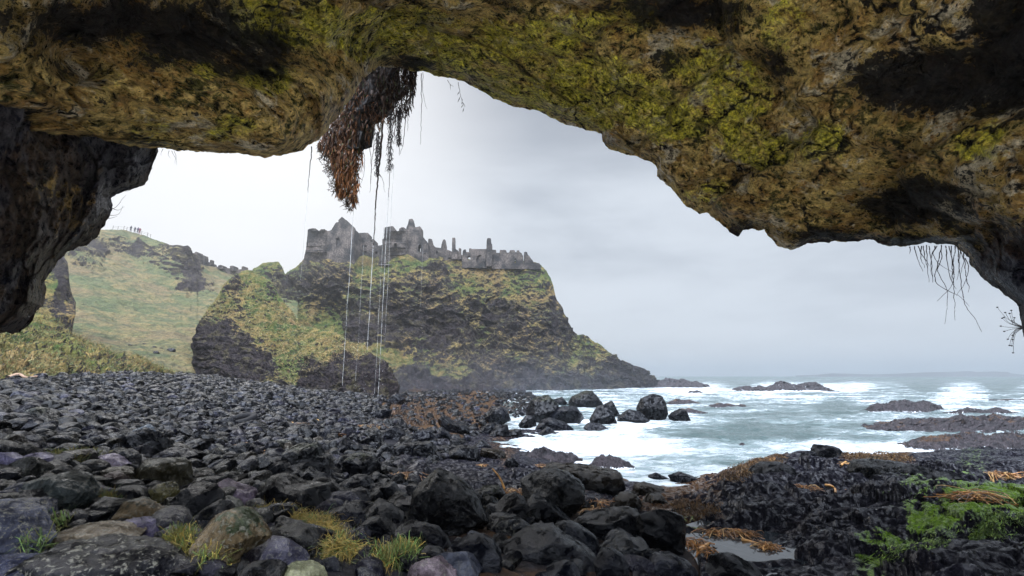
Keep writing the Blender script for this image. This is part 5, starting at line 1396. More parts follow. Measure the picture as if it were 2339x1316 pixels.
def loose_stones():
    r = np.random.default_rng(21)
    pts = []
    # jittered cells whose spacing grows slowly with distance
    Y = 2.6
    while Y < 105:
        s = 0.20 + 0.0044 * Y
        xs = np.arange(-1.45 * Y - 2, 0.6 * Y + 2, s)
        pts.append(np.stack([xs + r.uniform(-.4, .4, len(xs)) * s, np.full(len(xs), Y) + r.uniform(-.4, .4, len(xs)) * s, np.full(len(xs), s)], 1))
        Y += s * 0.92
    p = np.vstack(pts)
    z = ground(p[:, 0], p[:, 1])
    px, py, fw = proj(np.stack([p[:, 0], p[:, 1], z], 1))
    ok = inside(BEACH, px, py) & (px > -60) & (py < 1345)
    flat_ = shepard(FLATS, px, py, 4)
    ok &= r.uniform(size=len(p)) > 0.86 * sstep(flat_, 0.3, 0.8)
    ok &= ~((p[:, 1] > 60) & (r.uniform(size=len(p)) < 0.35))
    for (ref, ctx, tn, cp, ol), h in zip(HEROES, HERO_INFO):          # no loose stones inside the big boulders
        o_ = np.asarray(ol, float)
        m_ = o_.mean(0)
        hit = inside(m_ + (o_ - m_) * 0.97, px, py - 6) & (p[:, 1] < h[7] + 0.5 * (h[4] - h[3]) * h[7] / FP)
        ok &= ~hit
    p, z, px, py, s = p[ok], z[ok], px[ok], py[ok], p[ok][:, 2]
    n = len(p)
    size = s * np.clip(np.exp(r.normal(0, 0.38, n)), 0.40, 2.0) * 0.56     # half length
    size *= np.where((px > 550) & (py < 1000) & (px < 880), 1.12, 1.0)
    names = r.choice(len(SMALL), n, p=np.array([q for _, q in SMALL]) / sum(q for _, q in SMALL))
    SMALL.extend([((.50, .33, .14, .5), 0), ((.31, .26, .12, .5), 0), ((.50, .40, .34, .4), 0)])
    warm = (px < 760) & (py > 1010) & (r.uniform(size=n) < .30)
    names[warm] = len(SMALL) - 1 - r.integers(0, 3, warm.sum())
    pale = (px > 520) & (px < 800) & (py < 965) & (r.uniform(size=n) < 0.16)
    names[pale] = 1
    # brownish and bigger close to the camera on the left
    Rm = r.normal(size=(n, 4))
    Rm /= np.linalg.norm(Rm, axis=1)[:, None]
    sc = np.stack([np.ones(n), r.uniform(.6, .95, n), r.uniform(.42, .8, n)], 1)
    # visible size, near to far
    order = np.argsort(p[:, 1])
    occ = np.zeros((360, 640), bool)
    vis = np.zeros(n)
    for (ref, cx, cy, x0, x1, y0, y1, Yc) in HERO_INFO:
        pass
    heroes = sorted(HERO_INFO, key=lambda h: h[7])
    hi = 0
    for k in order:
        while hi < len(heroes) and heroes[hi][7] < p[k, 1]:
            _, _, _, x0, x1, y0, y1, _ = heroes[hi]
            a = [int(v / 4) for v in (y0 + .1 * (y1 - y0), y1, x0 + .08 * (x1 - x0), x1 - .08 * (x1 - x0))]
            occ[max(a[0], 0):max(a[1], 0), max(a[2], 0):max(a[3], 0)] = True
            hi += 1
        rp = size[k] * 0.75 * FP / p[k, 1]
        cx, cy = px[k], py[k] - 0.4 * rp
        a0, a1, b0, b1 = int((cy - rp * .8) / 4), int((cy + rp * .8) / 4) + 1, int((cx - rp) / 4), int((cx + rp) / 4) + 1
        a0, b0 = max(a0, 0), max(b0, 0)
        a1, b1 = min(a1, 329), min(b1, 585)
        if a1 <= a0 or b1 <= b0:
            continue
        sub = occ[a0:a1, b0:b1]
        vis[k] = (~sub).mean() * rp * rp * 3
        sub[:] = True
    pick = np.argsort(-vis)[:165]
    chosen = np.zeros(n, bool)
    chosen[pick] = True
    protos = {}
    for lv in (1, 2, 3, 4):
        V, F = ico(lv)
        L = []
        for j in range(16):
            L.append(rocky(V.copy(), F, 1.0, 500 + j, cuts=11 + j % 5, rough=0.022))
        protos[lv] = (L, F)

    def xf(k, lv, j):
        q = Rm[k]
        # mostly lying flat: little tilt, any heading
        yaw = q[0] * 6.3
        tx, ty = q[1] * 0.7, q[2] * 0.7
        cz, sz = math.cos(yaw), math.sin(yaw)
        Rz = np.array([[cz, -sz, 0], [sz, cz, 0], [0, 0, 1]])
        Rx = np.array([[1, 0, 0], [0, math.cos(tx), -math.sin(tx)], [0, math.sin(tx), math.cos(tx)]])
        Ry = np.array([[math.cos(ty), 0, math.sin(ty)], [0, 1, 0], [-math.sin(ty), 0, math.cos(ty)]])
        return (protos[lv][0][j] * sc[k]) @ (Rz @ Rx @ Ry).T * size[k]

    lift = 0.25 * size * sc[:, 2] + 0.05 * size
    # the rest: one mass of stones
    rest = np.where(~chosen)[0]
    Vs, Fs, Ts = [], [], []
    k0 = 0
    for k in rest:
        lv = 3 if p[k, 1] < 10 else 2 if p[k, 1] < 38 else 1
        j = int(abs(Rm[k, 3]) * 1600) % 16
        V = xf(k, lv, j) + np.array([p[k, 0], p[k, 1], z[k] + lift[k]])
        c = np.array(SMALL[names[k]][0]) * np.array([*([0.22 + 1.0 * abs(Rm[k, 0]) ** 1.3] * 3), 1])
        Vs.append(V)
        Fs.append(protos[lv][1] + k0)
        Ts.append(np.tile(c, (len(V), 1)))
        k0 += len(V)
    o = mk("beach_stones", np.vstack(Vs), np.vstack(Fs), M_STONE, smooth=False, tint=np.vstack(Ts))
    tag(o, "countless smaller dark wet stones covering the beach", kind="stuff")
    # individual stones, each told apart by what lies next to it
    used = set()
    for k in pick[np.argsort(-vis[pick])]:
        j = int(abs(Rm[k, 3]) * 1600) % 16
        V = xf(k, 4 if size[k] * FP / p[k, 1] > 26 else 3, j)
        F = protos[4 if len(V) > 700 else 3][1]
        c = np.array(SMALL[names[k]][0]) * np.array([*([0.22 + 1.0 * abs(Rm[k, 0]) ** 1.3] * 3), 1])
        o = mk("stone", V, F, M_STONE, tint=caps(V, F, c, "", k))
        o.location = (p[k, 0], p[k, 1], z[k] + lift[k])
        lum = c[:3].mean()
        colr = ["pale grey", "pale grey", "light purplish grey", "purple grey", "blue grey", "dark grey", "black", "dark brownish", "ochre brown", "olive brown", "pinkish tan"][names[k]]
        shp = "flat" if sc[k, 2] < 0.5 else "chunky" if sc[k, 2] > 0.7 else "rounded" if j % 2 else "angular"
        cand = sorted(HERO_INFO, key=lambda h: math.hypot((h[1] - px[k]) / 1.3, h[2] - py[k]))[:14]
        done = False
        for h in cand:
            dx, dy = px[k] - h[1], py[k] - h[2]
            if abs(dx) > 0.9 * abs(dy) and abs(dx) > 0.35 * (h[4] - h[3]):
                rel = "right of" if dx > 0 else "left of"
            else:
                rel = "before" if p[k, 1] < h[7] else "behind"
            for txt in (f"{shp} {colr} stone {rel} the {h[0]}", f"{'small' if size[k] < 0.19 else 'larger'} {shp} {colr} stone {rel} the {h[0]}"):
                if txt not in used and len(txt.split()) <= 16:
                    used.add(txt)
                    done = True
                    break
            if done:
                break
        tag(o, txt if done else f"{shp} {colr} stone among the small beach stones", "stone", "loose stones of the beach")


loose_stones()
# ------------------------------------------------------------------ reefs standing in the sea
REEFS = [
 ("low chain of dark rocks off the tip of the headland", [(1495, 886), (1506, 872), (1520, 864), (1532, 866), (1545, 868), (1556, 866), (1570, 870), (1582, 873), (1590, 871), (1604, 876), (1618, 880), (1626, 886)], 885.5, 9, 0, 0),
 ("wave washed jagged reef farthest out in the white surf", [(1662, 895), (1675, 888), (1690, 884), (1706, 882), (1722, 885), (1736, 881), (1750, 884), (1764, 880), (1772, 874), (1784, 871), (1796, 875), (1806, 878), (1820, 880), (1836, 876), (1848, 875), (1858, 872), (1866, 876), (1880, 883), (1895, 890), (1910, 897)], 896, 10, .1, .45),
 ("flat broken reef just right of the great standing boulder", [(1518, 925), (1530, 917), (1545, 912), (1560, 915), (1575, 914), (1592, 920), (1606, 924), (1612, 928)], 926, 4, .5, .1),
 ("thin line of weedy rocks in the bay beyond the flat black sea rock", [(1612, 932), (1626, 924), (1642, 921), (1660, 923), (1678, 925), (1692, 924), (1708, 928), (1738, 931)], 932, 3, .5, .15),
 ("low weedy rocks in the surf behind the jagged black stone", [(1545, 945), (1556, 935), (1572, 933), (1588, 937), (1602, 941), (1612, 945)], 944, 2.5, .5, .1),
 ("brown craggy reef in the middle distance of the open bay", [(1972, 944), (1984, 932), (1992, 924), (2004, 922), (2020, 924), (2036, 918), (2052, 917), (2064, 914), (2076, 919), (2090, 920), (2104, 916), (2120, 917), (2130, 924), (2146, 928), (2156, 938), (2168, 946)], 944, 6, .3, .2),
 ("low brown reef breaking the surf right of the craggy reef", [(2158, 948), (2172, 942), (2190, 938), (2212, 932), (2230, 935), (2250, 938), (2266, 933), (2282, 933), (2300, 940), (2322, 948)], 949, 5, .3, .5),
 ("long dark reef platform with rounded humps along its back", [(1975, 992), (1985, 980), (1998, 972), (2012, 968), (2030, 970), (2050, 964), (2075, 960), (2100, 962), (2120, 958), (2150, 960), (2172, 960), (2185, 952), (2200, 950), (2218, 955), (2234, 958), (2244, 952), (2258, 954), (2270, 950), (2290, 956), (2310, 958), (2330, 956), (2350, 960), (2420, 958), (2520, 962), (2640, 990)], 994, 9, .45, .05),
 ("purple brown reef with foam streaming down its front", [(2062, 1030), (2072, 1016), (2084, 1008), (2105, 1002), (2130, 999), (2160, 996), (2200, 993), (2240, 995), (2290, 992), (2339, 994), (2420, 992), (2520, 996), (2640, 1012)], 1036, 5.5, .62, .16),
 ("thin dark reef almost awash under the horizon at the far right", [(2246, 917), (2262, 913), (2280, 914), (2300, 912), (2325, 914), (2345, 912), (2400, 915), (2440, 919)], 918, 4, .4, .3),
 ("low rough ledge awash in the near surf", [(1183, 1060), (1192, 1044), (1206, 1032), (1222, 1026), (1238, 1022), (1254, 1026), (1270, 1028), (1288, 1024), (1306, 1030), (1318, 1044), (1326, 1056)], 1058, 1.5, .15, .05),
 ("ribbed ledge awash with foam right of the rough one", [(1346, 1060), (1358, 1048), (1374, 1041), (1390, 1040), (1402, 1046), (1420, 1050), (1436, 1058), (1446, 1070)], 1076, 1.4, .05, .38),
 ("pair of tiny rocks low in the white surf before the reef chain", [(1568, 897), (1576, 892), (1584, 894), (1592, 891), (1602, 895), (1608, 898)], 897.5, 2, 0, .2),
 ("single tiny black rock in the middle of the bay", [(1686, 1019), (1690, 1014), (1697, 1013), (1704, 1018), (1708, 1020)], 1019.5, .5, 0, 0),
]


def reef(label, prof, base, depth, weed, wash, seed):
    x0, x1 = prof[0][0], prof[-1][0]
    nc = int(np.clip((x1 - x0) * 0.9, 50, 420))
    nr = 60
    px = np.linspace(x0 - 4, x1 + 4, nc)
    Yb = plevel(px, np.full(nc, base), 0.0)[:, 1].mean()
    Yc = Yb + depth * 0.42
    tp = lerp_line(prof, px)
    zt = at(px, tp, Yc)[:, 2]
    xc = at(px, tp, Yc)[:, 0]
    h = np.maximum(zt, 0.02)
    t = np.linspace(0, 1, nr)
    ex = np.minimum(np.minimum((px - x0 + 4) / 25, (x1 + 4 - px) / 25), 1).clip(0.05, 1)
    V, WD, WA = [], [], []
    for k in t:
        y = Yb + depth * (k * (0.35 + 0.65 * ex) + 0.32 * (1 - ex))
        s = np.where(k < 0.42, sstep(k, 0.0, 0.36), 1 - 0.9 * sstep(k, 0.48, 1.0))
        x = xc * y / Yc
        P = np.stack([x, y + 0 * x, 0 * x], 1)
        n = fbm(P, 0.65 / (0.4 + 0.05 * depth), 5, 0.58, True, seed=seed)
        n2 = fbm(P, 1.7 / (0.4 + 0.05 * depth), 4, 0.58, True, seed=seed + 3)
        z = -0.45 + (h + 0.45) * s * np.clip(0.86 + 0.42 * n + 0.24 * n2, 0.1, 1.06) + 0.02 * depth * n2
        P[:, 2] = z
        P[:, 0] += 0.03 * depth * n2
        P[:, 1] += 0.10 * depth * fbm(P, 0.8 / (0.4 + 0.05 * depth), 3, 0.5, seed=seed + 6)
        V.append(P)
        WD.append(weed * sstep(z / (h + .01), 0.15, 0.8) + 0.2 * n)
        flow = fbm(np.stack([x * 1.6, 0.15 * y + 0 * x, 0 * x], 1), 1.0, 3, 0.5, seed=seed + 8)
        WA.append(np.where(z < 0.18 * h, 0.45 + wash, 0.3 * wash + wash * sstep(flow, 0.0, 0.35) * (k < 0.6)))
    V = np.vstack(V)
    o = mk("sea_reef", V, grid_faces(nr, nc), M_REEF, floats={"weed": np.concatenate(WD), "wash": np.concatenate(WA)})
    tag(o, label, "reef rock", "reefs in the surf")


for i, (lb, pr, b, d, wd, wa) in enumerate(REEFS):
    reef(lb, pr, b, d, wd, wa, 200 + i * 5)

# water in the hollow of the shelf
def pool():
    pts = [(1545, 1205), (1600, 1188), (1700, 1205), (1800, 1222), (1900, 1240), (1960, 1262), (1900, 1290), (1780, 1316), (1640, 1330), (1550, 1300), (1540, 1240)]
    P = np.array([plevel(a, b, 0.86) for a, b in pts])
    c = P.mean(0)
    V = np.vstack([c[None], P])
    n = len(P)
    F = np.array([(0, 1 + i, 1 + (i + 1) % n) for i in range(n)])
    o = mk("tide_pool_water", V, F, M_POOL)
    tag(o, "still shallow tide pool in a hollow of the rock shelf", kind="structure")


pool()

# stones lying on the far hillside
for i, (px, py, wd, lb) in enumerate([(352, 792, 12, "small dark rock on the green slope, upper one of a pair"), (356, 806, 16, "dark rock on the green slope just below a smaller one"), (298, 786, 10, "tiny rock in the grass left of the pair of rocks"),
                                      (368, 795, 9, "grey rock beside the pair on the green slope"), (392, 800, 20, "broad grey rock in the grass highest above the outcrop foot"), (330, 783, 9, "pale little rock half sunk in the pale green slope")]):
    Y = 56.0
    p = at(px, py, Y)
    V, F = ico(3)
    V = rocky(V.copy() * np.array([1, .8, .6]), F, 1, 900 + i) * (wd / 2 * Y / FP)
    # sit on the hillside: search along the sight line for the slope
    d = ray(px, py)
    best = HILL[0][np.argmin((HILL[3] - px) ** 2 + (HILL[4] - py) ** 2)]
    o = mk("slope_rock", V, F, M_STONE, tint=np.array([.11, .10, .10, .2]))
    o.location = best
    tag(o, lb, "rock", "rocks on the hillside")
# ------------------------------------------------------------------ ruined castle
def wall_piece(name, outline, Y, thick, parent, holes=(), mat=None, jag=0.5, seed=0, bulge=0.0):
    """a masonry wall with its traced outline, real thickness and open windows"""
    o = np.asarray(outline, float)
    # roughen the broken edges
    pts = []
    for i in range(len(o)):
        a, b = o[i], o[(i + 1) % len(o)]
        n = max(1, int(np.hypot(*(b - a)) / 2.2))
        for k in range(n):
            pts.append(a + (b - a) * k / n)
    pts = np.array(pts)
    q = np.stack([pts[:, 0] / 3, pts[:, 1] / 3, 0 * pts[:, 0] + seed], 1)
    low = pts[:, 1] > o[:, 1].max() - 3
    pts = pts + np.where(low[:, None], 0, 1) * jag * np.stack([fbm(q, 1, 3, .6, seed=1), fbm(q, 1, 3, .6, seed=2)], 1) * 1.6
    loops = [pts] + [np.asarray(h, float) for h in holes]
    fr, bk = [], []
    xc = o[:, 0].mean()
    hw = np.ptp(o[:, 0]) / 2
    for L in loops:
        y = Y - bulge * (1 - ((L[:, 0] - xc) / hw) ** 2)
        f = at(L[:, 0], L[:, 1], y)
        b = f.copy()
        b[:, 1] += thick
        fr.append(f)
        bk.append(b)
    tris = np.array(tessellate_polygon([[Vector((p[0], p[1], 0)) for p in L] for L in loops]))
    A = np.vstack(fr)
    Bk = np.vstack(bk)
    n = len(A)
    flat = np.vstack(loops)
    e1, e2 = flat[tris[:, 1]] - flat[tris[:, 0]], flat[tris[:, 2]] - flat[tris[:, 0]]
    flip = (e1[:, 0] * e2[:, 1] - e1[:, 1] * e2[:, 0]) < 0
    tris[flip] = tris[flip][:, ::-1]
    quads = []
    k = 0
    for L in loops:
        m = len(L)
        for i in range(m):
            quads.append((k + i, k + (i + 1) % m, n + k + (i + 1) % m, n + k + i))
        k += m
    return mk(name, np.vstack([A, Bk]), [np.vstack([tris, tris[:, ::-1] + n]), np.array(quads)], mat or M_CASTLE, parent, smooth=False)


def box_px(x0, x1, y0, y1):
    return [(x0, y0), (x1, y0), (x1, y1), (x0, y1)]


def arch_px(x0, x1, y0, y1):
    c, r = (x0 + x1) / 2, (x1 - x0) / 2
    return [(x1, y1), (x0, y1)] + [(c - r * math.cos(a), y0 + r * 0.9 - r * 0.9 * math.sin(a)) for a in np.linspace(0, math.pi, 9)]


M_INFILL = simple_mat("window_infill_stone", (.045, .042, .044), 0.9, 0.1, 2.0)


def castle():
    c = empty("ruined_castle", tuple(at(960, 590, 118)))
    inv = Vector(c.location)

    def W(name, ol, Y, th, holes=(), blocked=(), **k):
        o = wall_piece(name, ol, Y, th, None, [h for h in list(holes) + list(blocked)], **k)
        o.parent = c
        o.matrix_parent_inverse.translation = -inv
        for h in blocked:
            h = np.asarray(h, float)
            m = h.mean(0)
            g = wall_piece("window", m + (h - m) * 1.06, Y + 0.55, 0.3, None, mat=M_INFILL, jag=0)
            g.parent = o
            g.matrix_parent_inverse = o.matrix_parent_inverse.inverted() @ c.matrix_world.inverted() if False else g.matrix_parent_inverse
        return o
    W("corner_tower", [(692, 600), (694, 591), (696, 581), (699, 568), (701, 549), (703, 525), (706, 523), (714, 521.5), (721, 522), (724, 527), (730, 527), (733, 524), (741, 523.5), (748, 527.5), (748.5, 610), (692, 612)], 117.5, 7, seed=1, bulge=1.5, blocked=[box_px(724, 727, 571, 576), box_px(700, 703, 554, 562)])
    W("gable_house", [(748, 612), (748, 527.5), (752, 527), (757, 525), (760, 520), (764, 513), (768, 508), (773, 507), (773, 503), (781, 495), (787, 500), (794, 505), (796, 510), (800, 514), (805, 519.5), (808, 522), (809, 616), (760, 616)], 117.0, 6, seed=2,
      blocked=[[(768, 561), (768, 548), (766, 546), (770, 543), (774, 543), (778, 547), (775, 548), (775, 561)], box_px(750.5, 752.5, 551, 556)])
    W("side_wall", [(808, 600), (808, 522), (813, 527), (813.5, 600)], 120.0, 8, seed=3)
    W("link_house", [(813, 596), (813, 533), (822, 532), (832, 531.5), (840, 532), (840, 545), (847, 545.5), (854, 546.5), (854, 596)], 123.0, 4, seed=4, holes=[box_px(830.6, 832, 554, 556)], blocked=[box_px(812.8 + 1, 816, 560, 578), box_px(827, 838, 560, 565), box_px(829, 838, 573, 580), box_px(847, 851, 549, 553)])
    W("low_curtain_wall", [(854, 596), (854, 548), (857, 560.5), (865, 561), (873, 560), (873, 596)], 122.0, 2, seed=5, holes=[box_px(855.5, 862, 575, 579)])
    W("round_tower", [(863, 606), (865, 597), (867, 575), (869, 561), (873, 559), (873, 547), (877, 544), (878.6, 520), (886, 518), (894, 516.7), (898, 517), (899, 528), (905, 528), (911, 528), (912, 522.5), (917.5, 519), (922, 519), (927, 522.5), (928, 531), (928, 604)], 117.0, 8, seed=6, bulge=2.0, blocked=[box_px(899, 906, 555, 565), box_px(921, 923.5, 579, 582)])
    W("gable_peak", [(927, 560), (928, 521), (931, 514), (934, 501), (938, 500.5), (942, 500), (944, 508), (946, 519), (946, 560)], 121.5, 2, seed=7)
    W("hall_wall", [(928, 606), (928, 532), (935, 529), (942, 526), (945, 519.5), (953, 518.5), (959, 517), (962, 520), (962, 539), (968, 543), (972, 548), (975, 551), (978, 556), (978, 612), (950, 606)], 118.0, 3, seed=8, holes=[[(955, 574), (955, 562), (957, 559), (962, 559), (961.5, 563), (961, 575), (957, 575)]], blocked=[box_px(969, 973, 579, 581.5)])
    W("broken_wall", [(977, 606), (978, 546), (980, 545), (986, 546), (988, 556), (991, 561), (995, 565), (1003, 566), (1015, 567), (1021, 570), (1026, 572), (1032, 574.5), (1040, 574), (1045, 571), (1047, 574), (1057, 585), (1058, 606)], 120.0, 1.6, seed=9, holes=[[(1024, 593), (1024, 590), (1027, 588.5), (1030, 592), (1030, 594)]], blocked=[box_px(996, 1000, 574, 580)])
    W("gable_fragment", [(1006, 576), (1008, 561), (1010, 553), (1012, 548), (1015, 546.5), (1017, 548), (1019, 560), (1020, 576)], 121.5, 1.5, seed=10, blocked=[box_px(1014, 1016, 559, 566)])
    W("slender_chimney", [(1032, 592), (1032.3, 562), (1033, 543), (1039, 543), (1039.5, 562), (1040, 568), (1045, 572), (1045, 592)], 119.4, 1.3, seed=11, jag=.2)
    W("small_pillar", [(1047.5, 592), (1047.5, 568), (1050, 566.5), (1053, 568), (1053, 592)], 119.4, 1.0, seed=12, jag=.2)
    W("manor_wall", [(1055, 612), (1056, 586), (1057, 573), (1060, 570), (1063.5, 569.5), (1064, 575.5), (1071, 576), (1072, 567.5), (1075, 567), (1077, 568.5), (1095, 569), (1111, 569), (1112, 612)], 118.0, 1.6, seed=13, jag=.3, holes=[arch_px(1067.5, 1074.5, 584.5, 594)], blocked=[[(1088, 600), (1088, 589), (1091, 584), (1095, 582), (1100, 584), (1096, 586), (1094, 589), (1093, 600)], box_px(1106, 1109, 600, 603)])
    W("chimney_tower", [(1111, 608), (1111, 566), (1111.5, 551), (1113, 544.5), (1116, 544), (1121, 544.5), (1121.5, 554), (1124, 558), (1124, 608)], 117.6, 2.2, seed=14, jag=.25)
    W("battlement_wall", [(1124, 614), (1124, 570), (1133, 571), (1134, 577.5), (1141, 577.5), (1142, 571), (1155, 571), (1158, 577), (1163, 577), (1165, 571.5), (1175, 571.5), (1177, 576), (1180, 576), (1180.5, 572), (1186, 572), (1187, 576), (1191, 578), (1195, 585), (1196, 614)], 118.4, 1.8, seed=15, jag=.3, holes=[[(1175.5, 601), (1175.5, 592), (1177, 590), (1178.5, 592), (1178, 601)]])
    W("end_wall", [(1196, 614), (1197, 576), (1200, 575), (1204, 576), (1206, 582), (1210, 586), (1213, 591), (1216, 594), (1219, 600), (1228, 601), (1232, 601.5), (1235, 606), (1236, 616)], 118.8, 2.0, seed=16, jag=.3)
    tag(c, "ruined grey castle with gables and chimneys on the headland top", "castle")


castle()


def hill_wall():
    c = empty("ruined_wall", tuple(at(500, 605, 123)))
    inv = Vector(c.location)

    def W(name, ol, Y, th, **k):
        o = wall_piece(name, ol, Y, th, None, **k)
        o.parent = c
        o.matrix_parent_inverse.translation = -inv
        return o
    W("long_wall", [(450, 618), (451, 594), (456, 591), (460, 592), (470, 596), (480, 600), (488, 603), (491, 609), (500, 610), (512, 611.5), (525, 613), (540, 616), (550, 615), (562, 616), (563, 640), (500, 626)], 124, 1.2, seed=21, jag=.3)
    W("tall_stump", [(455, 610), (456, 591), (460, 590), (461, 586), (464, 583), (467, 584), (468, 590), (467.5, 610)], 123.3, 1.6, seed=22, jag=.2)
    W("chimney_stump", [(478, 606), (479, 599), (479.5, 594), (484, 594), (484, 606)], 123.4, 1.0, seed=23, jag=.15)
    W("turret", [(498, 614), (498, 607), (501, 606), (504, 605.3), (507, 606), (510, 607.5), (509, 614)], 123.2, 1.8, seed=24, jag=.15)
    W("turret", [(525, 619), (525, 608), (528, 607), (533, 607), (536, 609), (536, 619)], 123.2, 1.8, seed=25, jag=.15)
    W("turret", [(552, 620), (552, 609), (555, 608.3), (559, 609), (559.5, 620)], 123.2, 1.6, seed=26, jag=.15)
    W("wall_end", [(437, 600), (438, 578), (444, 578), (446, 575.5), (449, 575), (450, 578), (450, 600)], 117.5, 2.5, seed=27, jag=.3)
    tag(c, "long low ruined wall with stumps and turrets on the hill ridge", "ruined wall")


hill_wall()


# walkers and a wire fence on the cliff top
M_CLOTH = tint_mat("walker_clothes", 0.9, 0.1, 4.0)


def person(px, py_foot, h, coat, label, lean=0.0):
    i = np.argmin((HILL[3] - px) ** 2 + (HILL[4] - py_foot) ** 2)
    foot = HILL[0][i]
    s = h / 1.75
    J = {"hip": (0, 0, .92), "chest": (.02 * lean, 0, 1.32), "neck": (.04 * lean, 0, 1.48), "head": (.05 * lean, -.02, 1.60), "top": (.05 * lean, -.01, 1.72), "sl": (-.20, 0, 1.40), "el": (-.26, -.02, 1.14), "hl": (-.24, -.12, .92), "sr": (.20, 0, 1.40), "er": (.27, -.03, 1.14), "hr": (.25, -.14, .94),
         "kl": (-.12, -.04, .50), "fl": (-.13, 0, .06), "tl": (-.14, -.16, .03), "kr": (.11, -.02, .50), "fr": (.12, .08, .06), "tr": (.13, -.08, .03)}
    rad = {"hip": .17, "chest": .18, "neck": .06, "head": .105, "top": .07, "sl": .08, "el": .055, "hl": .045, "sr": .08, "er": .055, "hr": .045, "kl": .075, "fl": .05, "tl": .04, "kr": .075, "fr": .05, "tr": .04}
    ks = list(J)
    ed = [("hip", "chest"), ("chest", "neck"), ("neck", "head"), ("head", "top"), ("chest", "sl"), ("sl", "el"), ("el", "hl"), ("chest", "sr"), ("sr", "er"), ("er", "hr"), ("hip", "kl"), ("kl", "fl"), ("fl", "tl"), ("hip", "kr"), ("kr", "fr"), ("fr", "tr")]
    me = bpy.data.meshes.new("person")
    me.from_pydata([tuple(np.array(J[k]) * s) for k in ks], [(ks.index(a), ks.index(b)) for a, b in ed], [])
    o = bpy.data.objects.new("person", me)
    COL.objects.link(o)
    o.location = foot + np.array([0, 0, -0.05])
    m = o.modifiers.new("skin", "SKIN")
    for k, v in zip(ks, me.skin_vertices[0].data):
        v.radius = (rad[k] * s, rad[k] * s)
    me.skin_vertices[0].data[0].use_root = True
    sd_ = o.modifiers.new("smooth", "SUBSURF")
    sd_.levels = sd_.render_levels = 1
    mt, t, pos = material("coat_" + coat[0])
    finish(t, coat[1], 0.9, spec=0.1)
    me.materials.append(mt)
    tag(o, label, "person")


person(299, 530.0, 1.7, ("dark", (.03, .03, .035, 1)), "walker in dark clothes, first of four along the hilltop fence", 1)
person(306.5, 531.5, 1.7, ("grey", (.05, .05, .055, 1)), "walker in grey clothes, second of four on the hilltop", -1)
person(314, 534.0, 1.75, ("slate", (.045, .04, .06, 1)), "walker in slate clothes, third of four on the hilltop", .5)
person(318.5, 535.5, 1.75, ("maroon", (.09, .02, .03, 1)), "walker in a dark red coat, lowest of four on the hilltop", -1)


def fence():
    c = empty("wire_fence", tuple(at(330, 538, 116)))
    inv = Vector(c.location)
    tops = []
    mt = simple_mat("fence_post_wood", (.10, .09, .085), 0.9)
    for px in (258, 269, 281, 290, 324, 336, 344):
        k = np.argmin((HILL[3] - px) ** 2 + (HILL[4] - (lerp_line([(250, 525), (290, 527), (330, 539), (370, 553)], px) + 1)) ** 2)
        p = HILL[0][k]
        V, F = tube([p - [0, 0, .4], p + [0, 0, 1.1]], .06, .05, 5)
        o = mk("post", V, F, mt, c)
        o.matrix_parent_inverse.translation = -inv
        tops.append(p + np.array([0, 0, 1.05]))
    b = Bag()
    for lo in (0, .4):
        for a, d in zip(tops[:-1], tops[1:]):
            if d[0] - a[0] < 4:
                b.add(*tube(bez([a - [0, 0, lo], (a + d) / 2 - [0, 0, lo + .06], d - [0, 0, lo]], 4), .02, .02, 4))
    o = b.done("wire", mt, c)
    o.matrix_parent_inverse.translation = -inv
    tag(c, "thin post and wire fence along the hilltop skyline", "fence")


fence()
# ------------------------------------------------------------------ hanging roots, moss, grasses
def hang(parent, name, path_px, Y, r0, r1, col, seed=0, wob=3.0, sides=5):
    """a root or stalk hanging in front of the sky along a traced path"""
    p = bez(path_px, 9)
    q = np.stack([p[:, 1] / 14, 0 * p[:, 1] + seed, 0 * p[:, 1]], 1)
    p = p + np.stack([fbm(q, 1, 3, .5, seed=seed), 0 * q[:, 0]], 1) * wob
    P = at(p[:, 0], p[:, 1], Y + 0.12 * fbm(q, .7, 2, seed=seed + 2))
    V, F = tube(P, r0, r1, sides)
    return mk(name, V, F, M_ROOT, parent, tint=np.asarray(col, float))


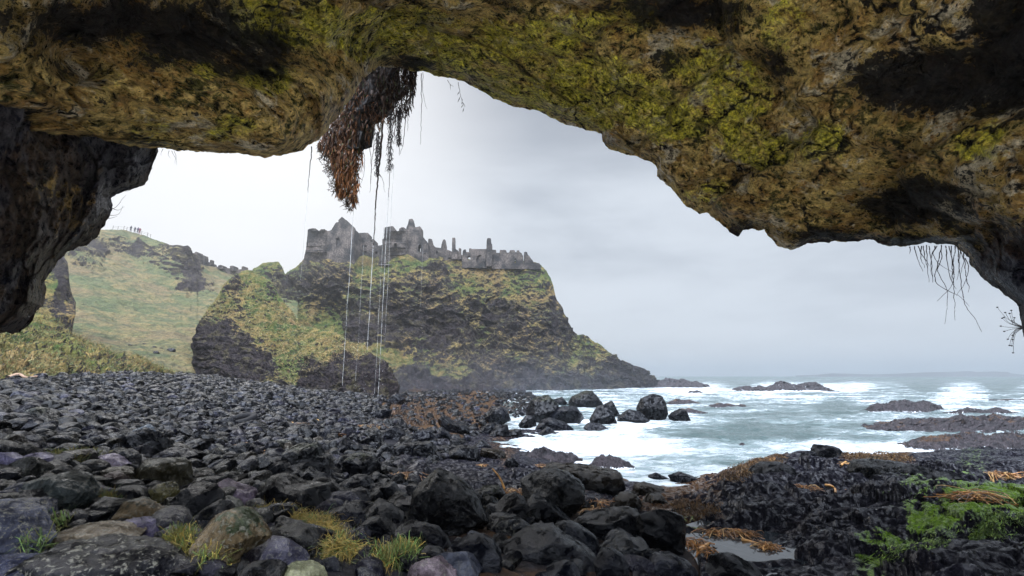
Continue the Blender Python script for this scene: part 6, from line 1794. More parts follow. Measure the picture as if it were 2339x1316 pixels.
def root_curtain():
    c = empty("hanging_root_curtain", tuple(at(880, 170, 8.8)))
    inv = Vector(c.location)
    r = np.random.default_rng(5)
    mat_poly = [(724, 330), (742, 302), (782, 246), (812, 194), (834, 142), (866, 126), (935, 136), (952, 150), (949, 200), (940, 240), (930, 262), (916, 268), (908, 262), (900, 285), (880, 270), (868, 290), (856, 285), (842, 318), (830, 330), (826, 378), (820, 395), (822, 430), (815, 455), (806, 472), (800, 455), (796, 438), (775, 446), (766, 430), (770, 405), (757, 380), (750, 350)]
    # dark peaty core behind the fibres
    core = np.asarray(mat_poly, float)
    m = core.mean(0)
    core = m + (core - m) * np.array([0.56, 0.80]) + [6, -38]
    V, F, loc = inflate(core, 8.75, 0.5, 5, 77, 0.10)
    o = mk("peat_core", V + loc, F, M_ROOT, c, tint=np.array([.012, .008, .006, 0]))
    # fibrous brown moss: many little hanging shreds
    b = Bag()
    n = 9000
    px = r.uniform(720, 955, n * 3)
    py = r.uniform(140, 480, n * 3)
    ok = inside(mat_poly, px, py) & ~((px > 815) & (py > 215) & (r.uniform(size=n * 3) < .6))
    px, py = px[ok][:n], py[ok][:n]
    k = len(px)
    Y = 8.75 + r.uniform(-.36, .12, k)
    ln = r.uniform(.05, .17, k) * np.where(py > 300, 1.25, 1.0)
    wd = r.uniform(.004, .013, k)
    P0 = at(px, py, Y)
    th = r.uniform(0, math.pi, k)
    side = np.stack([np.cos(th), np.sin(th), 0 * th], 1) * wd[:, None]
    sway = np.stack([r.normal(0, .035, k), r.normal(0, .03, k), -ln], 1)
    V = np.stack([P0 - side, P0 + side, P0 + sway * .55 + side * .9 + r.normal(0, .006, (k, 3)), P0 + sway * .55 - side * .9, P0 + sway], 1)
    base = np.arange(k)[:, None] * 5
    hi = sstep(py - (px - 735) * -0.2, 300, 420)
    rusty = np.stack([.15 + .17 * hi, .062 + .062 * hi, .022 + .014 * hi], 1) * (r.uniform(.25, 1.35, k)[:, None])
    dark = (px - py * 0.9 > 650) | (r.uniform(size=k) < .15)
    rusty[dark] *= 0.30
    green = r.uniform(size=k) < .035
    rusty[green] = np.array([.07, .09, .02])
    T = np.repeat(np.hstack([rusty, np.zeros((k, 1))]), 5, 0)
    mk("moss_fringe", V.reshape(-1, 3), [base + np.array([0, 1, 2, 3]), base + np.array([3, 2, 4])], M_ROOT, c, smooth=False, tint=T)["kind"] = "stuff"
    # leafy twigs along the left edge
    b = Bag()
    for i in range(130):
        t = r.uniform()
        e = np.array(bez([(738, 335), (748, 365), (760, 395), (768, 430), (790, 445), (803, 480)], 6))
        p = e[int(t * (len(e) - 1))] + r.normal(0, 4, 2)
        P = at(p[0], p[1], 8.6 + r.uniform(-.15, .15))
        q = P + np.array([r.uniform(-.12, .03), r.normal(0, .03), -r.uniform(.02, .12)])
        b.add(*tube(bez([P, (P + q) / 2 + r.normal(0, .01, 3), q], 3), .005, .002, 4), c=np.array([.05, .03, .012, 0]) * r.uniform(.4, 1.4))
        for _ in range(4):
            g = P + (q - P) * r.uniform(.2, 1)
            h = g + r.normal(0, .03, 3) - [0, 0, .02]
            s = np.cross(h - g, [0, 1, 0])
            s = s / (np.linalg.norm(s) + 1e-6) * .007
            b.add(np.array([g - s, g + s, h + s * .4, h - s * .4]), np.array([[0, 1, 2, 3]]), c=np.array([.06, .035, .014, 0]) * r.uniform(.4, 1.5))
    b.done("leafy_fringe", M_ROOT, c, smooth=False)["kind"] = "stuff"
    roots = [[(878, 220), (872, 320), (866, 380), (862, 420), (858, 470), (857, 500), (853, 560)], [(884, 190), (876, 270), (868, 340), (864, 400)], [(898, 180), (894, 260), (892, 330), (890, 385), (888, 450)], [(920, 190), (917, 240), (913, 300), (912, 355)], [(930, 200), (926, 260), (922, 320), (914, 352)],
             [(938, 175), (936, 220), (932, 270), (930, 300)], [(948, 170), (944, 215), (940, 260)], [(962, 168), (963, 220), (962, 280), (961, 330)], [(966, 166), (966, 210), (972, 238), (976, 250)], [(840, 300), (846, 350), (848, 390), (846, 420)], [(856, 280), (853, 340), (848, 380), (846, 440)],
             [(828, 330), (833, 370), (830, 400), (822, 425)], [(866, 395), (874, 410), (878, 430), (880, 440)], [(905, 255), (902, 300), (900, 330)], [(700, 0), (700, 0)]][:-1]
    thick = [.022, .013, .012, .012, .010, .008, .007, .008, .005, .007, .008, .006, .005, .012]
    for i, (p, t) in enumerate(zip(roots, thick)):
        hang(c, "root", p, 8.5 + .08 * (i % 4), t, t * .35, (.045, .024, .014, 0), seed=i)
    # shaggy sleeves on two of the roots
    for ct, y0, y1, wd in ((893, 250, 388, 7), (863, 300, 400, 5), (912, 250, 330, 5)):
        b = Bag()
        for i in range(420):
            y = r.uniform(y0, y1)
            P = at(ct + r.normal(0, wd * .5) - (y - y0) * .02, y, 8.45 + r.uniform(-.06, .06))
            q = P + np.array([r.normal(0, .02), r.normal(0, .02), -r.uniform(.03, .08)])
            s = np.array([r.uniform(.003, .008), 0, 0])
            b.add(np.array([P - s, P + s, q + s * .3, q - s * .3]), np.array([[0, 1, 2, 3]]), c=np.array([.022, .014, .012, 0]) * r.uniform(.5, 1.5))
        b.done("root_sleeve", M_ROOT, c, smooth=False)
    for o in COL.objects:
        if o.parent == c:
            o.matrix_parent_inverse.translation = -inv
    tag(c, "shaggy curtain of brown roots and moss hanging from the roof notch", "hanging roots")


root_curtain()


def sprig(name, label, stems, Y, col, leaf=0, cat="plant", r0=.006, group=None, partname="stem", wob=3.0):
    c = empty(name, tuple(at(stems[0][0][0], stems[0][0][1], Y)))
    inv = Vector(c.location)
    r = np.random.default_rng(len(label))
    for i, p in enumerate(stems):
        o = hang(c, partname, p, Y + .06 * (i % 3 - 1), r0, r0 * .3, col, seed=i + 3, wob=wob, sides=4)
        o.matrix_parent_inverse.translation = -inv
        if leaf:
            for k in range(leaf):
                a = bez(p, 6)
                g = a[r.integers(len(a) // 3, len(a))]
                P = at(g[0], g[1], Y)
                d = np.array([r.uniform(-.07, .12), r.normal(0, .03), -r.uniform(.06, .17)])
                s = np.array([.008, .004, 0])
                V = np.array([P, P + d * .5 - s, P + d, P + d * .5 + s])
                o = mk("leaf", V, np.array([[0, 1, 2, 3]]), M_BLADE, c, smooth=False, tint=np.array([.045, .06, .02, 0]))
                o.matrix_parent_inverse.translation = -inv
    return tag(c, label, cat, group)


sprig("hanging_sprig", "green leafy sprig dangling from the roof edge, the right one of two", [[(1047, 188), (1049, 205), (1054, 225), (1060, 245)]], 9.0, (.06, .05, .03, 0), leaf=7, group="sprigs under the roof edge")
sprig("hanging_sprig", "short forked dry sprig at the roof edge, left of the leafy one", [[(1022, 183), (1028, 192), (1036, 198)], [(1028, 192), (1029, 200), (1030, 205)]], 9.1, (.09, .06, .03, 0), group="sprigs under the roof edge")
sprig("hanging_root", "single thin dark root hanging left of the root curtain", [[(712, 335), (711, 355), (708, 380), (705, 410), (703, 440)]], 8.0, (.035, .028, .024, 0), cat="root", r0=.011)
sprig("hanging_roots", "tangle of thin bare roots under the low right roof",
      [[(2088, 563), (2095, 590), (2108, 620)], [(2098, 562), (2108, 585), (2124, 608)], [(2104, 562), (2104, 590), (2112, 612)], [(2116, 560), (2118, 600), (2122, 645)], [(2122, 562), (2128, 600), (2130, 632)], [(2140, 562), (2126, 590), (2130, 640), (2130, 645)], [(2150, 560), (2150, 590), (2142, 618), (2158, 650), (2164, 680), (2158, 740)],
       [(2152, 562), (2140, 610), (2136, 640), (2160, 662), (2190, 676), (2215, 700)], [(2160, 562), (2164, 600), (2172, 640), (2185, 660)], [(2168, 562), (2178, 610), (2176, 650), (2140, 688)], [(2172, 562), (2176, 620), (2180, 680), (2181, 732)], [(2182, 562), (2178, 600), (2174, 640)], [(2188, 562), (2190, 600), (2194, 640), (2200, 680), (2210, 706), (2228, 730), (2242, 758)],
       [(2196, 562), (2192, 590), (2190, 620), (2186, 640)], [(2200, 570), (2204, 600), (2208, 640), (2214, 655), (2211, 668)], [(2205, 590), (2212, 610), (2206, 640), (2185, 676)], [(2135, 562), (2132, 580), (2142, 600), (2176, 622)], [(2110, 562), (2112, 590), (2118, 612)], [(2078, 564), (2080, 572), (2079, 580)], [(2190, 562), (2196, 580), (2200, 600), (2195, 625)]],
      7.0, (.030, .018, .022, 0), cat="roots", r0=.008, partname="root", wob=4)


def leaf_plant():
    c = empty("leafy_plant", tuple(at(2260, 625, 6.6)))
    inv = Vector(c.location)
    for i, (x, y, s) in enumerate([(2254, 632, 9), (2266, 638, 8), (2271, 630, 7), (2268, 648, 8), (2262, 645, 6)]):
        P = at(x, y, 6.25)
        k = s * 6.25 / FP
        ph = np.linspace(0, 2 * math.pi, 13)[:-1]
        rr = k * (0.85 + 0.25 * np.cos(ph))
        V = np.stack([rr * np.cos(ph), 0.3 * k * np.sin(2 * ph) * .4, rr * np.sin(ph)], 1) + P
        V = np.vstack([P + [0, -.2 * k, 0], V])
        F = np.array([(0, 1 + j, 1 + (j + 1) % 12) for j in range(12)])
        o = mk("leaf", V, F, M_BLADE, c, tint=np.array([.05, .12, .03, 0]))
        o.matrix_parent_inverse.translation = -inv
    V, F = tube(bez([at(2285, 640, 6.4), at(2270, 636, 6.3), at(2256, 632, 6.27)], 4), .006, .004, 4)
    o = mk("stem", V, F, M_ROOT, c, tint=np.array([.04, .05, .02, 0]))
    o.matrix_parent_inverse.translation = -inv
    tag(c, "small plant with round green leaves on the right cave wall", "plant")


leaf_plant()


def seed_stems():
    c = empty("dry_flower_stems", tuple(at(2338, 748, 6.2)))
    inv = Vector(c.location)
    heads = [(2278, 702), (2296, 714), (2306, 716), (2310, 709), (2317, 726), (2311, 733), (2293, 725), (2289, 727), (2286, 745), (2294, 757), (2313, 766), (2302, 775), (2313, 776), (2306, 789), (2311, 790), (2314, 806)]
    for i, (x, y) in enumerate(heads):
        o = hang(c, "stem", [(2340, 748), (2322, 748 + .2 * (y - 748)), ((x + 2318) / 2, (y + 742) / 2 + 4), (x, y)], 6.15, .0035, .002, (.03, .024, .022, 0), seed=i, wob=1, sides=4)
        o.matrix_parent_inverse.translation = -inv
        V, F = ico(1)
        h = mk("seed_head", V * np.array([.012, .012, .008]) + at(x, y, 6.15), F, M_ROOT, o, tint=np.array([.018, .015, .018, 0]))
        h.matrix_parent_inverse = o.matrix_parent_inverse.copy()
        h.matrix_parent_inverse.translation = (0, 0, 0)
    tag(c, "dry stems with tiny dark seed heads at the right picture edge", "dried flowers")


seed_stems()
sprig("dry_twigs", "thin dry twigs sticking out of the left hanging wall", [[(240, 480), (262, 475), (280, 455), (288, 445)], [(244, 470), (268, 480), (284, 472)], [(236, 490), (258, 492), (272, 488), (280, 470)], [(248, 440), (270, 438), (292, 436), (302, 432)], [(242, 500), (256, 498), (268, 494)]], 7.3, (.09, .045, .02, 0), cat="twigs", r0=.005)
sprig("edge_grass", "few dry grass threads under the left roof slab", [[(392, 345), (400, 362), (400, 375)], [(398, 346), (402, 360), (404, 378)], [(372, 340), (368, 350), (369, 356)], [(386, 344), (384, 354), (390, 362)]], 6.6, (.09, .06, .035, 0), cat="grass", r0=.0035)


# ------------------------------------------------------------------ water falling from the roots
def trickle(px, py0, py1, Y, rad, label, seed, lower=None):
    top = at(px, py0, Y)
    zb = at(px, py1, Y)[2]
    n = 70
    z = np.linspace(top[2], zb, n)
    q = np.stack([z * 3, 0 * z + seed, 0 * z], 1)
    P = np.stack([top[0] + .012 * fbm(q, .6, 3, seed=seed), np.full(n, top[1]) + .01 * fbm(q, .6, 3, seed=seed + 1), z], 1)
    rr = .8 * rad * (0.75 + 0.9 * np.clip(fbm(q, 2.2, 4, .6, seed=seed + 2), -.6, .8)) * (1 - .35 * np.linspace(0, 1, n))
    V, F = tube(P, rr, sides=6)
    b = Bag()
    b.add(V, F)
    r = np.random.default_rng(seed)
    IV, IF = ico(1)
    for i in range(8):                                     # drops breaking off the thread
        zz_ = zb - r.uniform(0, .9)
        s = r.uniform(.003, .005)
        b.add(IV * np.array([s * .7, s * .7, s * 2.2]) + np.array([top[0] + r.normal(0, .02), top[1] + r.normal(0, .02), zz_]), IF)
    o = b.done("water_trickle", M_WATER)
    tag(o, label, "water trickle", "threads of water falling from the roots")


for i, t in enumerate([(857, 480, 800, 8.5, .013, "brightest thread of falling water, from the longest root"), (888, 430, 905, 8.6, .0125, "long white water thread right of the brightest one"), (899, 380, 780, 8.6, .006, "faint water thread at the far right of the falling water"),
                       (808, 475, 880, 8.6, .010, "water thread falling from the tip of the mossy fringe"), (705, 420, 640, 8.0, .004, "thin lone water thread under the single dark root"), (831, 560, 870, 8.7, .005, "very faint water thread between the two brighter left ones"),
                       (876, 520, 900, 8.9, .006, "dim water thread close beside the long white one"), (966, 560, 700, 8.9, .003, "barely visible drip line right of the root curtain")]):
    trickle(*t[:5], t[5], 300 + i)


# ------------------------------------------------------------------ kelp, weed and grass on the shore
def surf_pt(px, py):
    """a point on the shelf or the beach seen at a pixel"""
    k = np.argmin((SH_px2 - px) ** 2 + (SH_py2 - py) ** 2)
    if (SH_px2[k] - px) ** 2 + (SH_py2[k] - py) ** 2 < 40 and shelf_mask(np.array([px * 1.0]), np.array([py * 1.0]))[0] > .45:
        return SH_P[k].copy()
    return on_ground(px, py)


def kelp(px, py, wpx, hpx, n, label, ln=.45, rad=.012, stalk=None, seed=0):
    r = np.random.default_rng(400 + seed)
    n = int(n * 1.6)
    rad = rad * .62
    p0 = surf_pt(px, py)
    m = p0[1] / FP
    b = Bag()
    for i in range(n):
        c = p0 + np.array([r.normal(0, wpx * m * .28), r.normal(0, hpx * m * .8), r.uniform(.01, .06)])
        a = r.uniform(0, 6.28)
        L = ln * r.uniform(.35, 1.2)
        t = np.linspace(-.5, .5, 6)
        cur = r.normal(0, .35)
        P = c + np.stack([np.cos(a + cur * t * 3) * t * L, np.sin(a + cur * t * 3) * t * L, .05 * r.uniform(.2, 1.4) * np.cos(t * r.uniform(3, 9)) * L / .45], 1)
        col = np.array([.30, .12, .020, 0]) * r.uniform(.10, .85) * (1.0 if p0[1] < 14 else .5)
        if r.uniform() < .16:
            col = np.array([.42, .25, .09, 0]) * r.uniform(.6, 1.1)
        b.add(*tube(P, rad * r.uniform(.5, 1.2), rad * .4, 4), c=col)
    if stalk:
        P = []
        for sx, sy, dz in stalk:
            q = surf_pt(px, py) if dz else surf_pt(sx, sy)
            P.append(at(sx, sy, q[1]) if dz else q + [0, 0, .05])
        b.add(*tube(bez(P, 6), rad * 3.2, rad * 1.8, 6), c=np.array([.42, .21, .06, 0]))
    o = b.done("kelp_heap", M_KELP)
    tag(o, label, "kelp", "orange kelp washed ashore")


KELPS = [(655, 972, 60, 7, 46, "orange kelp heap, leftmost on the dark stones", .7, .02), (715, 966, 50, 6, 26, "orange kelp strewn right of the leftmost heap", .7, .02), (815, 978, 90, 8, 60, "largest rusty kelp heap, below the wet block", .8, .022),
         (752, 995, 40, 8, 24, "small rusty kelp patch left of the largest heap", .6, .02), (845, 990, 30, 5, 18, "pale orange kelp loop before the largest heap", .6, .022), (945, 985, 40, 8, 26, "reddish kelp between the pyramid and round stones", .6, .02), (925, 908, 40, 4, 16, "far orange kelp right of the brown pyramid boulder", 1.0, .035),
         (920, 1090, 90, 5, 60, "bright orange kelp mat left of the huge pointed boulder", .42, .014), (1050, 1086, 40, 7, 26, "orange kelp fringe hanging behind the pointed boulder", .35, .013), (1102, 1066, 22, 6, 14, "small orange kelp knot on the left ledges", .32, .012),
         (1175, 1128, 46, 9, 34, "tangled kelp with an upright stalk between the two huge boulders", .38, .012, [(1152, 1116, 1), (1146, 1100, 1), (1138, 1086, 1), (1124, 1070, 1)]), (1360, 1152, 60, 6, 30, "flat orange kelp right of the flat topped boulder", .42, .015),
         (1365, 1174, 60, 5, 34, "red brown kelp strip behind the long humped boulder", .42, .014), (1235, 1066, 26, 4, 14, "little orange kelp on the long black ledge", .35, .012), (1672, 1226, 110, 6, 60, "long kelp pile across the back of the pool", .42, .014),
         (1585, 1250, 40, 12, 26, "kelp stems beside the square black block", .42, .014), (1612, 1268, 40, 8, 8, "forked kelp stalk lying in the pool", .36, .013, [(1596, 1268, 0), (1612, 1256, 0), (1622, 1250, 0)]), (1750, 1254, 40, 7, 40, "curled kelp frond with a straight pale stalk by the pool", .3, .012, [(1695, 1242, 0), (1715, 1247, 0), (1735, 1252, 0)]),
         (1835, 1120, 60, 5, 20, "pale orange kelp pieces on the middle of the shelf", .4, .016), (1905, 1122, 16, 5, 4, "curved upright kelp stalk on the shelf", .3, .013, [(1888, 1114, 0), (1900, 1116, 0), (1907, 1124, 0), (1908, 1134, 0)]), (1932, 1062, 14, 5, 3, "slanting kelp stalk before the topmost boulder", .3, .012, [(1922, 1069, 0), (1932, 1061, 0), (1942, 1055, 0)]),
         (1965, 1125, 30, 4, 10, "scrap of yellow kelp in the middle right of the shelf", .32, .013), (2140, 1118, 80, 7, 36, "long yellow kelp bundle below the dark ledge rock", .6, .016), (2230, 1140, 90, 7, 30, "golden kelp strands above the green algae", .6, .016), (2295, 1092, 60, 7, 30, "orange kelp clump near the right edge of the shelf", .6, .018),
         (2290, 1150, 60, 8, 32, "yellow kelp loops beside the small pool at the right", .5, .015), (2050, 1143, 30, 3, 8, "lone orange kelp strip on the bare shelf", .4, .014), (2330, 1110, 30, 5, 12, "kelp stalks cut by the right picture edge", .5, .016), (1777, 1055, 24, 5, 12, "orange kelp on top of the weedy shelf tip", .4, .015), (1960, 1046, 30, 4, 14, "kelp scraps behind the small mossy block", .45, .016),
         (555, 1020, 14, 6, 3, "short bright kelp stalk among the left stones", .4, .02), (608, 1038, 24, 4, 5, "orange kelp stalk lying by the twin peaked boulder", .4, .016), (600, 878, 60, 3, 20, "distant rusty kelp line at the foot of the outcrop", 1.4, .05)]
for i, k in enumerate(KELPS):
    kelp(k[0], k[1], k[2], k[3], k[4], k[5], k[6], k[7], k[8] if len(k) > 8 else None, i)


def blades(name, label, P, N, ln, wd, cols, seed, kind="stuff", droop=.6, per=1, lean=None, cat=None, group=None, up=1.0, spread=.45):
    """a mass of bent blades rooted at the points P"""
    r = np.random.default_rng(seed)
    P = np.repeat(P, per, 0)
    N = np.repeat(N, per, 0)
    k = len(P)
    L = ln * r.uniform(.5, 1.3, k)
    d = N * r.uniform(.4, 1.0, k)[:, None] * up + r.normal(0, spread, (k, 3)) * np.array([1, 1, min(1, up + .25)]) + np.array([0, 0, .35 * up])
    if lean is not None:
        d = d + np.asarray(lean)
    d /= np.linalg.norm(d, axis=1)[:, None]
    s = np.cross(d, r.normal(size=(k, 3)))
    s = s / (np.linalg.norm(s, axis=1)[:, None] + 1e-9) * (wd * r.uniform(.6, 1.3, k))[:, None]
    mid = P + d * (L * .55)[:, None]
    tip = P + d * (L * .9)[:, None] + np.array([0, 0, -1.0]) * (droop * L * r.uniform(.2, 1, k))[:, None] + r.normal(0, .08, (k, 3)) * L[:, None]
    V = np.stack([P - s, P + s, mid + s * .8, mid - s * .8, tip], 1).reshape(-1, 3)
    base = np.arange(k)[:, None] * 5
    ci = r.integers(0, len(cols), k)
    T = np.array(cols)[ci] * (.6 if name.endswith('_grass') else 1.0) * r.uniform(.55, 1.3, k)[:, None]
    T = np.repeat(np.hstack([T, np.zeros((k, 1))]), 5, 0)
    o = mk(name, V, [base + np.array([0, 1, 2, 3]), base + np.array([3, 2, 4])], M_BLADE, None, smooth=False, tint=T)
    return tag(o, label, cat, group, kind)


def pick_on(data, thr, n, seed, xr=None, yr=None):
    P, N, g, px, py = data
    r = np.random.default_rng(seed)
    fw = (g > thr) & (px > -40) & (px < 2380)
    if xr:
        fw &= (px > xr[0]) & (px < xr[1])
    idx = np.where(fw)[0]
    # weigh by the area a grid point stands for
    k = r.choice(idx, n)
    return P[k] + r.normal(0, .12, (n, 3)) * np.array([1, 1, 0.1]), N[k]


GREEN, STRAW, RUST = (.085, .115, .04), (.30, .245, .12), (.28, .165, .075)
p, n = pick_on(BANK, .45, 9000, 1)
blades("bank_grass", "long green and straw coloured grass covering the bank", p, n, .50, .009, [(.10, .14, .04), (.15, .16, .05), (.24, .20, .07), (.27, .17, .06)], 2, lean=(.35, -.2, -.1))
p, n = pick_on(OUTC, .6, 8000, 3)
blades("outcrop_grass", "wind combed yellow green grass on the rock outcrop", p, n, .55, .016, [GREEN, (.09, .11, .03), STRAW, (.28, .24, .08), RUST], 4, lean=(.5, -.2, -.5), up=.5)
p, n = pick_on(HEAD, .7, 2500, 5)
blades("headland_grass", "rough grass tufts over the headland", p, n, .8, .03, [(.17, .15, .065), (.12, .12, .05), (.21, .17, .08)], 6)


def region_pts(poly, n, seed):
    r = np.random.default_rng(seed)
    a = np.asarray(poly, float)
    x = r.uniform(a[:, 0].min(), a[:, 0].max(), n * 6)
    y = r.uniform(a[:, 1].min(), a[:, 1].max(), n * 6)
    ok = inside(poly, x, y)
    return x[ok][:n], y[ok][:n]


def tuft(label, blobs_, n, ln, wd, cols, seed, name="grass_tuft", up=.55):
    r = np.random.default_rng(seed)
    pts = []
    for (x, y, sx, sy) in blobs_:
        c = surf_pt(x, y)
        m = c[1] / FP
        k = int(n / len(blobs_))
        pts.append(c + np.stack([r.normal(0, sx * m, k), r.normal(0, sy * m * 2.0, k), r.uniform(0.02, .11, k)], 1))
    P = np.vstack(pts)
    blades(name, label, P, np.tile([0, 0, 1.0], (len(P), 1)), ln, wd, cols, seed, kind=None, droop=.9, cat="grass tuft", group="grass tufts among the boulders", up=up)


FRESH, YELLOW, OLIVE = (.060, .100, .02), (.21, .14, .03), (.08, .08, .02)
tuft("long strip of yellow grass winding between the dark boulders", [(600, 1186, 14, 8), (625, 1190, 14, 8), (650, 1196, 14, 7), (690, 1204, 16, 6), (725, 1215, 14, 10), (745, 1235, 16, 10), (765, 1255, 18, 10), (785, 1268, 18, 6), (770, 1275, 22, 5)], 5200, .17, .0020, [YELLOW, YELLOW, (.20, .14, .03), (.13, .09, .02), OLIVE, FRESH], 11, up=.10)
tuft("bright green and yellow grass tuft at the lower edge", [(905, 1295, 16, 6), (890, 1300, 22, 6), (925, 1285, 10, 6)], 1100, .18, .0022, [FRESH, FRESH, YELLOW, OLIVE], 12)
tuft("green grass tuft below the big ochre boulder", [(420, 1260, 14, 8), (450, 1280, 18, 8), (480, 1300, 16, 8), (400, 1250, 8, 6)], 1100, .17, .0022, [FRESH, OLIVE, YELLOW, (.20, .18, .03)], 13)
tuft("patch of green grass behind the pale pinkish stone", [(130, 1052, 12, 4), (160, 1050, 16, 5), (195, 1048, 14, 4), (150, 1064, 14, 3)], 1200, .13, .0026, [OLIVE, (.20, .18, .03), FRESH, (.16, .13, .03)], 14)
tuft("grass tuft between the dark tilted boulder and the orange slab", [(230, 1158, 12, 5), (260, 1160, 12, 7), (280, 1155, 7, 8)], 900, .15, .0022, [FRESH, YELLOW, OLIVE], 15)
tuft("thin green grass blades beside the grey speckled boulder", [(85, 1275, 8, 4), (70, 1270, 6, 4)], 60, .20, .003, [FRESH, FRESH, OLIVE], 16)
tuft("few grass blades behind the ochre speckled slab", [(125, 1215, 7, 4), (138, 1212, 6, 4)], 60, .17, .0035, [FRESH, OLIVE], 17)

# brown rockweed, green algae: masses nobody could count
def carpet(name, label, polys, n, ln, wd, cols, seed, droop=.9, up=.6, lean=None, spread=.45):
    Ps = []
    for j, (poly, share) in enumerate(polys):
        x, y = region_pts(poly, int(n * share), seed + j)
        for a, b in zip(x, y):
            Ps.append(surf_fast(a, b))
    P = np.array(Ps)
    P = P[np.isfinite(P).all(1)]
    if name == "green_algae":                      # combed into streaks, with bare rock between
        P = P[fbm(P * np.array([1, 2.2, 1.0]), 1.6, 4, 0.6, seed=3) > -0.05]
    blades(name, label, P + [0, 0, .01], np.tile([0, 0, 1.0], (len(P), 1)), ln, wd, cols, seed, droop=droop, up=up, lean=lean, spread=spread)


_cell = {}
for i_ in range(len(SH_P)):
    _cell.setdefault((int(SH_px2[i_] // 4), int(SH_py2[i_] // 3)), i_)


def surf_fast(px, py):
    k = _cell.get((int(px // 4), int(py // 3)))
    if k is None:
        return np.array([np.nan] * 3)
    r = np.random.default_rng(int(px * 131 + py * 977) % 2 ** 31)
    return SH_P[k] + np.array([r.normal(0, .03), r.normal(0, .05), 0])


carpet("rockweed", "brown bladder weed matted over the shelf tip and ledges", [([(1640, 1098), (1650, 1075), (1690, 1052), (1790, 1042), (1800, 1058), (1720, 1080), (1700, 1104)], .3), ([(1920, 1040), (1960, 1030), (2040, 1032), (2090, 1048), (2080, 1058), (1960, 1056)], .3), ([(1530, 1150), (1560, 1140), (1640, 1160), (1640, 1185), (1560, 1180)], .2), ([(1245, 1066), (1330, 1070), (1420, 1085), (1410, 1100), (1320, 1085)], .2)],
       5200, .10, .007, [(.045, .021, .007), (.075, .036, .009), (.03, .015, .007), (.10, .055, .014)], 31)
carpet("green_algae", "bright green algae combed over the rocks at the right", [([(2090, 1230), (2130, 1196), (2180, 1178), (2260, 1166), (2345, 1168), (2345, 1222), (2280, 1228), (2210, 1228), (2140, 1245)], .74), ([(1975, 1276), (2010, 1262), (2060, 1246), (2110, 1238), (2130, 1250), (2060, 1278), (2010, 1284)], .09), ([(2020, 1122), (2060, 1120), (2100, 1130), (2130, 1134), (2060, 1136)], .04), ([(2270, 1128), (2339, 1130), (2339, 1150), (2260, 1146)], .04)],
       7000, .085, .005, [(.040, .078, .007), (.078, .13, .012), (.020, .042, .005), (.11, .155, .022)], 41, droop=.12, up=.05, lean=(-.6, -.5, -.12), spread=.18)


def flats_weed():
    x, y = region_pts([(880, 962), (900, 912), (1000, 906), (1100, 900), (1190, 908), (1215, 925), (1120, 948), (1030, 962), (960, 975)], 4200, 51)
    P = np.array([on_ground(a, b) for a, b in zip(x, y)])
    blades("flats_weed", "rust brown seaweed carpet on the flats behind the sea boulders", P, np.tile([0, 0, 1.0], (len(P), 1)), .26, .022, [(.026, .014, .008), (.042, .021, .010), (.018, .011, .008), (.060, .030, .013)], 52, droop=1.0)


flats_weed()


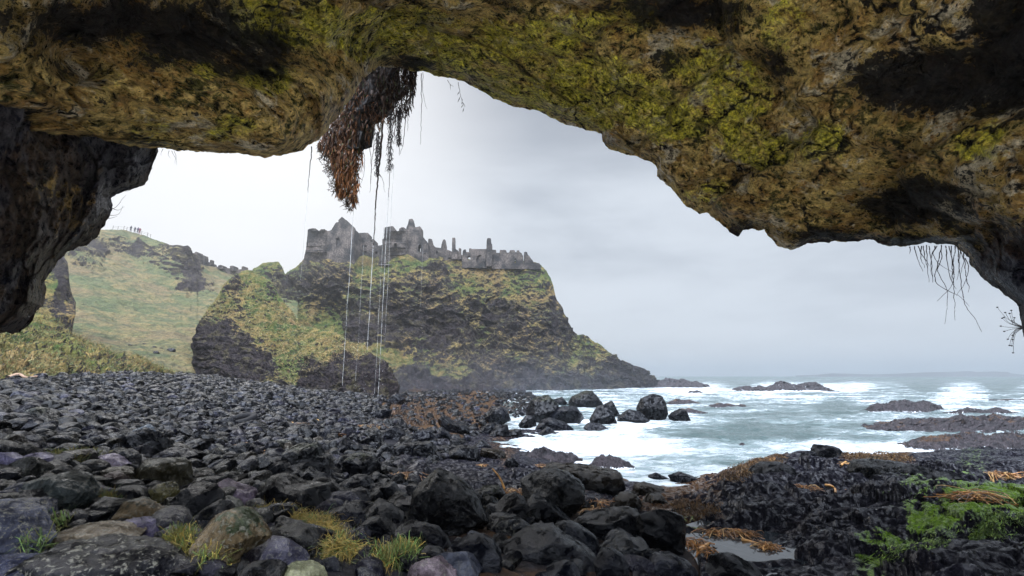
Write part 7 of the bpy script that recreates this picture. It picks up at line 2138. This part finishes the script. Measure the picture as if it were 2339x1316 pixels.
# ------------------------------------------------------------------ odd things on the beach
def tyre():
    c = on_ground(548, 968)
    Rm_, rm = .40, .13
    a = np.linspace(0, 2 * math.pi, 49)[:-1]
    b_ = np.linspace(0, 2 * math.pi, 17)[:-1]
    A, Bq = np.meshgrid(a, b_, indexing="ij")
    rr = Rm_ + rm * np.sign(np.cos(Bq)) * np.abs(np.cos(Bq)) ** .7
    zz_ = rm * np.sign(np.sin(Bq)) * np.abs(np.sin(Bq)) ** .7
    V = np.stack([rr * np.cos(A), rr * np.sin(A), zz_], -1).reshape(-1, 3)
    i = np.arange(48)[:, None]
    j = np.arange(16)[None]
    F = np.stack([i * 16 + j, ((i + 1) % 48) * 16 + j, ((i + 1) % 48) * 16 + (j + 1) % 16, i * 16 + (j + 1) % 16], -1).reshape(-1, 4)
    o = mk("tyre", V, F, simple_mat("black_rubber", (.005, .005, .006), .7, .1, 30), None)
    o.location = c + np.array([0, 0, .10])
    o.rotation_euler = (R(14), R(-6), 0)
    tag(o, "old black car tyre lying among the beach stones", "tyre")


tyre()


def driftwood():
    P = [on_ground(x, y) + np.array([0, 0, h]) for x, y, h in ((18, 868, .10), (40, 868, .22), (60, 870, .12), (85, 869, .16), (98, 870, .06))]
    V, F = tube(bez(P, 6), .07, .03, 7)
    o = mk("driftwood_branch", V, F, simple_mat("driftwood", (.20, .13, .09), .85, .2, 14), None)
    tag(o, "bleached driftwood branch at the foot of the grass bank", "driftwood")


driftwood()
# ------------------------------------------------------------------ haze
def make_haze():
    x0, x1, y0, y1, z0, z1 = -3800, 3800, -40, 4400, -5.0, 62.0
    V = np.array([(x, y, z) for x in (x0, x1) for y in (y0, y1) for z in (z0, z1)], float)
    F = np.array([(0, 1, 3, 2), (4, 6, 7, 5), (0, 4, 5, 1), (2, 3, 7, 6), (0, 2, 6, 4), (1, 5, 7, 3)])
    m = bpy.data.materials.new("haze")
    m.use_nodes = True
    t = NT(m.node_tree)
    v = t.n("ShaderNodeVolumePrincipled", Color=(0.72, 0.755, 0.80), Density=HAZE_DENSITY, Anisotropy=0.78)
    t.n("ShaderNodeOutputMaterial", Volume=v)
    o = mk("haze", V, F, m, smooth=False)
    tag(o, "thin sea mist over the whole cove", kind="stuff")


make_haze()


def spray_mist():
    """fine spray hanging over the foot of the headland"""
    V, F = ico(4)
    m = bpy.data.materials.new("spray_mist")
    m.use_nodes = True
    t = NT(m.node_tree)
    ln = t.n("ShaderNodeVectorMath", 1, {"operation": "LENGTH"}, i0=t.n("ShaderNodeTexCoord", 3))
    dens = t.math("MULTIPLY", t.ss(ln, 1.0, 0.15), 0.011)
    t.n("ShaderNodeOutputMaterial", Volume=t.n("ShaderNodeVolumePrincipled", Color=(0.70, 0.74, 0.84), Density=dens, Anisotropy=0.7))
    o = mk("spray_mist", V, F, m)
    o.location = at(1080, 880, 84)
    o.scale = (46, 13, 9)
    tag(o, "blue grey spray mist hanging at the foot of the headland", kind="stuff")


spray_mist()
